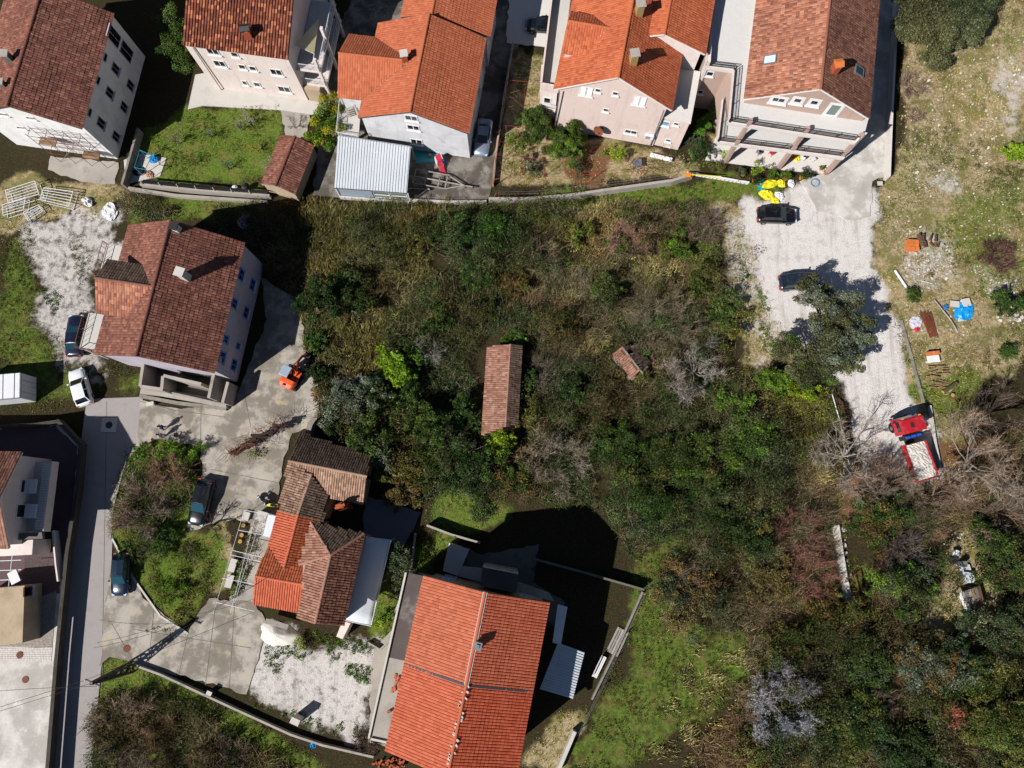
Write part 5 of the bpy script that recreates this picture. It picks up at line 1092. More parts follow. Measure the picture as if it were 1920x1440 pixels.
        o = cl.build({'reed': 'reeds', 'bramble': 'brambles', 'brush': 'brushwood', 'straw': 'tall_grass', 'yellowgreen': 'scrub', 'dark': 'undergrowth'}[nme])
        tag(o, {'reed': 'straw-brown reeds and rank grass in the thicket', 'bramble': 'dark green bramble growth covering the thicket', 'brush': 'grey-brown leafless brushwood in the thicket', 'straw': 'pale dry grass clumps in the thicket', 'yellowgreen': 'yellow-green low scrub', 'dark': 'dull olive-brown undergrowth'}[nme], kind='stuff')
undergrowth()
def woodland():
    Z = [[(1345,1000),(1420,960),(1450,1000),(1420,1100),(1300,1140),(1270,1070)], [(1560,1140),(1700,1140),(1770,1200),(1990,1190),(1990,1520),(1480,1520),(1380,1420),(1420,1180)], [(1640,1060),(1740,1020),(1770,1100),(1700,1150),(1640,1140)], [(1850,1000),(1990,960),(1990,1200),(1860,1180)], [(1120,880),(1330,800),(1470,760),(1450,960),(1300,1000),(1180,1000)], [(610,730),(760,740),(830,800),(900,860),(960,930),(800,930),(720,860),(640,800)], [(780,540),(900,420),(960,480),(900,620),(820,620)]]
    Z2 = [[(640,400),(1000,392),(1000,640),(900,640),(800,680),(720,620),(660,560)], [(1000,392),(1300,392),(1340,480),(1370,690),(1230,650),(1150,640),(1000,700)], [(1000,700),(1230,720),(1350,740),(1200,800),(1000,860)]]
    P = np.concatenate([sample(Z, 1.25, 1.0), sample(Z2, 1.5, 1.0)]); px, py = PX(P[:, 0], P[:, 1], 0.0); v = vnoise(P[:, 0], P[:, 1], 3.3, 2)+.4*vnoise(P[:, 0], P[:, 1], 1.4, 5); lowr = (py > 980) & (px > 1240); up = (py < 720) | ((py < 860) & (px < 1240) & (px > 960)); keep = (v > np.where(lowr, .74, np.where(up, np.where(px > 1000, .82, .7), .5))) & ~inpoly(px, py, [(1780,1000),(1860,1000),(1870,1200),(1770,1200)]) & ~inpoly(px, py, [(890,630),(1000,630),(985,830),(895,830)]); P = P[keep]; v = v[keep]*np.where(up[keep], .8, 1); n = len(P); cl = Cloud()
    pal = [LEAF_['a'], LEAF_['b'], LEAF_['c'], LEAF_['d']]; which = (vnoise(P[:, 0], P[:, 1], 5.5, 1)*6+RNG.random(n)*1.2).astype(int) % 4
    for i in range(4):
        p = P[which == i]; k = len(p)
        if not k: continue
        for rep in range(3):
            hh = (.8+2.4*RNG.random(k))*(.4+.8*v[which == i]); rr = .45+.75*RNG.random(k); o = RNG.normal(0, .55, (k, 2)); cl.leaves(np.stack([p[:, 0]+o[:, 0], p[:, 1]+o[:, 1], hh], -1), np.stack([rr, rr*(.7+.6*RNG.random(k)), rr*.8], -1), 120, .078, pal[i])
        m = 16; p0 = np.repeat(np.stack([p[:, 0], p[:, 1], np.full(k, .5)], -1), m, 0)+RNG.normal(0, .2, (k*m, 3)); d = rdir(k*m, 1.0); d[:, 2] = np.abs(d[:, 2])+.2; d /= np.linalg.norm(d, axis=1, keepdims=True); cl.twigs(p0, d, 1.2+2.2*RNG.random(k*m), .018, ['6b5c4e', '7d6e5e', '54473b'])
    o = cl.build('woodland'); tag(o, 'dense mixed evergreen wood and scrub canopy', kind='stuff')
LEAF_ = {'a': ['33401e', '404e28', '283318', '4e5832'], 'b': ['474628', '545032', '393a1f', '605a3c'], 'c': ['40452c', '4e5338', '33381f', '5c5f44'], 'd': ['3d4625', '4a522e', '30391c', '585c38']}
woodland()
# --- grass tufts
NOGRASS = []
def grass():
    def blades(P, n, L, w, cols, sig=.12):
        N = len(P)*n; p0 = np.repeat(np.stack([P[:, 0], P[:, 1], np.full(len(P), -.02)], -1), n, 0)+RNG.normal(0, sig, (N, 3))*np.array([1, 1, 0])
        d = RNG.normal(0, .55, (N, 3))+np.array([0, 0, .9]); d[:, 2] = np.abs(d[:, 2])+.1; d /= np.linalg.norm(d, axis=1, keepdims=True)
        cl.twigs(p0, d, L*(.5+RNG.random(N)), w, cols)
    cl = Cloud(); P = sample(GRASS, .34); px, py = PX(P[:, 0], P[:, 1], 0.); v = vnoise(P[:, 0], P[:, 1], 1.7, 2)+.35*vnoise(P[:, 0], P[:, 1], .6, 5)
    cols = ['4e6422', '5e752a', '45561e', '78803a', '888648', '6c6a36', '7a6e42']; mead = inpoly(px, py, GRASS[8]); k = v > np.where(mead, .72, .45)
    blades(P[k], 6, .16, .022, cols); k = (v > np.where(mead, .55, .8)); P2 = P[k][::2]; n2 = len(P2); cl.leaves(np.stack([P2[:, 0], P2[:, 1], np.full(n2, .04)], -1), np.stack([.12+.2*RNG.random(n2), .12+.2*RNG.random(n2), .05+.12*RNG.random(n2)], -1), 22, .05, ['3f5a1c', '55682a', '34481a', '6c6c38', '5a4e30']); o = cl.build('grass'); tag(o, 'green grass on the lawns and verges', kind='stuff')
    cl = Cloud(); P = sample(DRY, .55); v = vnoise(P[:, 0], P[:, 1], 2.6, 4)+.3*vnoise(P[:, 0], P[:, 1], .7, 1); k = v > .5
    blades(P[k], 8, .2, .028, ['a3935e', '8b8048', '77733a', 'b5a673'], .18); k = v > .92; blades(P[k], 10, .22, .03, ['5f6f28', '74802f'], .2); o = cl.build('dry_grass'); tag(o, 'dry tufts on the stony hillside', kind='stuff')
    # fallen twigs and low clumps strewn over dry slope and brown earth
    cl = Cloud(); P = sample(DRY[:2]+[DRY[6]]+SOIL[1:3], .5); N = len(P)*3; p0 = np.repeat(np.stack([P[:, 0], P[:, 1], np.full(len(P), .03)], -1), 3, 0)+RNG.normal(0, .3, (N, 3))*np.array([1, 1, 0]); d = RNG.normal(0, 1, (N, 3))*np.array([1, 1, .12]); d /= np.linalg.norm(d, axis=1, keepdims=True); k = vnoise(p0[:, 0], p0[:, 1], 3.0, 6)+.4*RNG.random(N) > .62
    cl.twigs(p0[k], d[k], (.2+.6*RNG.random(N))[k], .016, ['6a5a46', '85745c', '9a8a70', '54463a', 'a89a80']); o = cl.build('twig_litter'); tag(o, 'fallen twigs strewn over the dry slope', kind='stuff')
    cl = Cloud(); P = sample(DRY[:1], .8); v = vnoise(P[:, 0], P[:, 1], 4.5, 3)+.5*vnoise(P[:, 0], P[:, 1], 1.3, 7); P = P[v > .86]; n_ = len(P); cl.leaves(np.stack([P[:, 0], P[:, 1], np.full(n_, .06)], -1), np.stack([.25+.4*RNG.random(n_), .25+.4*RNG.random(n_), .1+.22*RNG.random(n_)], -1), 60, .055, ['5e5c30', '6f6a3c', '4c5226', '7d7248', '5c4c34']); o = cl.build('low_scrub'); tag(o, 'low olive and brown herbs on the dry slope', kind='stuff')
    # weeds creeping into the gravel and along kerbs
    cl = Cloud(); W = [[(480,1230),(540,1180),(690,1200),(690,1300),(600,1210),(540,1260),(490,1270)], [(640,1200),(700,1205),(690,1320),(660,1290)], [(440,1310),(560,1355),(700,1395),(690,1370),(560,1335)], [(1385,480),(1440,560),(1480,660),(1400,690)], [(1680,560),(1740,760),(1700,700)], [(230,1180),(350,1190),(352,1170)], [(60,520),(120,560),(100,600)]]
    P = sample(W, .45); v = vnoise(P[:, 0], P[:, 1], 1.0, 2); k = v > .5; P = P[k]
    cl.leaves(np.stack([P[:, 0], P[:, 1], np.full(len(P), .05)], -1), np.stack([.2+.15*RNG.random(len(P))]*2+[np.full(len(P), .14)], -1), 26, .07, ['4a6a1e', '5d7a28', '3a5518']); o = cl.build('weeds'); tag(o, 'low green weeds creeping over gravel and kerbs', kind='stuff')
grass()
# --- leafy trees
LEAF = {'olive': ['4c5236', '5c6244', '3d432a', '6c7054', '464c30'], 'dark': ['2a3a1e', '344626', '222f18', '41502e'], 'green': ['3a5022', '475e2c', '2e411c', '566636'], 'lime': ['6d8a1e', '7f9a2c', '587818', '90a53c'],
        'citrus': ['46661f', '587a2a', '39561a', '6a8434'], 'oliveyellow': ['525527', '626432', '434820', '6e6c3e'], 'bluegreen': ['444d35', '525b42', '363f29'], 'brownleaf': ['5b4a2c', '6a5836', '4a4424', '74623e'], 'greygreen': ['54604e', '657060', '454f40', '737c68'], 'rust': ['8a5240', '9c6250', '6e4232'],'yellow':['8f8a22','a39c2c','6e7a20']}
def limbs(m, a, b, r, depth, spread=.6, fork=3):
    """tapered limb with side limbs"""
    m.tube(a, b, r, r*.6, 6 if depth > 1 else 4, cap=False)
    if depth <= 0: return
    d = (Vector(b)-Vector(a)); L = d.length
    for i in range(fork):
        s = Vector(a)+d*random.uniform(.55, 1.0); q = (d.normalized()+Vector((random.gauss(0, spread), random.gauss(0, spread), random.gauss(.1, spread*.6)))).normalized()
        limbs(m, s, s+q*L*random.uniform(.12, .26), r*.45, depth-1, spread, fork)
def leafy(px, py, r, h, kind, label, lobes=9, n=420, size=.13, name='tree', stretch=(1, 1), bark='bark', cat='tree', rot=0.0, low=-.3, pxl=None, group=None, mix=None):
    """tree or shrub with its crown centred at picture (px,py)"""
    r = r*1.16 if r > 1 else r; zc = h*.6; cpos = Vector(U(px, py, zc)); base = V2(cpos)*1.0; root = thing(name, base, label, cat, group)
    cl = Cloud(); cen = []; rad = []; cols = LEAF[kind]; ca, sa = math.cos(rot), math.sin(rot)
    if pxl:
        for x, y, rr in pxl: q = U(x, y, zc+random.uniform(-.1, .15)*h); cen.append(tuple(q)); rad.append((rr, rr, max(rr*.7, h*.25)))
        nn = n
    else:
        lobes = int(lobes*1.7)
        for i in range(lobes):
            an = 2.399*i+random.random()*1.2; f = math.sqrt((i+.3)/lobes)*random.uniform(.55,.95); x, y = r*f*math.cos(an)*stretch[0], r*f*math.sin(an)*stretch[1]; x, y = x*ca-y*sa, x*sa+y*ca
            lr = r*random.choice((random.uniform(.16, .3), random.uniform(.3, .5))); cen.append((cpos.x+x, cpos.y+y, zc+(1-f)*h*.18+random.uniform(-.2, .14)*h)); rad.append((lr, lr, max(lr*.75, h*.22)))
        nn = n
    if r > 1.0 or pxl:   # every bough carries several smaller leaf masses
        c2, r2 = [], []
        for (x, y, z), (a, b, d) in zip(cen, rad):
            c2.append((x, y, z-.15*a)); r2.append((a*.62, b*.62, d*.6))
            for j in range(5): an = random.random()*6.28; f = a*random.uniform(.45, .85); s_ = random.uniform(.26, .48); c2.append((x+f*math.cos(an), y+f*math.sin(an), z+random.uniform(-.35, .5)*d)); r2.append((a*s_, a*s_*random.uniform(.7, 1.1), a*s_*.8))
        cen, rad = c2, r2
    cen, rad = np.array(cen), np.array(rad)
    for i in range(len(cen)):
        k = max(24, int(nn*rad[i, 0]**2*2.4)); cl.leaves(cen[i:i+1], rad[i:i+1], k, size*.66, LEAF[mix] if mix and random.random() < .4 else cols, shell=.5, low=low)
    cl.build('crown', root); m = MB(); tr = max(.05, .035*h)
    m.tube(base-Vector((0, 0, .1)), base+Vector((0, 0, h*.3)), tr*1.3, tr, 8); 
    for i in list(range(0, len(cen), max(1, len(cen)//12))): limbs(m, base+Vector((0, 0, h*.28)), Vector(cen[i]), tr*.55, 1, .5, 2)
    m.build('trunk', bark, root); return root
leafy(1765, 40, 5.4, 5.5, 'olive', 'large grey-green olive tree on the stony hillside', 13, 460, .13, stretch=(1, .72))
leafy(1560, 610, 5, 5.5, 'olive', 'wide olive tree overhanging the car on the gravel', pxl=[(1518,535,1.3),(1528,550,1.3),(1504,560,1.0),(1560,560,1.9),(1582,585,2.1),(1600,610,2.2),(1575,622,2.3),(1556,650,2.4),(1590,655,2.2),(1545,600,1.7),(1535,655,1.6),(1515,668,1.5),(1612,630,1.3),(1570,682,1.6),(1590,690,1.2),(1535,570,.7),(1620,600,.8),(1632,640,.7),(1548,540,.6),(1538,628,.8),(1605,575,.7)], n=470, size=.125, mix='greygreen')
leafy(1520, 690, 3, 4.4, 'olive', 'darker olive tree below the wide one by the gravel', pxl=[(1480,650,1.6),(1462,662,1.2),(1530,690,1.8),(1505,700,1.7),(1552,705,1.4),(1540,672,1.5)], n=480, size=.12, mix='green')
leafy(1510, 718, 1.9, 2.2, 'lime', 'bright lime-green shrub under the olive trees', 6, 320, .11, 'shrub', cat='shrub'); leafy(1448, 716, 2.0, 2.0, 'citrus', 'rounded green shrub at the gravel corner', 6, 320, .11, 'shrub', cat='shrub')
leafy(618, 560, 3.1, 5.4, 'dark', 'round dark evergreen tree at the west edge of the thicket', 10, 330, .13)
leafy(738, 690, 2.3, 3.4, 'lime', 'yellow-green round tree in the thicket', 8, 360, .12); leafy(780, 672, 1.3, 2.2, 'citrus', 'small green shrub beside the yellow-green tree', 5, 340, .11, 'shrub', cat='shrub')
leafy(640, 745, 2.6, 4.4, 'greygreen', 'grey-green tree overhanging the concrete street', 8, 280, .12); leafy(690, 752, 2.5, 4.2, 'greygreen', 'second grey-green tree east of the street', 8, 280, .12, mix='dark')
leafy(692, 812, 2.6, 5.2, 'green', 'dark green tree leaning over the mossy roof', 8, 340, .13, mix='dark'); leafy(634, 792, 1.6, 2.8, 'dark', 'dark shrub between the street and the mossy roof', 5, 320, .12, 'shrub', cat='shrub')
leafy(802, 802, 2.4, 4.8, 'green', 'round green tree west of the ruined barn', 8, 340, .12); leafy(722, 850, 1.8, 3.4, 'greygreen', 'grey leafy tree at the corner of the mossy roof', 6, 300, .12)
leafy(752, 882, 2.0, 3.2, 'oliveyellow', 'olive-toned bush east of the mossy roof', 7, 320, .12, 'shrub', cat='shrub'); leafy(756, 925, 1.9, 2.8, 'brownleaf', 'brown-leaved bush beside the shaded passage', 7, 320, .11, 'shrub', cat='shrub')
leafy(612, 205, 2.2, 4.2, 'citrus', 'tall citrus tree between the path and the yard', pxl=[(612,190,1.5),(620,215,1.6),(604,235,1.6),(615,262,1.6),(598,258,1.3),(630,240,1.2)], n=380, size=.12, mix='yellow')
leafy(326, 60, 2.2, 5.0, 'green', 'dark tree against the west wall of the pink-white house', pxl=[(322,45,1.5),(330,75,1.6),(336,105,1.5),(345,125,1.2),(315,90,1.3),(318,22,1.2)], n=380, size=.13)
leafy(1003, 236, 2.1, 3.0, 'green', 'round orange tree by the corner of the pale pink house', 12, 620, .1); leafy(1061, 268, 2.3, 3.4, 'green', 'larger round tree in front of the pale pink house', 13, 620, .1, mix='citrus')
leafy(968, 268, 1.2, 1.8, 'citrus', 'small shrub west of the round orange tree', 5, 380, .09, 'shrub', cat='shrub'); leafy(992, 312, 1.5, 1.6, 'bluegreen', 'blue-grey bush in the fenced garden', 5, 320, .09, 'shrub', cat='shrub')
leafy(1084, 318, 1.0, 1.6, 'bluegreen', 'upright blue-green bush on the red soil', 5, 420, .09, 'shrub', stretch=(.6, 1.3), cat='shrub'); leafy(1160, 288, 1.1, 1.7, 'lime', 'lime-green bush on the red soil bed', 5, 420, .09, 'shrub', cat='shrub')
leafy(1132, 287, .6, .9, 'citrus', 'tiny shrub beside the lime-green bush', 3, 420, .08, 'shrub', cat='shrub'); leafy(1318, 232, 1.5, 2.6, 'citrus', 'leafy shrub between the pink and the terraced house', pxl=[(1328,218,.8),(1318,232,.9),(1308,244,.9),(1334,208,.6)], n=420, size=.1, name='shrub', cat='shrub')
leafy(1298, 262, 1.1, 1.6, 'bluegreen', 'silvery shrub beside the pink annex', 5, 380, .09, 'shrub', cat='shrub'); leafy(1322, 278, 1.2, 1.6, 'dark', 'dark garden shrub by the white balustrade', 5, 380, .1, 'shrub', cat='shrub'); leafy(1300, 288, 1.0, 1.2, 'green', 'green shrub above the white balustrade', 5, 400, .09, 'shrub', cat='shrub'); leafy(1342, 310, 1.0, 1.1, 'oliveyellow', 'yellowish shrub spilling over the balustrade', 5, 400, .09, 'shrub', stretch=(1.6, .7), cat='shrub')
for i, (x, y, r, kd, lb) in enumerate(((1358,292,.7,'lime','yellow-green potted bush at the patio corner'),(1388,322,.9,'bluegreen','grey-blue bush on the patio edge'),(1420,312,.85,'lime','bright spiky bush on the patio edge'),(1448,322,.9,'citrus','dense green bush on the patio edge'),(1475,328,.9,'citrus','green bush with yellow tips near the driveway'),(1510,325,.8,'dark','dark palm-like bush near the driveway'),(1418,338,.7,'dark','dark shrub below the patio edge'))): leafy(x, y, r, 1.2, kd, lb, 5, 460, .09, 'shrub', cat='shrub')
leafy(745, 1062, 2.1, 3.0, 'bluegreen', 'silver-green small tree beside the white awning', 8, 300, .11); leafy(742, 1112, .9, 1.2, 'bluegreen', 'low silvery shrub below the small tree', 4, 380, .09, 'shrub', cat='shrub')
leafy(716, 1165, .8, 1.1, 'lime', 'yellow-green broad-leaved plant by the awning end', 4, 380, .11, 'shrub', cat='shrub'); leafy(735, 1155, .8, 1.0, 'citrus', 'leafy plant in the narrow grass bed', 4, 380, .1, 'shrub', cat='shrub')
leafy(560, 1205, .9, 1.0, 'lime', 'yellow-green weed bush on the gravel edge', 4, 360, .1, 'shrub', stretch=(.6, 1.4), cat='shrub')
# mounds of bramble and scrub, each its own bush
for x, y, r, h, kd, lb, nn, ext in ((880,880,3.6,2.8,'green','large bramble mound south-west of the barn',220,{'mix':'dark'}),(940,830,1.5,2.2,'lime','bright green bush at the foot of the barn',340,{}),(1225,905,4.6,3.0,'green','broad bramble mound in the middle of the thicket',200,{'mix':'oliveyellow'}),(1392,810,3.6,2.6,'citrus','long green vine mound west of the fallen tree',220,{'mix':'green','stretch':(.8,1.5)}),(1362,590,2.6,2.0,'green','rounded green mound at the gravel edge',260,{'stretch':(.75,1.3),'mix':'oliveyellow'}),
    (1390,1005,3.0,4.0,'dark','dark bush standing over its black shadow',220,{'mix':'oliveyellow'}),(1640,965,3.4,3.0,'green','ivy-covered bush below the red truck',200,{'mix':'brownleaf'}),(1290,1105,3.4,2.6,'brownleaf','brown-olive bush beside the lower meadow',200,{'mix':'bluegreen'}),(1690,1110,3.2,3.6,'bluegreen','blue-green tree beside the scrap table',240,{'mix':'citrus'}),(1885,1055,3.6,4.2,'dark','dark green tree at the east edge by the barrels',240,{'mix':'green'}),
    (1880,1180,3.2,4.0,'bluegreen','grey-green tree at the east edge below the scrap table',230,{'mix':'dark'}),(1620,1265,2.6,3.0,'green','fresh green bush among the brown scrub',260,{'mix':'bluegreen'}),(1740,1260,3.4,4.0,'greygreen','greyish tree in the lower wood',220,{'mix':'brownleaf'}),(1855,1330,4.0,4.6,'oliveyellow','olive-yellow tree in the lower right corner',220,{'mix':'green'}),(1590,1350,3.4,3.6,'oliveyellow','olive-yellow tree beside the blossoming tree',220,{'mix':'dark'}),(1700,1410,3.4,3.8,'bluegreen','dark blue-green tree at the lower edge',220,{'mix':'dark'}),(1800,1240,2.8,3.6,'dark','dark tree below the rubble heap',240,{'mix':'greygreen'}),(1905,1430,3.0,4.2,'oliveyellow','yellowing tree at the very lower right corner',220,{'mix':'oliveyellow'}),
    (1560,1150,2.6,2.4,'oliveyellow','olive scrub bush below the stone path',240,{'mix':'brownleaf'}),(1450,1080,2.4,2.0,'brownleaf','brownish bush east of the dark shadow',240,{}),(1780,1330,1.3,3.0,'rust','rust-brown leafy shrub in the lower wood',300,{}),(1480,1215,2.6,2.4,'brownleaf','dull brown bush above the blossoming tree',220,{'mix':'oliveyellow'}),(1430,1420,2.8,2.2,'oliveyellow','olive bush at the lower edge below the blossoming tree',220,{'mix':'brownleaf'}),(1840,770,1.0,1.2,'citrus','small green bush on the stony slope',380,{}),(1885,570,1.6,2.0,'green','dark green shrub at the far east edge',340,{}),(1905,290,1.2,1.6,'lime','bright green shrub cut by the east edge',380,{}),(1712,555,1.0,.9,'green','low green bush on the rubble strip',380,{}),(1890,660,1.0,1.2,'green','small dark shrub near the east edge',360,{}),
    (1168,455,1.6,2.0,'green','small green bush in the brown brush',300,{}),(962,640,1.4,1.8,'citrus','green bush at the north end of the barn',320,{}),(590,640,1.2,1.6,'green','leafy bush behind the excavator',320,{}),(600,700,1.1,1.6,'dark','dark cypress-like shrub by the log pile',360,{}),(1850,1010,1.8,2.4,'green','green shrub right of the barrels',300,{})):
    leafy(x, y, r, h, kd, lb, 9, nn, .12, 'shrub' if h < 3.2 else 'tree', cat='shrub' if h < 3.2 else 'tree', **ext)
for x, y, r, h, kd, lb in ((985,715,1.5,2.4,'green','bramble creeping over the east slope of the barn'),(985,780,1.7,2.5,'oliveyellow','scrubby bush at the south-east corner of the barn'),(900,800,1.1,1.8,'green','bramble at the west foot of the barn'),(1158,702,1.0,1.6,'brownleaf','brown bramble half covering the collapsed hut'),(1204,660,1.1,1.7,'green','green bramble behind the collapsed hut'),(1205,705,.9,1.4,'oliveyellow','low bramble below the collapsed hut')): leafy(x, y, r, h, kd, lb, 6, 300, .11, 'shrub', cat='shrub')
for x, y, r, h, kd, mx, lb in ((850,440,2.2,2.8,'green','dark','dark bramble mound below the carport yard wall'),(925,430,2.1,2.6,'green','citrus','green bramble mound below the fenced garden corner'),(895,505,2.3,2.8,'dark','green','large dark bramble mound in the upper middle of the thicket'),(785,465,1.7,2.2,'oliveyellow','brownleaf','olive mound between the reeds and the brambles'),(965,530,1.7,2.4,'brownleaf','oliveyellow','brown-green mound north-east of the barn'),(1085,435,1.5,2.0,'oliveyellow','citrus','olive mound just below the garden wall'),(1135,540,1.9,2.4,'oliveyellow','green','olive mound in the middle of the brown brush'),(1062,610,1.8,2.6,'brownleaf','dark','brown mound between the barn and the brush'),(1272,462,1.9,2.4,'citrus','oliveyellow','fresh green mound in the upper right of the thicket'),(1312,520,1.7,2.2,'oliveyellow','green','olive mound near the gravel corner'),(822,605,1.9,2.6,'green','dark','green mound right of the round dark evergreen'),(905,590,1.6,2.2,'oliveyellow','green','small olive mound above the barn'),(1150,835,2.5,3.0,'green','dark','bramble mound south of the collapsed hut'),(1295,860,2.5,3.0,'citrus','green','vine mound west of the long green one'),(1345,935,2.3,2.8,'green','oliveyellow','bramble mound above the lower meadow path'),(1075,735,1.8,2.8,'dark','green','dark mound south-east of the barn'),(862,765,1.8,3.0,'dark','green','dark mound close to the barn wall'),(765,765,2.1,3.8,'dark','green','dark leafy tree among the centre-left trees'),(960,895,2.0,2.4,'green','brownleaf','bramble mound above the shaded meadow')):
    leafy(x, y, r, h, kd, lb, 8, 300, .115, 'shrub' if h < 3.2 else 'tree', cat='shrub' if h < 3.2 else 'tree', mix=mx)
# street island
leafy(262, 845, 1.1, 1.4, 'citrus', 'green bush at the tip of the planted island', 5, 340, .1, 'shrub', cat='shrub'); leafy(330, 850, 1.9, 1.6, 'citrus', 'green hedge bush on the north side of the island', 6, 300, .1, 'shrub', stretch=(1.6, .7), cat='shrub'); leafy(305, 1010, 1.9, 1.3, 'green', 'dark green bush in the middle of the island', 6, 280, .1, 'shrub', cat='shrub'); leafy(322, 1110, 1.8, 1.1, 'citrus', 'leafy green bush at the south end of the island', 6, 280, .1, 'shrub', cat='shrub'); leafy(235, 1030, 1.3, 1.2, 'green', 'low green bush on the west kerb of the island', 5, 280, .1, 'shrub', cat='shrub')
for i, (x, y, r, kd, lb) in enumerate(((390,250,.8,'greygreen','small bushy fruit tree near the middle of the lawn'),(450,235,.7,'greygreen','leafy fruit tree on the lawn near the patio'),(360,300,.9,'brownleaf','brown thin bush on the lawn'),(478,275,1.0,'yellow','yellow-flowering bush on the lawn by the shed'),(330,262,.9,'greygreen','thin bush on the lawn beside the house shadow'),(425,310,.8,'greygreen','low bush on the lower lawn'))): leafy(x, y, r, 1.5, kd, lb, 5, 200, .08, 'fruit_tree', cat='tree')
# --- leafless trees and shrubs
def bare_tree(px, py, r, h, label, bark='bark_brown', n1=7, twig=('6e5c4c', '7f6d5d'), name='bare_tree', cat='tree', dense=1.0, w=.02, leaf=None, base=None, trunk_r=.14, blossom=None):
    zc = h*.75; b = V2(U(px, py, zc)) if base is None else V2(U(base[0], base[1], 0)); root = thing(name, b, label, cat); m = MB(); cl = Cloud(); S = []; Dr = []; Ln = []
    tp = b+Vector((0, 0, h*.22)); m.tube(b-Vector((0, 0, .1)), tp, trunk_r*1.3, trunk_r, 7); cc = V2(U(px, py, zc))
    def grow(a, d, L, rr, lev):
        e = a+d*L; mid = a+d*L*.5+Vector((random.gauss(0, .13), random.gauss(0, .13), random.gauss(0, .05)))*L
        m.tube(a, mid, rr, rr*.8, 5 if lev > 1 else 4, cap=False); m.tube(mid, e, rr*.8, rr*.55, 5 if lev > 1 else 4, cap=False)
        if lev == 0:
            for k in range(int(7*dense)):
                f = random.uniform(.1, 1); S.append(tuple(a+(e-a)*f)); q = (d*.8+Vector((random.gauss(0, .7), random.gauss(0, .7), random.gauss(.25, .4)))).normalized(); Dr.append(tuple(q)); Ln.append(L*random.uniform(.5, 1.1))
            return
        for k in range(4 if lev > 1 else 4):
            f = random.uniform(.35, 1.0); q = (d+Vector((random.gauss(0, .55), random.gauss(0, .55), random.gauss(.08, .3)))).normalized(); grow(a+(e-a)*f, q, L*random.uniform(.45, .7), rr*.52, lev-1)
    for i in range(n1):
        an = 2*math.pi*(i+random.uniform(-.9, .9))/n1; q = (cc-b)/max(r, .1)*.8+Vector((math.cos(an), math.sin(an), random.uniform(.35, .9)*h/r*.8)); q.normalize(); grow(tp+Vector((0, 0, random.uniform(-.1, .2)*h*.3)), q, r*random.uniform(.28, .62), trunk_r*.6, 2)
    S, Dr, Ln = np.array(S), np.array(Dr), np.array(Ln); cl.twigs(S, Dr, Ln, w*.75, list(twig)); e = S+Dr*Ln[:, None]*.6
    d2 = Dr+RNG.normal(0, .6, Dr.shape); d2 /= np.linalg.norm(d2, axis=1, keepdims=True); cl.twigs(e, d2, Ln*.6, w*.6, list(twig))
    m.build('trunk', bark, root); cl.build('twigs', root)
    if blossom is not None:
        bl = Cloud(); e = np.concatenate([S+Dr*(Ln*RNG.random(len(Ln)))[:, None] for _ in range(4)]); bl.leaves(e, np.full((len(e), 3), .16), 3, .055, blossom); bl.build('blossom', root)
    if leaf:
        lf = Cloud(); k = 7; ce = np.array([tuple(cc+Vector((random.gauss(0, r*.22), random.gauss(0, r*.25), -h*.12))) for _ in range(k)]); lf.leaves(ce, np.full((k, 3), r*.2), 170, .11, LEAF[leaf]); lf.build('ivy', root)
    return root
def bare_bush(px, py, r, h, label, cols=('6e5c4c', '7f6d5d', '8c7c70', '5c493a'), n=520, w=.018, name='bare_shrub', bark='bark_brown', leaf=None, up=.55):
    b = V2(U(px, py, h*.5)); root = thing(name, b, label, 'shrub'); cl = Cloud(); m = MB(); st = []
    ns = 9
    for i in range(ns):
        an = 6.283*(i+random.random())/ns; q = Vector((math.cos(an), math.sin(an), random.uniform(.35, 1.3)*h/r)).normalized(); e = b+q*r*random.uniform(.35, .6); m.tube(b+q*.1, e, .05, .03, 4, cap=False)
        for j in range(3):
            q2 = (q+Vector((random.gauss(0, .55), random.gauss(0, .55), random.gauss(.1, .3)))).normalized(); s2 = b+(e-b)*random.uniform(.5, 1); e2 = s2+q2*r*random.uniform(.3, .55); m.tube(s2, e2, .028, .014, 4, cap=False); st += [(s2, e2)]*(n//(ns*3))
            for k in range(2): q3 = (q2+Vector((random.gauss(0, .6), random.gauss(0, .6), random.gauss(.1, .3)))).normalized(); s3 = s2+(e2-s2)*random.uniform(.4, 1); e3 = s3+q3*r*random.uniform(.15, .3); m.tube(s3, e3, .016, .009, 3, cap=False); st += [(s3, e3)]*(n//(ns*9))
    N = len(st); f = RNG.random(N)**.6; A_ = np.array([tuple(a) for a, _ in st]); B_ = np.array([tuple(e) for _, e in st]); p0 = A_+(B_-A_)*f[:, None]; d = (B_-A_)/np.linalg.norm(B_-A_, axis=1, keepdims=True)+RNG.normal(0, .7, (N, 3))+np.array([0, 0, up*.4]); d /= np.linalg.norm(d, axis=1, keepdims=True)
    L = np.minimum(r, 2.4)*(.16+.26*RNG.random(N)); cl.twigs(p0, d, L, w*.8, list(cols)); p1 = p0+d*L[:, None]*.6; d2 = d+RNG.normal(0, .5, d.shape); d2 /= np.linalg.norm(d2, axis=1, keepdims=True); cl.twigs(p1, d2, L*.6, w*.8, list(cols))
    m.build('stem', bark, root); cl.build('twigs', root)
    if leaf: lf = Cloud(); lf.leaves(np.array([[b.x, b.y, h*.3]]), np.array([[r*.75, r*.75, h*.4]]), 700, .1, LEAF[leaf]); lf.build('leaves', root)
    return root
bare_tree(1310, 690, 4.6, 4.6, 'leafless grey tree with an ivy-green heart in the thicket', 'bark_grey', 10, ('8f857a', '7f756a', '9d9388'), dense=1.6, leaf='green', w=.017, trunk_r=.1)
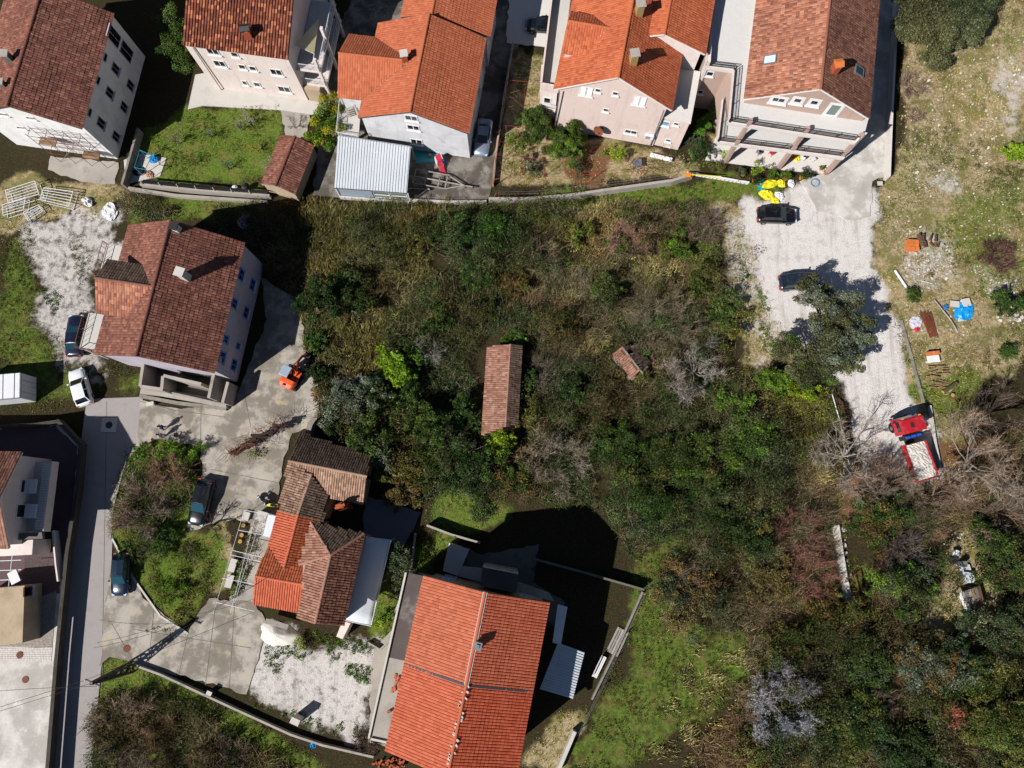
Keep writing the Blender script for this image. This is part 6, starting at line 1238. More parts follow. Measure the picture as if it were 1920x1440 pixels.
bare_bush(1045, 865, 4.2, 3.8, 'wide grey-brown leafless shrub south of the barn', ('7d7060', '6e6252', '8c8070', '5c5040'), 1500, leaf='dark')
bare_bush(1235, 610, 4.2, 3.6, 'broad dull-brown leafless shrub in the thicket', ('74644e', '645440', '83735c'), 1500); bare_bush(1175, 450, 2.8, 3.2, 'reddish-brown leafless shrub near the north edge', ('7d6358', '6c5348', '8a7466'), 900); bare_bush(1320, 425, 2.4, 2.8, 'brown leafless shrub at the north-east corner of the thicket', ('7a6254', '69513f', '8a7263'), 800); bare_bush(1010, 480, 2.8, 3.0, 'grey leafless shrub north-east of the bramble', ('746850', '635842', '847860'), 900); bare_bush(800, 660, 2.0, 2.0, 'pale leafless bush east of the yellow-green tree', ('8f877c', '7d756a'), 500); bare_bush(1010, 700, 2.8, 3.0, 'brown leafless shrub beside the barn', ('6a5a4a', '5a4c3e', '796a5a'), 900); bare_bush(1095, 770, 3.0, 2.8, 'low brown leafless shrub between barn and hut', ('6a5c4a', '594b3a', '77684f'), 900)
bare_bush(665, 735, 2.4, 3.0, 'silver-twigged shrub behind the log pile', ('8f8a80', '7d786e', 'a09a90'), 700); bare_bush(1110, 530, 2.2, 1.8, 'thin brown shrub among pale grass', ('7c6c58', '6b5c49'), 500)
bare_tree(1850, 860, 6.6, 6.5, 'spreading brown leafless tree at the east edge', 'bark_grey', 10, ('8a7a68', '75665a', '998a78'), dense=1.5, w=.022, trunk_r=.1); bare_tree(1845, 715, 5.0, 6.0, 'dark-limbed leafless tree on the slope above the truck', 'bark_dark', 6, ('5c5048', '4a4038', '6e6258'), dense=.9, w=.022, base=(1835,790), trunk_r=.2); bare_tree(1770, 930, 4.0, 4.0, 'brown leafless tree below the truck', 'bark_brown', 7, ('7f6b5c', '6c594b'), dense=1.2); bare_tree(1900, 960, 4.5, 5.0, 'tangled leafless tree right of the barrels', 'bark_brown', 7, ('86766a', '74655a'), dense=1.2)
bare_tree(1470, 1335, 5.0, 5.2, 'tree hazed with pale greyish blossom', 'bark_lilac', 9, ('857a7a', '9a9090'), dense=1.3, blossom=['8f898a', '9d9798', '807a7c'], w=.02, name='blossoming_tree')
bare_tree(1520, 815, 5.2, 4.4, 'half-dead tree spreading pale branches beside the fenced gravel edge', 'bark_grey', 9, ('978c7e', '82786a'), dense=1.0, base=(1572,858), w=.02); bare_tree(1660, 885, 4.2, 4.6, 'bare tree reaching over the gravel in front of the truck', 'bark_brown', 8, ('6a5c50', '7a6c60'), dense=1.2, base=(1655,905), w=.018, trunk_r=.09); bare_bush(1660, 900, 3.2, 2.4, 'dark leafless bush in front of the red truck', ('5c4f46', '6a5c52', '7a6c62'), 1100, leaf='dark'); bare_bush(1500, 1000, 3.4, 2.2, 'reddish-brown brush west of the stone path', ('6e5044', '7d5e50', '5c4238'), 1300); bare_bush(1520, 1080, 3.0, 2.0, 'reddish-brown brush beside the stone path end', ('6e5044', '7d5e50', '5c4238'), 1100); bare_bush(1690, 1040, 3.0, 2.4, 'dark purple-brown leafless bush below the ivy bush', ('6a5850', '5a4a44', '78665e'), 1000); bare_bush(1640, 1320, 3.0, 2.4, 'brown leafless bush in the lower wood', ('6e5a4c', '7d6a5a'), 900); bare_bush(1290, 1090, 2.6, 2.4, 'brown twiggy bush beside the lower meadow', ('5c4c46', '6c5c54'), 700); bare_bush(1400, 1370, 2.6, 1.8, 'brown brush at the lower end of the meadow', ('6e5c48', '5d4c3a'), 700)
bare_bush(270, 955, 3.4, 2.0, 'large brown leafless bush on the west side of the island', ('6e5a4c', '7f6b5c', '5c493c', '8d7a6c'), 1500, leaf='dark'); bare_bush(315, 880, 2.5, 1.8, 'brown leafless bush at the north of the island', ('78614f', '6a5443', '877160'), 1000, leaf='brownleaf'); bare_bush(235, 1370, 4.0, 2.2, 'large brown leafless bush at the lower left edge', ('685a4c', '776958', '57493c'), 1500, leaf='dark'); bare_bush(330, 1400, 3.6, 2.0, 'olive-brown brush along the bottom edge', ('5c5038', '6b5f44', '4c422e'), 1300, leaf='dark'); bare_bush(430, 1420, 2.4, 1.8, 'dark brush near the small statue', ('4f453a', '5e5346'), 700, leaf='dark')
bare_bush(690, 1385, 1.6, 1.6, 'dark twiggy shrub at the wall by the big house', ('4c423a', '5c5048'), 500); bare_bush(900, 960, 1.4, 1.2, 'low bush at the edge of the shaded meadow', ('5c5a3a', '4c4a2e'), 300, leaf='green')
# pollarded vine trunks over the street
def vine():
    root = thing('pollarded_vine', V2(U(470,832,0)), 'gnarled pollarded vine with long bare shoots over the street', 'vine'); m = MB(); cl = Cloud(); pts = [U(437,850,1.2), U(455,838,1.7), U(478,822,2.0), U(505,812,2.1), U(522,804,2.2)]
    for a, b in zip(pts[:-1], pts[1:]):
        for k in range(3): m.tube(a+Vector((random.gauss(0,.2),random.gauss(0,.2),random.gauss(0,.15))), b+Vector((random.gauss(0,.2),random.gauss(0,.2),random.gauss(0,.15))), .14, .11, 6)
    for q in (pts[0], pts[2]): m.tube((q.x,q.y,-.1), q, .16, .12, 7)
    S, Dv, L = [], [], []
    for hx, hy, n in ((440,848,70),(460,822,40),(490,806,40),(522,800,55),(480,845,25)):
        for k in range(n): o = U(hx+random.gauss(0,7),hy+random.gauss(0,5),1.9); an = random.uniform(0,6.28); d = Vector((math.cos(an)-.35,math.sin(an)*.8,random.uniform(.2,.8))).normalized(); S.append(tuple(o+d*.1)); Dv.append(tuple(d)); L.append(random.choice((.4,.7,1.1,1.6))*random.uniform(.7,1.3))
    cl.twigs(np.array(S), np.array(Dv), np.array(L), .017, ['6a4a3c','7a584a','5a4034']); g_ = Cloud(); g_.leaves(np.array([[*U(x,y,1.7)] for x,y in ((440,848),(455,838),(470,828),(485,822),(500,815),(515,808))]), np.full((6,3),.55)*np.array([1.1,.8,.6]), 170, .075, ['3a2e22','4a3b2c','2e2a1c','54442f']); g_.leaves(np.array([[*U(478,852,.5)]]), np.array([[1.0,.5,.4]]), 120, .1, LEAF['citrus'])
    m.build('trunk', 'bark_dark', root); cl.build('shoots', root); g_.build('leaves', root)
vine()
bare_tree(432, 950, 2.4, 3.2, 'small dark bare tree by the wire pergola', 'bark_dark', 4, ('3f362f', '4c423a'), dense=.25, base=(400,985), w=.03, trunk_r=.11)
for x, y, lb in ((455,215,'bare fruit tree at the lawn top edge'),(500,300,'white-barked bare fruit tree beside the shed'),(545,225,'thin bare tree by the worn path')): bare_tree(x, y, 1.7, 2.4, lb, 'bark_grey', 5, ('8a8278','9a9288'), dense=.4, trunk_r=.06, w=.018)
bare_bush(1870, 480, 1.9, .8, 'heap of cut brown branches on the meadow', ('5e4c42','6e5a4e','4e3e36'), 900, w=.025, name='brush_pile', up=.1); bare_bush(1710, 158, 1.8, .5, 'pile of grey cut branches below the hillside olive', ('8a7c6a','776a5a','9a8c7a'), 500, name='brush_pile', up=0); bare_bush(1715, 215, 1.0, .4, 'small scatter of cut twigs on the slope', ('8a7c6a','776a5a'), 200, name='brush_pile', up=0)
# ------------------------------------------------------------------ vehicles
def loft(m, rings, cap=True, t=.5):
    n = len(rings[0]); vs = [p for r in rings for p in r]; fs = [(j*n+i, j*n+(i+1) % n, (j+1)*n+(i+1) % n, (j+1)*n+i) for j in range(len(rings)-1) for i in range(n)]
    if cap: fs += [tuple(range(n))[::-1], tuple(range((len(rings)-1)*n, len(rings)*n))]
    m.add(vs, fs, t)
def car(px, py, heading, label, paint_, L=4.3, W=1.75, Hc=1.48, kind='hatch', glass_='glass_car', z=.07, zc=.75):
    p = U(px, py, zc); root = thing('parked_car', Vector((p.x, p.y, z)), label, 'car', 'cars parked around the houses', heading); hl = L/2; m = MB()
    def ring(x, hw, zb, zs, zt):
        return [(x, -hw*.9, zb), (x, -hw, zb+.12), (x, -hw, zs-.12), (x, -hw*.93, zs), (x, -hw*.55, zt), (x, 0, zt+.015), (x, hw*.55, zt), (x, hw*.93, zs), (x, hw, zs-.12), (x, hw, zb+.12), (x, hw*.9, zb)]
    hw = W/2; st = [(-hl, .78, .38, .62, .66), (-hl+.06, .90, .28, .80, .86), (-hl+.3, .98, .22, .88, .95), (-hl*.4, 1, .20, .90, .97), (0, 1, .20, .90, .97), (hl*.35, 1, .20, .88, .96), (hl*.62, .985, .22, .82, .92), (hl-.35, .94, .24, .74, .82), (hl-.1, .82, .28, .62, .68), (hl, .66, .34, .52, .55)]
    loft(m, [ring(x, hw*k, a, b, t) for x, k, a, b, t in st]); m.build('body', paint_, root, local=True, smooth=True)
    xr = -hl+(.22 if kind == 'hatch' else .75); xf = hl*.42; rr = xr+(.42 if kind == 'hatch' else .55); rf = hl*.02+.08; zb = .93; zt = Hc; wb = hw*.90; wt = hw*.70
    def gh(m, o=0.0):
        B = [(xr, -wb*.92), (xf, -wb*.9), (xf, wb*.9), (xr, wb*.92)]; T_ = [(rr, -wt), (rf, -wt*.97), (rf, wt*.97), (rr, wt)]
        return [Vector((x, y, zb)) for x, y in B], [Vector((x, y, zt-.03)) for x, y in T_]
    B, T_ = gh(m); mid = Vector(((rr+rf)/2, 0, zt+.02)); g_ = MB(); g_.add(B+T_, [(0,1,5,4),(1,2,6,5),(2,3,7,6),(3,0,4,7)]); 
    vs = T_+[(T_[0]+T_[3])/2+Vector((.1,0,.04)), (T_[1]+T_[2])/2+Vector((-.1,0,.05))]; g_.add(vs, [(0,1,5,4),(1,2,5),(2,3,4,5),(3,0,4)], .5); g_.build('roof', paint_, root, local=True)
    def pane(nm, a, b, c_, d, ins=.1, off=.012):
        n = (b-a).cross(d-a).normalized(); cen = (a+b+c_+d)/4; n = n if n.dot(cen-Vector((0,0,.9))) > 0 else -n
        q = [cen+(v-cen)*(1-ins)+n*off for v in (a,b,c_,d)]; w = MB(); w.add(q, [(0,1,2,3)]); w.build(nm, glass_, root, local=True)
    pane('windscreen', B[1], B[2], T_[2], T_[1], .07); pane('rear_window', B[3], B[0], T_[0], T_[3], .14)
    for a, b, c_, d in ((B[0],B[1],T_[1],T_[0]), (B[2],B[3],T_[3],T_[2])):
        ma, mb = (a+b)/2, (c_+d)/2; pane('side_window', a, ma, mb, d, .12); pane('side_window', ma, b, c_, mb, .12)
    for sx in (-hl+.78, hl-.82):
        for sy in (-1, 1):
            w = MB(); w.tube((sx, sy*(hw-.20), .31), (sx, sy*(hw+.005), .31), .31, .31, 18); wo = w.build('wheel', 'rubber', root, local=True); w = MB(); w.tube((sx, sy*(hw-.02), .31), (sx, sy*(hw+.015), .31), .2, .19, 12); w.build('rim', 'metal_grey', wo, local=True)
    for sy in (-1, 1):
        w = MB(); w.box((hl-.17, sy*hw*.66, .62), (.24,.3,.13), sy*-.35); w.build('headlight', 'glass_roof', root, local=True); w = MB(); w.box((-hl+.07, sy*hw*.74, .78), (.1,.26,.16)); w.build('taillight', 'plastic_red', root, local=True); w = MB(); w.box((xf-.28, sy*(hw+.08), .98), (.14,.2,.13)); w.build('mirror', paint_, root, local=True, bevel=.03)
    w = MB(); w.box((-hl+.0, 0, .5), (.02,.5,.12)); w.build('number_plate', 'trim_white', root, local=True)
    return root
car(1457, 403, R(-2), 'black hatchback parked on the open white gravel', 'paint_black', 4.35, 1.8)
car(1499, 527, R(4), 'dark car half hidden under the olive branches', 'paint_slate', 4.4, 1.8)
car(141, 629, R(93), 'navy saloon parked beside the red-brown roofed house', 'paint_navy', 4.6, 1.8, 1.45, 'saloon', 'glass_teal')
car(150, 726, R(111), 'white hatchback parked at the end of the lane', 'paint_white', 4.1, 1.75)
car(377, 942, R(-101), 'black estate car parked beside the planted island', 'paint_black', 4.7, 1.85, 1.6, 'hatch', 'glass_teal')
car(226, 1077, R(-89), 'dark teal hatchback parked on the lane corner', 'paint_teal', 4.2, 1.72, 1.48, 'hatch', 'glass_teal')
car(906, 257, R(-97), 'silver car in the shade beside the grey-walled house', 'paint_silver', 4.4, 1.75, 1.45, 'saloon')
car(1019, 46, R(176), 'black car in the pale walled court at the top', 'paint_black', 4.2, 1.75)
def truck():
    a, b = U(1713,795,2.6), U(1726,860,1.6); d = V2(a-b).normalized(); an = math.atan2(d.y, d.x); o = V2((a+b)/2); root = thing('tipper_truck', o, 'red tipper truck with pale load parked at the gravel end', 'truck', rz=an); L = (V2(a)-V2(b)).length; cx, bx_ = L/2, -L/2
    m = MB(); y = 1.22
    prof = [(.95,.75),(.95,1.5),(.72,2.45),(.55,2.58),(-.72,2.6),(-.8,2.5),(-.8,.75)]; rings = [[(cx+x, yy, zz) for x, zz in prof] for yy in (-y, -y*.97, y*.97, y)]; loft(m, rings, t=.5); m.build('cab', 'paint_red', root, local=True, bevel=.04)
    w = MB(); w.add([(cx+.955,-1.05,1.55),(cx+.955,1.05,1.55),(cx+.745,1.02,2.38),(cx+.745,-1.02,2.38)], [(0,1,2,3)]); w.build('windscreen', 'glass_car', root, local=True)
    for s in (-1, 1):
        w = MB(); w.box((cx+.05, s*1.235, 1.9), (1.0,.02,.6)); w.build('side_window', 'glass_car', root, local=True); w = MB(); w.box((cx+.75, s*.9, 2.6), (.12,.22,.08)); w.build('marker_light', 'plastic_orange', root, local=True); w = MB(); w.box((cx+.6, s*1.42, 1.75), (.14,.2,.4)); w.build('mirror', 'metal_dark', root, local=True)
        w = MB(); w.box((cx+1.0, s*.85, .95), (.08,.34,.2)); w.build('headlight', 'glass_roof', root, local=True)
    w = MB(); w.box((cx-.05, .15, 2.615), (.5,.35,.05)); w.build('roof_hatch', 'metal_dark', root, local=True); w = MB(); w.box((cx+1.0,0,.6), (.15,2.3,.3)); w.build('bumper', 'metal_dark', root, local=True)
    w = MB(); w.box((bx_/2+.3, 0, .72), (L+2.6,.9,.25)); w.build('chassis', 'metal_dark', root, local=True)
    w = MB(); w.box((cx-1.15,0,1.35), (.45,2.1,.9)); w.build('engine_cover', 'metal_dark', root, local=True)
    for k in range(3): w = MB(); w.tube((cx-1.15,-.75+k*.6,1.92),(cx-1.15,-.35+k*.6,1.92),.14,.14,10); w.build('air_tank', 'paint_blue', root, local=True)
    bl = 3.9; c0 = bx_-.25; w = MB(); w.box((c0,0,1.05), (bl,2.35,.14)); bed = w.build('bed', 'paint_red', root, local=True)
    for s in (-1, 1): w = MB(); w.box((c0, s*1.14, 1.4), (bl,.08,.56)); so = w.build('side_board', 'paint_red', bed, local=True); 
    for s in (-1, 1):
        for k in range(7): w = MB(); w.box((c0-bl/2+.3+k*.55, s*1.2, 1.4), (.07,.06,.56)); w.build('stake', 'metal_rust', bed, local=True)
    w = MB(); w.box((c0+bl/2-.04,0,1.5), (.08,2.2,.78)); w.build('head_board', 'metal_rust', bed, local=True); w = MB(); w.box((c0-bl/2+.04,0,1.4), (.08,2.2,.56)); w.build('tail_board', 'paint_red', bed, local=True)
    w = MB(); nx, ny = 22, 14; vs = []
    for i in range(nx+1):
        for j in range(ny+1): x, yy = -bl/2+.1+(bl-.2)*i/nx, -1.05+2.1*j/ny; vs.append((c0+x, yy, 1.5+.22*math.sin(math.pi*i/nx)*math.sin(math.pi*j/ny)+random.uniform(-.05,.06)))
    w.add(vs, [(i*(ny+1)+j, (i+1)*(ny+1)+j, (i+1)*(ny+1)+j+1, i*(ny+1)+j+1) for i in range(nx) for j in range(ny)]); w.build('load', 'pale_rubble', bed, local=True)
    for x, dbl in ((cx+.1, 0), (c0-.9, 1)):
        for s in (-1, 1): w = MB(); w.tube((x, s*(1.2-.3-.25*dbl), .5), (x, s*1.22, .5), .5, .5, 20); wo = w.build('wheel', 'rubber', root, local=True); w = MB(); w.tube((x, s*1.15, .5), (x, s*1.24, .5), .27, .22, 12); w.build('rim', 'metal_grey', wo, local=True)
truck()
def excavator():
    o = V2(U(545,707,1.0)); an = math.atan2(*(V2(U(570,660,1.2))-o).yx); root = thing('mini_excavator', o, 'orange mini excavator with grey cab roof at the edge of the thicket', 'excavator', rz=an)
    for s in (-1, 1):
        w = MB(); pr = [(-1.0,.0),(-1.12,.2),(-1.0,.42),(1.0,.42),(1.12,.2),(1.0,.0)]; loft(w, [[(x, s*.75+yy, z) for x, z in pr] for yy in (-.18,.18)]); t_ = w.build('track', 'rubber', root, local=True)
        for k in range(10): w = MB(); w.box((-.95+k*.21, s*.75, .43), (.08,.37,.03)); w.build('track_pad', 'metal_dark', t_, local=True)
    w = MB(); w.box((0,0,.3), (1.2,1.1,.25)); w.build('undercarriage', 'metal_dark', root, local=True)
    w = MB(); rings = []
    for x, hw, zt in ((-1.25,.5,1.15),(-1.15,.72,1.3),(-.8,.82,1.4),(-.3,.82,1.38),(-.25,.8,1.3)): rings.append([(x,-hw,.55),(x,-hw,zt-.12),(x,-hw*.8,zt),(x,hw*.8,zt),(x,hw,zt-.12),(x,hw,.55)])
    loft(w, rings); w.build('engine_cover', 'paint_orange', root, local=True, smooth=False, bevel=.05); w = MB(); w.box((-1.0,.1,1.42), (.2,.3,.06)); w.build('exhaust', 'metal_dark', root, local=True)
    w = MB(); w.box((.3,0,.66), (1.3,1.5,.25)); w.build('deck', 'paint_orange', root, local=True, bevel=.04)
    w = MB()
    for x, y in ((-.2,-.1),(-.2,.78),(.75,-.1),(.75,.78)): w.bar((x,y,.7),(x,y,2.3),.07)
    cab = w.build('cab_frame', 'metal_dark', root, local=True); w = MB(); w.box((.28,.34,2.35), (1.15,1.0,.1)); w.build('cab_roof', 'paint_grey', cab, local=True, bevel=.04)
    for c0, sz in (((.78,.34,1.7),(.02,.8,1.0)),((.28,.81,1.7),(.85,.02,1.0)),((.28,-.13,1.7),(.85,.02,1.0))): w = MB(); w.box(c0, sz); w.build('pane', 'glass_car', cab, local=True)
    w = MB(); w.box((.2,.35,1.0), (.5,.5,.5)); w.build('seat', 'metal_dark', root, local=True)
    w = MB(); w.bar((.8,-.1,.8),(1.5,-.2,2.0),.24,.3); w.bar((1.5,-.2,2.0),(2.4,-.28,1.9),.2,.26); w.build('boom', 'paint_orange', root, local=True); w = MB(); w.bar((2.4,-.28,1.95),(2.75,-.3,.75),.18,.22); w.build('stick', 'paint_orange', root, local=True)
    w = MB(); w.tube((.95,-.13,.9),(1.65,-.22,1.75),.06); w.tube((1.5,-.2,2.25),(2.3,-.27,2.15),.06); w.build('hydraulic_ram', 'metal_grey', root, local=True)
    w = MB(); pr = [(2.55,.75),(2.5,.3),(2.75,.08),(3.1,.15),(3.15,.5),(2.95,.75)]; loft(w, [[(x, y-.3, z) for x, z in pr] for y in (-.35,.35)]); w.build('bucket', 'metal_dark', root, local=True)
    w = MB(); w.box((1.35,0,.3), (.08,1.6,.4)); w.build('blade', 'metal_grey', root, local=True); w = MB(); w.tube((1.05,.45,1.5),(1.05,.45,1.62),.16,.16,12); w.build('work_lamp', 'plastic_white', root, local=True)
excavator()
# ------------------------------------------------------------------ people
def person(px, py, face, label, top, legs, arm=0.0, hair='hair', stride=.16):
    o = V2(U(px, py, 0)); root = thing('person', o+Vector((0,0,.066)), label, 'person', 'people walking on the street', face)
    def skin(name, V_, E_, Rr, mat, par, sub=2):
        me = bpy.data.meshes.new(name); me.from_pydata(V_, E_, []); ob = link(name, me, par); me.materials.append(MAT[mat]); s = ob.modifiers.new('skin', 'SKIN'); s.use_smooth_shade = True
        for v, r in zip(me.skin_vertices[0].data, Rr): v.radius = (r, r*1.0)
        me.skin_vertices[0].data[0].use_root = True; ss = ob.modifiers.new('sub', 'SUBSURF'); ss.levels = sub; ss.render_levels = sub; return ob
    # one continuous body: pelvis, spine, neck, head, arms with hands, legs with feet (+x is forward)
    V_ = [(0,0,.95),(0,0,1.15),(0,0,1.36),(.01,0,1.5),(.02,0,1.60),(.03,0,1.70), (0,.17,1.40),(-.02,.25,1.16),(.10+arm,.25,.95),(.17+arm,.24,.87), (0,-.17,1.40),(.03,-.25,1.16),(.12,-.24,.94),(.17,-.23,.86), (0,.10,.90),(stride*.6,.10,.50),(stride*.5,.10,.09),(stride*.5+.15,.11,.04), (0,-.10,.90),(-stride*.2,-.10,.50),(-stride,-.10,.10),(-stride+.14,-.11,.04)]
    E_ = [(0,1),(1,2),(2,3),(3,4),(4,5),(2,6),(6,7),(7,8),(8,9),(2,10),(10,11),(11,12),(12,13),(0,14),(14,15),(15,16),(16,17),(0,18),(18,19),(19,20),(20,21)]
    Rr = [.14,.13,.15,.055,.085,.075,.065,.05,.038,.03,.065,.05,.038,.03,.10,.065,.045,.04,.10,.065,.045,.04]
    skin('body', V_, E_, Rr, 'skin', root)
    skin('shirt', [V_[1],V_[2],(0,0,1.44),V_[6],(V_[6][0]*.3+V_[7][0]*.7,.24,1.22),V_[10],(V_[10][0]*.3+V_[11][0]*.7,-.24,1.22),(0,0,.98)], [(0,1),(1,2),(1,3),(3,4),(1,5),(5,6),(0,7)], [.155,.175,.085,.085,.065,.085,.065,.16], top, root)
    skin('trousers', [(0,0,.97),V_[14],V_[15],V_[16],V_[18],V_[19],V_[20]], [(0,1),(1,2),(2,3),(0,4),(4,5),(5,6)], [.155,.115,.078,.06,.115,.078,.06], legs, root)
    m = MB(); m.lathe((.0,0,1.66), [(.02,-.06),(.095,-.02),(.11,.04),(.09,.11),(.03,.145)], 12); m.build('hair', hair, root, local=True, smooth=True)
    for s in (-1,1):
        m = MB(); hb = Vector(V_[9] if s > 0 else V_[13])
        for k in range(4): m.tube(hb+Vector((.0,(k-1.5)*.02,-.02)), hb+Vector((.035,(k-1.5)*.022,-.085-(.015 if k in (1,2) else 0))), .011, .008, 5)
        m.tube(hb+Vector((.02,-s*.02,0)), hb+Vector((.06,-s*.035,-.04)), .011, .008, 5); m.build('hand', 'skin', root, local=True, smooth=True)
        m = MB(); f = Vector(V_[17] if s > 0 else V_[21]); m.box(f+Vector((-.04,0,-.0)), (.27,.1,.09)); m.build('shoe', 'cloth_dark', root, local=True, bevel=.03)
    for s in (-1,1): m = MB(); m.lathe((.105,s*.033,1.66), [(.004,-.01),(.012,0),(.004,.01)], 6); m.build('eye', 'cloth_dark', root, local=True)
    m = MB(); m.add([(.10,-.015,1.645),(.10,.015,1.645),(.135,0,1.625),(.10,0,1.67)], [(0,1,2),(0,2,3),(1,3,2)]); m.build('nose', 'skin', root, local=True)
    return root
person(311, 803, R(200), 'person in a blue top and dark trousers walking on the street', 'cloth_blue', 'cloth_dark')
person(309, 818, R(190), 'person in white top walking beside the person in blue', 'cloth_white', 'cloth_violet', .1)
def stroller():
    o = V2(U(322,822,0)); root = thing('pushchair', o+Vector((0,0,.066)), 'lilac and white pushchair behind the walking people', 'pushchair', rz=R(190)); m = MB()
    for s in (-1,1): m.tube((-.35,s*.22,.12),(.35,s*.22,.95),.015); m.tube((.3,s*.22,.12),(-.25,s*.22,.7),.015)
    m.tube((.35,-.22,.95),(.35,.22,.95),.018); m.build('frame', 'metal_grey', root, local=True); m = MB(); m.box((.0,0,.5), (.6,.38,.08), M=Matrix.Rotation(-.3,3,'Y')); m.build('seat', 'cloth_violet', root, local=True); m = MB(); N = 8; vs = []
    for i in range(5):
        for j in range(N+1): a, b = math.pi*.5*i/4, math.pi*j/N; vs.append((-.15+.3*math.sin(a)*-.9+.1, .22*math.cos(b), .6+.32*math.sin(b)*math.cos(a*.6)))
    m.add(vs, [(i*(N+1)+j, i*(N+1)+j+1, (i+1)*(N+1)+j+1, (i+1)*(N+1)+j) for i in range(4) for j in range(N)]); m.build('hood', 'cloth_white', root, local=True, smooth=True)
    for x, s in ((-.35,-1),(-.35,1),(.3,-1),(.3,1)): m = MB(); m.tube((x,s*.22,.1),(x,s*.26,.1),.1,.1,12); m.build('wheel', 'rubber', root, local=True)
stroller()
# ------------------------------------------------------------------ walls and fences
wall_thing([(262,345),(380,357),(505,366)], .9, .22, 'concrete', 'concrete garden wall below the lawn, topped with dark panels')
pn = thing('panel_fence', V2(U(385,352,0)), 'row of dark sheet panels leaning on the lawn wall', 'fence')
for i in range(7):
    f = i/7; a = U(268+236*f, 345+21*f, 1.0); b = U(268+236*(f+.135), 345+21*(f+.135), 1.0); m = MB(); n = Vector((0,.5,-.55)); m.add([a+Vector((0,0,.35)), b+Vector((0,0,.35)), b+Vector((0,.55,-.05)), a+Vector((0,.55,-.05))], [(0,1,2,3)]); ob = m.build('panel', 'metal_dark', pn); ob.modifiers.new('t','SOLIDIFY').thickness = .04
    m = MB(); m.bar(a-Vector((.08,0,.1)), a+Vector((-.08,.1,.5)), .07); m.build('post', 'concrete_pale', pn)
wall_thing([(240,352),(330,366),(500,378)], .5, .3, 'concrete', 'lower concrete kerb wall beside the shaded strip')
wall_thing([(258,240),(244,290),(228,345)], 1.2, .25, 'stone_wall', 'brownish wall between the white house and the lawn')
wall_thing([(765,374),(840,378),(912,377)], .5, .25, 'concrete_pale', 'pale wall edging the yard with the trailer')
wall_thing([(916,372),(990,372),(1070,365),(1160,352),(1260,338),(1300,326)], 1.0, .3, 'concrete', 'stepped concrete wall below the fenced garden')
wall_thing([(924,345),(932,270),(945,180),(962,80)], .7, .2, 'plaster_beige', 'narrow garden wall between the driveway and the pink house')
wall_thing([(1668,330),(1672,230),(1686,-30)], 1.1, .25, 'concrete_white', 'pale boundary wall along the driveway')
wall_thing([(250,1247),(300,1265),(440,1330),(545,1378),(605,1398),(700,1420)], .55, .2, 'concrete', 'long thin wall between the gravel yard and the green bank')
wall_thing([(800,985),(845,1002),(900,1018)], 1.2, .2, 'concrete', 'thin wall along the small grass strip behind the big house')
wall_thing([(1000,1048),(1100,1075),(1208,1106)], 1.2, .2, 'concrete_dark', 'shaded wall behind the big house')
wall_thing([(778,1000),(772,1060),(755,1110),(735,1160)], .6, .15, 'concrete', 'kerb wall beside the silver-green tree')
wall_thing([(1745,760),(1755,830),(1768,895)], .35, .2, 'concrete_pale', 'low kerb behind the red truck')
wall_thing([(1690,600),(1712,680),(1732,755)], .15, .3, 'stone_wall', 'low stone edge along the gravel track')
wall_thing([(1567,985),(1574,1030),(1582,1080),(1592,1130)], .5, .75, 'stone_pale', 'pale broken stone wall in the brown brush')
wall_thing([(575,815),(582,795),(588,785)], 2.0, .5, 'stone_wall', 'stub of old wall beside the mossy roof')
wall_thing([(690,1205),(712,1218),(738,1195),(742,1150)], .5, .15, 'concrete', 'curved kerb around the narrow grass bed')
wall_thing([(210,1010),(250,1085),(300,1155),(352,1188)], .15, .18, 'concrete_pale', 'kerb along the south-west of the planted island'); wall_thing([(236,862),(214,940),(206,1012)], .12, .15, 'concrete', 'kerb along the west of the planted island')
def post_fence(pts, label, h=1.1, mat='metal_rust', wires=2, step=2.0, r=.03, wire_mat='metal_grey', name='wire_fence'):
    P = [U(x,y,0) for x,y in pts]; root = thing(name, sum(P, Vector((0,0,0)))/len(P), label, 'fence')
    for a, b in zip(P[:-1], P[1:]):
        n = max(1, round((b-a).length/step))
        for i in range(n+1): m = MB(); q = a+(b-a)*(i/n); m.tube(q-Vector((0,0,.1)), q+Vector((0,0,h)), r, n=6); m.build('post', mat, root)
        w = MB()
        for k in range(wires): w.tube(a+Vector((0,0,h*(1-k*.35))), b+Vector((0,0,h*(1-k*.35))), .012, n=4)
        w.build('wire', wire_mat, root)
post_fence([(924,350),(940,240),(960,110)], 'rusty post fence on the garden wall by the driveway', 1.6, 'metal_red', 3, 2.4)
post_fence([(935,372),(1010,370),(1075,362),(1180,350),(1250,340)], 'red posts and wires along the lower garden wall', 1.6, 'metal_red', 2, 2.6)
post_fence([(1205,1112),(1170,1190),(1125,1290),(1085,1370)], 'thin post and wire fence along the meadow', 1.2, 'wood_grey', 3, 3.0, .045)
wall_thing([(1205,1110),(1165,1200),(1110,1312)], .35, .18, 'stone_wall', 'low mossy kerb under the meadow fence'); wall_thing([(1078,1372),(1045,1450)], .9, .35, 'concrete_pale', 'pale broad wall end by the lower meadow')
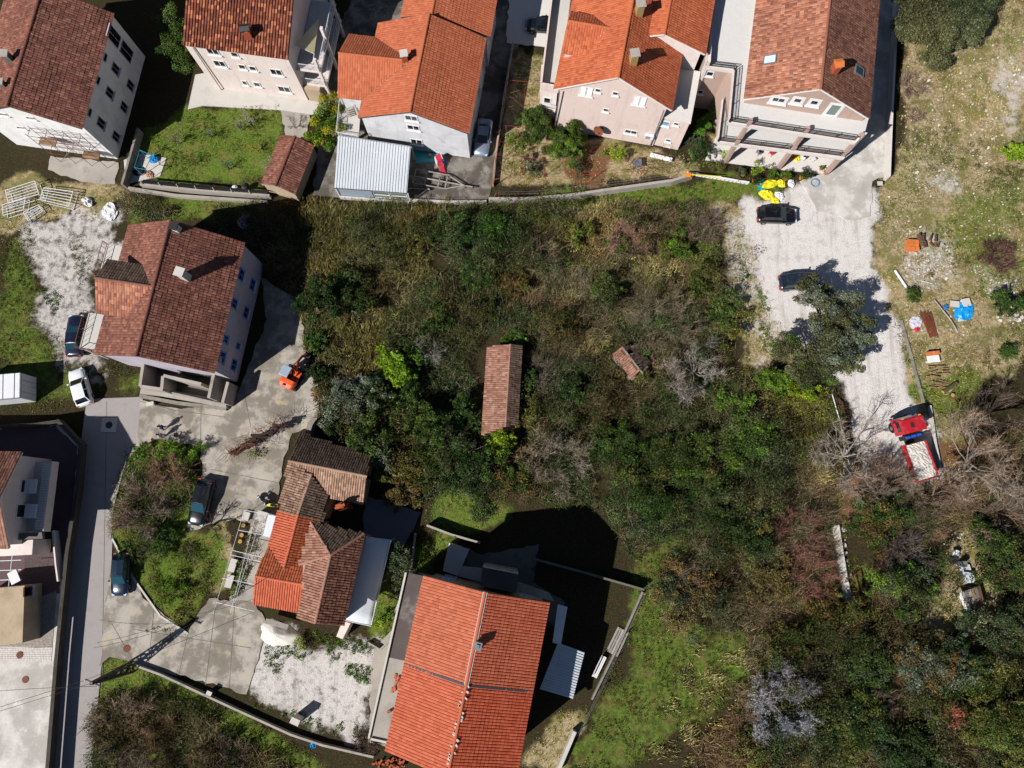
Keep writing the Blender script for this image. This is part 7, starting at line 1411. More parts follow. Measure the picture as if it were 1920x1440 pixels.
def trellis():
    root = thing('vine_trellis', V2(U(985,220,0)), 'red wire trellis with bare vines over the fenced garden', 'trellis'); m = MB()
    rows = [[(935,235),(1020,240)],[(928,290),(1040,300)],[(925,335),(1060,330)],[(1060,330),(1250,318)],[(950,150),(1015,155)]]
    for a, b in rows: m.tube(U(*a,2.0), U(*b,2.0), .02, n=4)
    for a, b in (((950,150),(925,340)),((985,160),(975,335)),((1020,160),(1020,335))): m.tube(U(*a,2.0), U(*b,2.0), .018, n=4)
    m.build('wire', 'metal_red', root)
    for x, y in ((935,235),(928,290),(925,335),(980,312),(1022,315),(1112,322),(1205,318),(1020,240),(950,150)): w = MB(); q = U(x,y,2.0); w.tube((q.x,q.y,-.1), q, .035, n=6); w.build('post', 'metal_red', root)
    cl = Cloud(); S = np.array([tuple(U(random.uniform(930,1030),random.uniform(120,335),1.95)) for _ in range(150)]+[tuple(U(random.uniform(1180,1270),random.uniform(285,325),1.6)) for _ in range(60)]); d = RNG.normal(0,1,S.shape)*np.array([1,1,.12]); d /= np.linalg.norm(d,axis=1,keepdims=True); cl.twigs(S, d, .6+1.4*RNG.random(len(S)), .022, ['5a4638','6b5546','4a3a30']); cl.build('vine', root)
trellis()
def balustrade():
    P = [U(1288,323,.5), U(1345,332,.5), U(1405,342,.5)]; root = thing('balustrade', V2(P[1]), 'white perforated block balustrade along the flower bed', 'balustrade')
    for a, b in zip(P[:-1], P[1:]):
        n = int((b-a).length/.4); d = (b-a).normalized(); an = math.atan2(d.y,d.x)
        for i in range(n):
            m = MB(); q = a+(b-a)*((i+.5)/n); q.z = .0
            for u, v, su, sv in ((0,.08,.36,.07),(0,.42,.36,.07),(-.15,.25,.07,.27),(.15,.25,.07,.27)): m.box(q+d*u+Vector((0,0,v)), (su,.12,sv), an)
            m.build('block', 'trim_white', root)
        m = MB(); m.box(V2((a+b)/2)+Vector((0,0,.49)), ((b-a).length,.2,.06), an); m.build('coping', 'trim_white', root)
balustrade()
# ------------------------------------------------------------------ utilities
def lattice_pole():
    b = V2(U(245,1252,0)); h = 6.9; root = thing('utility_pole', b, 'dark lattice power pole on the green bank', 'utility pole')
    def w(z): return .32*(1-z/h)+.07
    for sx in (-1,1):
        for sy in (-1,1): m = MB(); m.bar(b+Vector((sx*w(0),sy*w(0),-.2)), b+Vector((sx*w(h),sy*w(h),h)), .13); m.build('leg', 'metal_dark', root)
    m = MB(); z = 0; k = 0
    while z < h-.4:
        z2 = z+.55
        for a, c_ in (((-1,-1),(1,-1)),((1,-1),(1,1)),((1,1),(-1,1)),((-1,1),(-1,-1))):
            p, q = (a, c_) if k % 2 else (c_, a); m.bar(b+Vector((p[0]*w(z),p[1]*w(z),z)), b+Vector((q[0]*w(z2),q[1]*w(z2),z2)), .09)
        z = z2; k += 1
    m.build('brace', 'metal_dark', root); m = MB(); m.bar(b+Vector((-.7,.3,h-.3)), b+Vector((.7,-.3,h-.3)), .1); m.build('crossarm', 'metal_dark', root)
    tips = [b+Vector((s*.6,-s*.25,h-.18)) for s in (-1,0,1)]
    for t in tips: m = MB(); m.lathe(t, [(.03,0),(.06,.04),(.04,.09),(.06,.13),(.02,.18)], 8); m.build('insulator', 'plastic_white', root)
    wires = thing('power_lines', b+Vector((0,0,h)), 'thin power lines running from the lattice pole', 'power lines')
    for i, (x, y, z) in enumerate(((-60,1345,7.4),(-60,1352,7.2),(-60,1300,7.6),(470,1150,3.4),(620,1010,5.6))):
        e = U(x,y,z); a = tips[i % 3]+Vector((0,0,.15)); pts = [a+(e-a)*(k/12)-Vector((0,0,math.sin(math.pi*k/12)*.5)) for k in range(13)]; MB().path(pts, .018, 4).build('wire', 'metal_dark', wires)
    a, e = U(205,700,7), U(372,1260,6.2)
lattice_pole()
def disc(px, py, r, z, label, mat='metal_rust', name='manhole_cover', h=.02):
    p = U(px,py,z); root = thing(name, p, label, 'manhole cover'); m = MB(); m.lathe((0,0,0), [(r,0),(r,h),(r*.93,h+.006)], 20); m.build('lid', mat, root, local=True); m = MB()
    for k in range(5): m.box((0,(k-2)*r*.3,h+.008), (r*1.2*math.cos((k-2)*.45),.04,.012)); 
    m.build('rib', 'metal_dark', root, local=True)
q = U(205,797,.05); rt = thing('manhole_slab', q, 'square pale slab with round iron cover in the lane', 'manhole cover'); MB().box((0,0,.03),(1.6,1.5,.06)).build('slab', 'concrete_pale', rt, local=True, bevel=.01); m = MB(); m.lathe((0,0,.06),[(.36,0),(.36,.02),(.33,.026)],20); m.build('lid','metal_dark',rt,local=True)
disc(238,1216,.36,.074,'round iron cover near the grassy corner of the lane'); disc(37,1228,.34,TZ+.05,'round iron cover in the white paving band'); disc(48,1274,.34,TZ,'round iron cover on the raised concrete yard')
def cabinet(px, py, z, size, label, mat='plastic_grey', name='meter_cabinet', rz=0, cat='cabinet'):
    p = U(px,py,z+size[2]); root = thing(name, Vector((p.x,p.y,z)), label, cat, rz=rz); m = MB(); m.box((0,0,size[2]/2), size); m.build('case', mat, root, local=True, bevel=.02); m = MB(); m.box((0,-size[1]/2-.008,size[2]/2), (size[0]*.86,.016,size[2]*.86)); d = m.build('door', mat, root, local=True); m = MB(); m.box((size[0]*.3,-size[1]/2-.03,size[2]/2), (.03,.03,.12)); m.build('handle', 'metal_dark', d, local=True); m = MB(); m.box((0,0,size[2]+.02), (size[0]+.08,size[1]+.08,.04)); m.build('lid', 'concrete_pale', root, local=True)
cabinet(553,1353,0,(.8,.5,1.6),'grey meter cabinet standing at the thin wall','concrete_pale',rz=-.4); cabinet(392,1300,.0,(.45,.3,.8),'small dark box on the thin wall','metal_dark',rz=-.4); cabinet(281,757,.066,(.7,.3,.5),'white box lying by the low weathered wall','plastic_white',name='white_box',rz=.2,cat='box'); cabinet(1650,344,.0,(.5,.4,.5),'small dark box at the driveway end','metal_dark',cat='box')
# ------------------------------------------------------------------ containers and yard things
def container():
    z = 2.7; root = thing('storage_container', V2(U(10,725,0)), 'white metal storage container at the left edge', 'container'); P = [U(-70,708,z), U(38,699,z), U(37,746,z), U(-70,756,z)]; m = MB(); m.prism(P, .1, z); m.build('shell', 'metal_white', root)
    for i in range(5): f = (i+.5)/5; a = P[0]+(P[1]-P[0])*f; b = P[3]+(P[2]-P[3])*f; m = MB(); m.bar(a+Vector((0,0,.01)), b+Vector((0,0,.01)), .06, .04); m.build('roof_rib', 'metal_grey', root)
    m = MB()
    for s, e in ((P[1],P[2]),(P[3],P[2])): m.bar(s+Vector((0,0,-.02)), e+Vector((0,0,-.02)), .1, .1)
    m.build('frame', 'metal_grey', root); a, b = V2(P[2]), V2(P[1]); d = (b-a).normalized(); n = Vector((d.y,-d.x,0))
    for k in (0,1): q = a+d*((b-a).length*(.27+.46*k)); m = MB(); m.bar(q+n*.02+Vector((0,0,.2)), q+n*.02+Vector((0,0,2.5)), .95, .04, up=n); m.build('door', 'metal_white', root); m = MB(); m.tube(q+n*.08+Vector((0,0,.3)), q+n*.08+Vector((0,0,2.4)), .02); m.build('lock_bar', 'metal_grey', root)
container()
def trailer():
    o = V2(U(822,338,.6)); a, b = U(778,333,.6), U(880,352,.6); an = math.atan2(*(b-a).yx); root = thing('boat_trailer', o, 'bare galvanised trailer frame parked in the yard', 'trailer', rz=an); m = MB()
    for y in (-.85,-.05,.8): m.bar((-2.7,y,.6),(.9,y,.6),.1)
    for x in (-2.7,-1.4,.1,.9): m.bar((x,-.85,.6),(x,.8,.6),.1)
    m.bar((.9,-.85,.6),(2.9,-.05,.6),.09); m.bar((.9,.8,.6),(2.9,-.05,.6),.09); m.bar((.9,-.05,.6),(3.9,-.05,.6),.1); m.build('frame', 'wood_grey', root, local=True)
    for s in (-1,1): m = MB(); m.tube((-.9,s*.95,.32),(-.9,s*1.13,.32),.32,.32,16); wo = m.build('wheel', 'rubber', root, local=True); m = MB(); m.tube((-.9,s*1.05,.32),(-.9,s*1.14,.32),.17,.15,10); m.build('rim', 'metal_white', wo, local=True)
    m = MB(); m.tube((3.0,-.05,.0),(3.0,-.05,1.2),.04); m.build('jack', 'metal_dark', root, local=True); m = MB(); m.box((3.95,-.05,.62),(.2,.12,.12)); m.build('coupling', 'metal_dark', root, local=True); m = MB(); m.bar((.2,.1,.65),(.2,.1,1.3),.06); m.bar((.2,.1,1.3),(.7,.1,1.3),.06); m.build('winch_post', 'metal_dark', root, local=True); m = MB(); m.box((-2.75,0,.5),(.06,1.7,.12)); m.build('light_bar', 'metal_red', root, local=True)
trailer()
def slide():
    o = V2(U(823,300,.5)); root = thing('toy_slide', o+Vector((0,0,.07)), 'white, red and blue plastic toy slide in the yard', 'toy slide', rz=R(-70)); m = MB()
    for s in (-1,1): m.add([(-.5,s*.42,0),(.45,s*.42,0),(.3,s*.3,1.1),(-.3,s*.3,1.1)], [(0,1,2,3)])
    ob = m.build('side_panel', 'plastic_white', root, local=True); ob.modifiers.new('t','SOLIDIFY').thickness = .1; m = MB(); m.box((0,0,1.1),(.6,.62,.1)); m.build('platform', 'plastic_red', root, local=True, bevel=.03); m = MB()
    for i in range(7): x = .35+i*.2; z = 1.05-.95*math.sin(i/6*1.57); m.box((x,0,max(.1,z)),(.24,.5,.06),M=Matrix.Rotation(.55,3,'Y'))
    m.build('chute', 'plastic_red', root, local=True); m = MB()
    for i in range(4): m.box((-.42+i*.05,0,.2+.25*i),(.16,.5,.06))
    m.build('step', 'plastic_white', root, local=True); m = MB(); m.box((.25,.45,.35),(.5,.3,.5)); m.build('tunnel', 'paint_blue', root, local=True, bevel=.1)
    m = MB(); m.box((0,0,.06),(2.6,1.7,.03)); rt = thing('play_mat', V2(U(800,292,0))+Vector((0,0,.02)), 'worn green play mat beside the toy slide', 'mat', rz=.1); m.build('mat', 'plastic_teal', rt, local=True)
    rt = thing('ball', V2(U(806,293,0))+Vector((0,0,.3)), 'orange ball on the green play mat', 'ball'); m = MB(); m.lathe((0,0,0), [(.02,-.19),(.13,-.14),(.19,0),(.13,.14),(.02,.19)], 14); m.build('shell', 'clay_brick', rt, local=True, smooth=True)
slide()
def rack(c4, h, label, nb=5):
    P = [U(x,y,h) for x,y in c4]; root = thing('metal_rack', V2(sum(P,Vector((0,0,0)))/4), label, 'rack', 'white metal racks dumped by the wild bank'); m = MB(); dn = Vector((.25,-.45,-h+.05))
    for i in range(4): m.bar(P[i], P[(i+1)%4], .06)
    for i in (0,1,2,3): m.bar(P[i], P[i]+Vector((0,0,-h+.03)), .05)
    for i in range(4): m.bar(P[i]+Vector((0,0,-h+.06)), P[(i+1)%4]+Vector((0,0,-h+.06)), .05)
    m.build('frame', 'metal_white', root)
    for i in range(1,nb): f = i/nb; b = MB(); b.bar(P[0]+(P[3]-P[0])*f, P[1]+(P[2]-P[1])*f, .05); b.build('bar', 'metal_white', root)
rack([(10,357),(65,339),(73,364),(16,381)], 1.0, 'largest white rack, farthest up the wild bank'); rack([(82,352),(137,359),(129,387),(75,374)], .9, 'white rack lying beside the pale track'); rack([(4,384),(48,370),(44,393),(6,404)], .8, 'smaller white rack at the picture edge', 4); rack([(44,398),(72,384),(80,396),(53,414)], .6, 'small white rack lowest on the bank', 4)
def pergola():
    root = thing('wire_pergola', V2(U(470,1050,0)), 'white pipe pergola frame west of the orange roofs', 'pergola'); z = 2.2; rows = [((458,957),(520,966)),((448,994),(494,1003)),((436,1032),(492,1045)),((431,1040),(490,1053)),((417,1084),(478,1096)),((405,1129),(477,1146))]
    for a, b in rows: m = MB(); m.tube(U(*a,z), U(*b,z), .03, n=6); m.build('crossbar', 'metal_white', root)
    for a, b in (((458,957),(400,1150)),((481,960),(432,1150)),((492,962),(440,1130))): m = MB(); m.tube(U(*a,z), U(*b,z), .022, n=5); m.build('rail', 'metal_white', root)
    for x, y in ((458,957),(448,994),(433,1036),(417,1084),(405,1129)): m = MB(); q = U(x,y,z); m.tube((q.x,q.y,-.1), q, .03, n=6); m.build('post', 'metal_white', root)
    cl = Cloud(); cl.leaves(np.array([tuple(U(x,y,.3)) for x,y in ((456,1068),(450,1080),(446,1100),(438,1112),(470,1010),(466,1030),(452,1056))]), np.full((7,3),.55)*np.array([1,1,.7]), 150, .09, LEAF['citrus']+LEAF['oliveyellow']); fl = cl.build('flower_row', None); tag(fl, 'green and yellow flower row under the pipe pergola', kind='stuff'); fl.name = 'flower_bed_foliage'
    sh = Cloud(); S = np.array([tuple(U(random.uniform(455,490),random.uniform(975,1060),2.15)) for _ in range(120)]); d = RNG.normal(0,1,S.shape)*np.array([1,1,.15]); d /= np.linalg.norm(d,axis=1,keepdims=True); sh.twigs(S,d,.4+.8*RNG.random(len(S)),.02,['5a4a3c','4a3c30']); sh.build('vine', root)
    for i, (x, y) in enumerate(((461,968),(436,1060),(430,1090))): cabinet(x, y, .0, (.6,1.2 if i else .8,.4), ('pale grey tub at the top of the flower row','grey trough in the middle of the flower row','long grey trough at the lower flower row')[i], 'concrete_pale', 'planter', -.25, 'planter')
    for i, (x, y) in enumerate(((458,985),(455,1003),(452,1015))): rt = thing('flower_pot', U(x,y,0), ('yellow flower tub nearest the white boxes','yellow flower tub in the middle of the row','yellow flower tub lowest in the row')[i], 'flower pot'); m = MB(); m.lathe((0,0,0),[(.16,0),(.22,.28),(.2,.3)],12); m.build('pot','straw_dust',rt,local=True)
pergola()
for i, (x, y, s) in enumerate(((490,968,(1.0,.9,.9)),(503,972,(.9,.9,.85)),(500,985,(.9,.8,.8)))): cabinet(x, y, .06, s, ('white cold box at the top of the pergola, westernmost','white cold box touching the pale sheet','white cold box in front of the other two')[i], 'plastic_white', 'cold_box', -.25, 'box')
rt = thing('roof_sheet', V2(U(514,985,0)), 'pale sheet canopy beside the orange roof', 'canopy'); m = MB(); m.slab(T((503,965,2.3),(521,968,2.4),(506,1008,2.4),(493,1005,2.3)), .04); m.build('sheet','metal_sheet',rt); m = MB(); [m.tube((*U(x,y,2.3)[:2],0), U(x,y,2.28), .03) for x,y in ((503,965),(493,1005))]; m.build('post','metal_white',rt)
def motorbike(px, py, rz, label, col):
    o = V2(U(px,py,.5)); root = thing('motorbike', o+Vector((0,0,.066)), label, 'motorbike', rz=rz)
    for x in (-.65,.65): m = MB(); vs = []; m.tube((x,-.06,.3),(x,.06,.3),.3,.3,18); wo = m.build('wheel','rubber',root,local=True); m = MB(); m.tube((x,-.07,.3),(x,.07,.3),.17,.17,12); m.build('rim','metal_grey',wo,local=True)
    m = MB(); loft(m, [[(x,-w,z0),(x,-w,z1),(x,w,z1),(x,w,z0)] for x,w,z0,z1 in ((-.75,.08,.6,.72),(-.3,.15,.4,.8),(.1,.17,.35,.9),(.4,.12,.45,.85))]); m.build('body',col,root,local=True,bevel=.03); m = MB(); m.box((-.3,0,.84),(.7,.24,.1)); m.build('seat','rubber',root,local=True,bevel=.03); m = MB(); m.tube((.5,-.35,1.0),(.5,.35,1.0),.025); m.tube((.65,0,.3),(.48,0,1.02),.04); m.build('handlebar','metal_dark',root,local=True); m = MB(); m.box((.62,0,.85),(.12,.2,.2)); m.build('headlight','glass_roof',root,local=True,bevel=.03)
motorbike(497,938,R(150),'dark motorbike parked beside the grey old roof','paint_black'); motorbike(510,947,R(170),'motorbike with yellow panels next to the dark one','plastic_yellow')
def mound(px, py, rx, ry, h, mat, label, name='gravel_heap', rot=0, cat='heap'):
    o = V2(U(px,py,0)); root = thing(name, o, label, cat, rz=rot); N, K = 28, 9; vs = [(0,0,h)]
    for k in range(1,K+1):
        for i in range(N): a = 2*math.pi*i/N; f = k/K; r = f*(1+.1*math.sin(3*a+1)+.06*math.sin(7*a)); vs.append((rx*r*math.cos(a), ry*r*math.sin(a), h*(1-f**1.4)*(1+random.uniform(-.06,.06))-(.05 if k == K else 0)))
    fs = [(0,1+i,1+(i+1)%N) for i in range(N)]+[(1+(k-1)*N+i,1+k*N+i,1+k*N+(i+1)%N,1+(k-1)*N+(i+1)%N) for k in range(1,K) for i in range(N)]; m = MB(); m.add(vs,fs); m.build('heap_body',mat,root,local=True,smooth=True); return root
mound(521,1188,2.0,1.25,.9,'white_pile','white gravel heap in front of the orange roofs',rot=-.25); 
rt = thing('board', V2(U(520,1172,0)), 'pale board lying across the white gravel heap', 'board'); m = MB(); m.bar(U(498,1164,1.0), U(540,1176,1.0), .5, .05); m.build('plank','wood_grey',rt)
# roof tiles and bricks on the terrace of the big house
zt = 5.62
for i in range(14):
    x, y = 736+random.uniform(0,18)+(i%3)*4, 1268+i*2.2+random.uniform(-2,2); rt = thing('roof_tile', U(x,y,zt+.03+.05*(i%3)), 'loose red roof tile in the heap on the terrace edge', 'roof tile', 'loose red roof tiles on the terrace', rz=R(75)+random.gauss(0,.25)); m = MB(); vs = []
    for xx in (-.21,.21):
        for k in range(6): a = math.pi*k/5; vs.append((xx,.13*math.cos(a),.08*math.sin(a)))
    m.add(vs,[(k,k+1,7+k,6+k) for k in range(5)]); ob = m.build('shell','tile_salmon',rt,local=True); ob.modifiers.new('t','SOLIDIFY').thickness=.02
for x, y, lb in ((772,1194,'single brick on the dark terrace, western one'),(783,1194,'single brick on the dark terrace, eastern one'),(730,1334,'lone red tile on the pale end of the terrace')):
    p = U(x,y,zt+.02); rt = thing('brick', p, lb, 'brick', rz=random.random()); m = MB(); m.box((0,0,.14),(.34,.24,.28)); m.build('block','clay_brick',rt,local=True,bevel=.01)
    m = MB(); [m.box((dx,0,.282),(.06,.16,.006)) for dx in (-.1,0,.1)]; m.build('hole','metal_dark',rt,local=True)
def bench(px, py, rz, label, mat='wood_grey', L=2.2):
    root = thing('bench', V2(U(px,py,.4)), label, 'bench', rz=rz)
    for k in range(3): m = MB(); m.box((0,-.16+k*.16,.45),(L,.13,.05)); m.build('seat_slat',mat,root,local=True)
    for k in range(2): m = MB(); m.box((0,.3,.65+k*.18),(L,.05,.13)); m.build('back_slat',mat,root,local=True)
    for s in (-1,1): m = MB(); m.box((s*(L/2-.2),0,.21),(.08,.4,.42)); m.build('leg',mat,root,local=True); m = MB(); m.bar((s*(L/2-.2),.27,.4),(s*(L/2-.2),.33,.95),.07); m.build('back_post',mat,root,local=True)
bench(1124,1250,R(62),'pale green-white bench by the meadow fence','trim_white'); 
rt = thing('timber_pallet', V2(U(1158,1203,0)), 'grey timber pallets lying at the meadow fence', 'pallet', rz=R(62))
for k in range(5): m = MB(); m.box((0,-.5+k*.26,.14),(2.6,.2,.03)); m.build('board','wood_grey',rt,local=True)
for k in (-1,0,1): m = MB(); m.box((k*1.1,0,.06),(.12,1.2,.11)); m.build('bearer','wood_grey',rt,local=True)
# --- yellow sacks and garden clutter by the terraced house
def sack(px, py, r, label, mat, h=.35, name='sack', cat='sack', sx=1.3):
    rt = thing(name, V2(U(px,py,0)), label, cat, rz=random.random()*3); N, K = 20, 8; m = MB(); vs = []; h *= .75
    for k in range(K+1):
        f = k/K; rr = r*math.sin(math.pi*(.12+.8*f))**.6
        for i in range(N): a = 6.283*i/N; vs.append((rr*sx*math.cos(a)*(1+random.gauss(0,.05)+.16*math.sin(3*a+k+px)+.1*math.sin(5*a+2*k)), rr*math.sin(a)*(1+random.gauss(0,.05)+.16*math.sin(2*a+k*1.3+py)), h*f*(1+.3*math.sin(4*a+k))+random.gauss(0,.03)))
    m.add(vs,[(k*N+i,k*N+(i+1)%N,(k+1)*N+(i+1)%N,(k+1)*N+i) for k in range(K) for i in range(N)]+[tuple(range(K*N,(K+1)*N))]); m.build('bag',mat,rt,local=True)
sack(1442,346,.45,'long yellow tarpaulin bundle below the patio','plastic_yellow',sx=2.2); sack(1464,345,.38,'yellow bag right of the long bundle','plastic_yellow'); sack(1437,366,.55,'round yellow bag above the black hatchback','plastic_yellow'); sack(1452,377,.4,'small yellow bag touching the hatchback','plastic_yellow'); sack(1461,368,.4,'white bag between the yellow ones','plastic_white',.3); sack(1428,349,.5,'blue sheet bundle beside the yellow tarpaulin','plastic_teal',.2); sack(1483,345,.35,'white bucket-like bag near the blue hose','plastic_white',.4)
rt = thing('garden_hose', V2(U(1527,344,0))+Vector((0,0,.05)), 'coiled pale blue hose on the gravel', 'hose'); m = MB()
for k in range(4):
    r = .42+.05*(k%2); pts = [Vector((r*math.cos(a*.314),r*math.sin(a*.314),.03+k*.045)) for a in range(21)]; m.path(pts,.028,5)
m.build('coil','glass_sky',rt,local=True)
rt = thing('pole', V2(U(1315,329,0)), 'long yellow pole lying on the garden wall', 'pole'); MB().tube(U(1290,327,1.1),U(1352,331,1.1),.06).build('shaft','plastic_yellow',rt); MB().box(U(1290,328,1.1),(.6,.5,.12)).build('bracket','plastic_orange',rt)
for i, (x, y, mt) in enumerate(((1482,293,'plastic_orange'),(1494,297,'plastic_yellow'))): sack(x,y,.4,('orange cushion on the patio under the terrace','yellow cushion on the patio under the terrace')[i],mt,.3,'cushion','cushion',1.0)
def chair(px, py, rz, label, mat='plastic_white', z=.06):
    rt = thing('garden_chair', V2(U(px,py,.4))+Vector((0,0,z)), label, 'chair', 'chairs on the patio', rz); m = MB(); m.box((0,0,.44),(.48,.46,.04)); m.build('seat',mat,rt,local=True,bevel=.015); m = MB(); m.box((-.23,0,.7),(.04,.46,.45)); m.build('backrest',mat,rt,local=True,bevel=.015)
    for sx in (-1,1):
        for sy in (-1,1): m = MB(); m.tube((sx*.2,sy*.2,0),(sx*.2,sy*.2,.43),.022); m.build('leg',mat,rt,local=True)
chair(1423,286,.4,'dark patio chair near the west pier','plastic_grey'); chair(1447,287,2.2,'pink patio chair in the middle bay','plastic_red'); chair(1505,296,1.2,'white patio chair west in the east bay'); chair(1525,298,-1,'white patio chair east in the east bay')
for i,(x,y) in enumerate(((1392,330),(1412,340),(1470,338),(1500,336),(1538,318),(1546,326))):
    rt = thing('flower_pot', V2(U(x,y,0))+Vector((0,0,.05)), ('clay pot at the west end of the patio bed','clay pot below the spiky bush','clay pot right of the green patio bush','clay pot below the palm-like bush','clay pot at the driveway pier','clay pot on the driveway corner')[i], 'flower pot'); m = MB(); m.lathe((0,0,0),[(.15,0),(.22,.3),(.24,.3),(.23,.36),(.2,.36)],12); m.build('pot','clay_brick',rt,local=True); cl = Cloud(); p = U(x,y,.05); cl.leaves(np.array([[p.x,p.y,.5]]),np.array([[.3,.3,.25]]),70,.08,LEAF['citrus']); cl.build('plant',rt)
# --- scrap along the gravel track
def log(parent, a, b, r, mat='log_bark'): m = MB(); m.tube(a,b,r,r,9,cap=False); o = m.build('log',mat,parent); m = MB(); d = (Vector(b)-Vector(a)).normalized()*.004; m.tube(Vector(a)-d,Vector(a),r*.97,r*.97,9); m.build('cut_face','log_end',o); m = MB(); m.tube(Vector(b),Vector(b)+d,r*.97,r*.97,9); m.build('cut_face','log_end',o)
rt = thing('log_pile', V2(U(1735,456,0)), 'split log pile beside the orange bricks', 'logs')
for i in range(22): x, y = 1724+random.uniform(0,36), 449+random.uniform(0,16); z = .12+.16*(i%3); a = U(x,y,z); d = Vector((random.gauss(0,.3),.5+random.random()*.3,0)); log(rt, a, a+d, random.uniform(.09,.17))
rt = thing('brick_stack', V2(U(1708,462,0)), 'neat stack of orange hollow bricks beside the log pile', 'bricks', rz=-.08)
for i in range(3):
    for j in range(3):
        for k in range(2): m = MB(); m.box(((i-1)*.42+random.gauss(0,.02),(j-1)*.42,.14+k*.27),(.39,.39,.25)); m.build('brick','clay_brick',rt,local=True,bevel=.008)
rt = thing('brick_stack', V2(U(1747,668,0)), 'stack of orange bricks with a white slab on the rubble strip', 'bricks', rz=.1)
for i in range(3):
    for k in range(2): m = MB(); m.box(((i-1)*.42,.25,.14+k*.27),(.39,.39,.25)); m.build('brick','clay_brick',rt,local=True,bevel=.008)
m = MB(); m.box((-.1,-.35,.35),(1.3,.75,.1)); m.build('slab','trim_white',rt,local=True,bevel=.01)
rt = thing('log_pile', V2(U(1752,705,0)), 'loose firewood spread down the slope above the truck', 'logs')
for i in range(26): x, y = 1736+random.uniform(0,32), 684+random.uniform(0,46); a = U(x,y,.1+.1*(i%2)); d = Vector((.45+random.random()*.5,random.gauss(0,.12),0)); log(rt, a, a+d, random.uniform(.05,.1),'wood')
rt = thing('log', V2(U(1778,728,0)), 'dark log lying beside the firewood', 'log'); log(rt, U(1768,735,.2), U(1794,718,.25), .2); rt = thing('tree_stump', V2(U(1783,742,0)), 'round pale tree stump above the truck', 'stump'); log(rt, U(1783,742,0), U(1783,742,0)+Vector((0,0,.35)), .22)
rt = thing('log_pile', V2(U(592,737,0)), 'small stack of pale split logs by the excavator', 'logs')
for i in range(9): a = U(586+random.uniform(-4,4),727+i*3,.1); log(rt, a, a+Vector((.9,-.05,0)), .09,'wood')
rt = thing('rod_bundle', V2(U(1738,612,0)), 'bundle of rusty reinforcing rods on the rubble strip', 'rods')
for i in range(12): a, b = U(1724+i*1.9,585+random.uniform(-3,3),.1+.02*(i%3)), U(1742+i*1.5,632+random.uniform(-5,5),.1+.02*(i%3)); MB().tube(a,b,.035,n=5).build('rod','metal_rust',rt)
rt = thing('pipe', V2(U(1690,523,0)), 'straight grey pipe on the gravel edge', 'pipe'); MB().tube(U(1678,507,.15),U(1701,541,.15),.14,n=12).build('shaft','metal_sheet',rt)
rt = thing('pipe', V2(U(1780,595,0)), 'bent pale pole lying among the rubble', 'pipe'); MB().path([U(1752,562,.2),U(1768,582,.2),U(1784,602,.2),U(1790,612,.2),U(1796,624,.15)],.075,8).build('shaft','wood_grey',rt)
rt = thing('pipe', V2(U(1737,530,0)), 'thin white rod among the stones', 'pipe'); MB().tube(U(1727,526,.08),U(1748,532,.08),.04).build('shaft','plastic_white',rt)
sack(1806,584,.85,'bright blue tarpaulin bundle on the rubble','plastic_blue',.5,'tarpaulin','tarpaulin',1.35); sack(1772,577,.28,'small dark blue bundle left of the tarpaulin','cloth_blue',.3,'sack','sack',1.1)
cabinet(1812,567,0,(.8,.8,.35),'white crate behind the blue tarpaulin','plastic_white','crate',.2,'crate'); cabinet(1790,570,0,(.9,.6,.25),'grey crate left of the white one','wood_grey','crate',-.1,'crate'); cabinet(1804,598,0,(.8,.4,.15),'flat white sheet in front of the tarpaulin','trim_white','panel',.2,'panel')
sack(1716,605,.6,'heap of pale rags on the rubble strip','cloth_white',.2,'rags','rags',1.2); sack(1718,618,.25,'red bucket in the rubble','plastic_red',.3,'sack','sack',1.0)
# fence and frames left of the gravel track
rt = thing('pipe_fence', V2(U(1582,815,0)), 'long white pipe on leaning posts left of the gravel track', 'fence'); MB().path([U(1560,738,1.0),U(1575,790,1.0),U(1592,870,1.0)],.05,6).build('rail','trim_white',rt)
for x, y in ((1560,738),(1570,772),(1580,815),(1592,868)): q = U(x,y,1.0); MB().tube((q.x,q.y,-.1),q,.04).build('post','metal_grey',rt)
rt = thing('timber_pile', V2(U(1582,770,0)), 'dark brown timbers along the white pipe fence', 'timber')
for i in range(7): MB().bar(U(1568+i*2,742+i*2,.2+.08*(i%2)), U(1580+i*2,795+i*3,.2+.08*(i%2)), .14,.09).build('beam','wood_brown',rt)
rt = thing('steel_frame', V2(U(1598,845,0)), 'dark grid frame leaning at the end of the white pipe fence', 'frame'); P = [U(1590,832,.9),U(1606,828,.6),U(1610,864,.6),U(1594,866,.9)]
for i in range(4): MB().bar(P[i],P[(i+1)%4],.08).build('bar','metal_grey',rt)
for i in range(1,4): MB().bar(P[0]+(P[3]-P[0])*i/4,P[1]+(P[2]-P[1])*i/4,.07).build('bar','metal_grey',rt)
for q in P: MB().tube((q.x,q.y,0),q,.03).build('leg','metal_dark',rt)
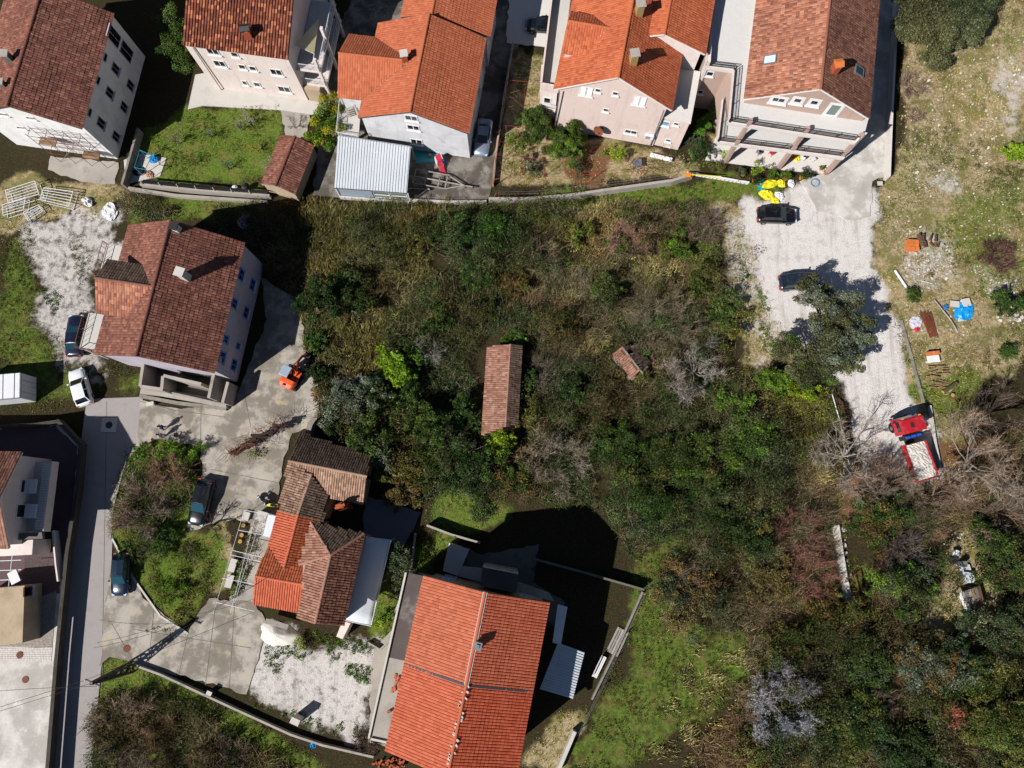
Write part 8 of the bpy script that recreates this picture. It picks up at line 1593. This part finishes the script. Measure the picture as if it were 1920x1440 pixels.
# barrels and scrap table, lower right
def barrel(px, py, label, mat, r=.32, h=.9, lie=None):
    p = V2(U(px,py,.4)); rt = thing('barrel', p, label, 'barrel', 'barrels by the scrap table', rz=lie or 0); m = MB(); prof = [(r*.98,0),(r,.03),(r,.28),(r*1.05,.3),(r,.32),(r,.58),(r*1.05,.6),(r,.62),(r,.87),(r*.98,h),(r*.9,h-.02)]; m.lathe((0,0,0),prof,18); ob = m.build('shell',mat,rt,local=True,smooth=True)
    if lie is not None: ob.rotation_euler = (0,R(90),0); ob.location = (-.45,0,r)
    MB().tube((.15,0,h-.02),(.15,0,h+.02),.04).build('bung','metal_dark',rt,local=True) if lie is None else None
barrel(1803,1057,'upright dark barrel in the scrap yard','metal_grey'); barrel(1793,1040,'pale barrel lying on its side','metal_white',lie=1.2); barrel(1786,1050,'dark upright barrel at the left of the scrap','metal_dark')
rt = thing('scrap_table', V2(U(1820,1125,0)), 'table of mixed corrugated sheets in the lower right', 'table'); P = T((1796,1113,.9),(1838,1098,.9),(1848,1135,.9),(1812,1150,.9))
for i in range(7):
    f0, f1 = i/7+.01, (i+1)/7-.01; m = MB(); m.slab([P[0]+(P[1]-P[0])*f0,P[0]+(P[1]-P[0])*f1,P[3]+(P[2]-P[3])*f1,P[3]+(P[2]-P[3])*f0],.05); m.build('board',('trim_white','wood_grey','concrete_dark','wood_grey','wood','concrete_dark','wood_brown')[i],rt)
for q in P: MB().bar(Vector((q.x,q.y,0)),q-Vector((0,0,.06)),.08).build('leg','wood_brown',rt)
rt = thing('metal_sheet', V2(U(1807,1078,0)), 'bent pale metal sheets between barrels and table', 'metal sheet')
for k, pp in enumerate((((1798,1062),(1818,1058),(1824,1078),(1804,1082)),((1806,1072),(1826,1074),(1828,1092),(1808,1094)))): m = MB(); m.slab(T(*[(x,y,.35+.3*k) for x,y in pp]),.03); m.build('sheet','metal_sheet',rt); q = U(pp[0][0]+8,pp[0][1]+8,0); MB().box((q.x,q.y,.15+.15*k),(.4,.4,.28+.3*k)).build('support','wood_brown',rt)
rt = thing('rusty_frame', V2(U(1612,1095,0)), 'narrow rusty frame on the grass beside the stone wall', 'frame'); P = T((1602,1078,.4),(1612,1072,.4),(1622,1128,.4),(1614,1132,.4))
for i in range(4): MB().bar(P[i],P[(i+1)%4],.07).build('bar','metal_rust',rt); MB().tube((P[i].x,P[i].y,0),P[i],.03).build('leg','metal_rust',rt)
# lawn corner: blue frame and clutter
rt = thing('swing_frame', V2(U(262,305,0)), 'pale blue pipe frame over clutter in the lawn corner', 'frame'); z=1.9; P = T((262,281,z),(285,292,z),(272,318,z),(252,314,z))
for i in range(4): MB().tube(P[i],P[(i+1)%4],.035).build('bar','plastic_teal',rt); MB().tube((P[i].x,P[i].y,0),P[i],.035).build('leg','glass_sky',rt)
sack(290,300,.45,'blue barrel-like bundle in the lawn corner','plastic_blue',.6,'sack','sack',1.0); sack(262,322,.5,'dark bundle in the lawn corner','cloth_dark',.4); sack(281,328,.35,'pinkish bundle in the lawn corner','skin',.3); sack(250,300,.5,'dark teal bundle under the blue frame','plastic_teal',.4)
for x, y, mt, lb, r in ((440,352,'plastic_white','round white water tank at the lawn wall',.36),(458,350,'metal_dark','round black water tank at the lawn wall',.36)): p = V2(U(x,y,.9)); rt = thing('water_tank', p, lb, 'tank'); m = MB(); m.lathe((0,0,0),[(r,0),(r,.85),(r*.9,.95),(r*.3,1.0)],18); m.build('shell',mt,rt,local=True,smooth=True); m = MB(); m.lathe((0,0,1.0),[(r*.3,0),(r*.3,.05)],10); m.build('lid',mt,rt,local=True)
sack(166,380,.7,'white rag hanging on the wild bank','plastic_white',.5,'rag','rag',.6); sack(206,398,.8,'white and black sheet heap on the bank','plastic_white',.35,'sheet','sheet',1.2); sack(426,1412,.45,'white plastic bag in the bottom brush','plastic_white',.6,'plastic_bag','bag',.8); sack(786,845,.35,'white plastic bag under the trees','plastic_white',.3,'plastic_bag','bag',1.1); sack(463,415,.9,'round pale tub lid in the shaded strip','tarp_white',.2,'tub','tub',1.0); sack(588,1396,.3,'blue canister by the lower wall','plastic_blue',.4,'canister','canister',1.0)
rt = thing('garden_table', V2(U(1195,305,0)), 'small grey table on the garden patch', 'table'); m = MB(); m.box(U(1195,305,.8),(.95,.95,.05)); m.build('top','plastic_grey',rt); [MB().bar((U(1195,305,.8).x+sx*.4,U(1195,305,.8).y+sy*.4,0),(U(1195,305,.8).x+sx*.4,U(1195,305,.8).y+sy*.4,.77),.05).build('leg','metal_dark',rt) for sx in (-1,1) for sy in (-1,1)]
rt = thing('white_bench', V2(U(1240,295,0)), 'long white garden bench below the pink annex', 'bench'); a, b = U(1219,290,.45), U(1260,300,.45); MB().bar(a,b,.5,.06).build('seat','trim_white',rt); d = (b-a).normalized(); [MB().bar(a+(b-a)*f-Vector((0,0,.45)),a+(b-a)*f-Vector((0,0,.03)),.3,.08).build('leg','trim_white',rt) for f in (.1,.9)]
# bricks heap near the ruined wall at the bottom
rt = thing('brick_heap', V2(U(730,1428,0)), 'heap of old clay bricks at the foot of the big house', 'bricks')
for i in range(24): p = U(700+random.uniform(0,60),1422+random.uniform(0,18)+i*.1,.1+.15*(i%2)); m = MB(); m.box(p,(.3,.18,.16),random.random()*3); m.build('brick','brick_chimney',rt)
# --- loose stones
def stones():
    areas = [([(1720,150),(1920,90),(1920,300),(1760,330),(1700,280)],.75,.10),([(1700,310),(1800,320),(1790,380),(1720,370)],.4,.12),([(1690,430),(1780,420),(1780,520),(1700,560)],.42,.09),([(1830,520),(1910,520),(1920,610),(1850,600)],.35,.13),([(1815,505),(1835,490),(1850,525),(1820,540)],.16,.05),([(1720,420),(1790,440),(1785,520),(1720,510)],.3,.07),([(1690,80),(1920,60),(1920,500),(1700,420)],.55,.06),([(1660,360),(1700,360),(1710,440),(1660,440)],.5,.08),([(1400,480),(1440,560),(1500,660),(1440,690),(1395,600)],.5,.09),([(1690,560),(1830,560),(1800,680),(1730,690)],.6,.09),([(1800,1140),(1850,1140),(1850,1190),(1800,1190)],.32,.13),([(1565,985),(1585,985),(1600,1130),(1580,1130)],.35,.14),([(1500,930),(1560,920),(1570,1090),(1520,1100)],1.2,.09),([(0,390),(60,400),(70,470),(10,440)],.8,.1),([(900,375),(1300,378),(1300,388),(900,390)],.9,.09),([(1775,985),(1810,1000),(1800,1030),(1770,1020)],.35,.13)]
    V_, F_, t = [], [], []; base = np.array([(x,y,z) for z in (-1,1) for y in (-1,1) for x in (-1,1)],float)*.6; q = np.array([(0,2,3,1),(4,5,7,6),(0,1,5,4),(1,3,7,5),(3,2,6,7),(2,0,4,6)]); k = 0
    for poly, step, r in areas:
        P = sample(poly, step, 1.0); P = P[vnoise(P[:, 0], P[:, 1], 2.2, 5)+.4*vnoise(P[:, 0], P[:, 1], .8, 1) > .55]
        for x, y in P:
            s = r*random.choice((.35,.5,.6,.8,1.1,1.9))*random.uniform(.8,1.2); a = random.random()*3; v = base*(1+RNG.normal(0,.22,(8,3))); v = v*s*np.array([1,random.uniform(.6,1),.6]); ca, sa = math.cos(a), math.sin(a); v = np.stack([v[:,0]*ca-v[:,1]*sa+x, v[:,0]*sa+v[:,1]*ca+y, v[:,2]+s*.2],-1); V_.append(v); F_.append(q+8*k); t += [random.random()]*6; k += 1
    o = np_mesh('rubble', np.concatenate(V_), np.concatenate(F_), 'stone_pale', None, tint=np.array(t)); tag(o, 'loose pale stones strewn over the slope', kind='stuff')
stones()
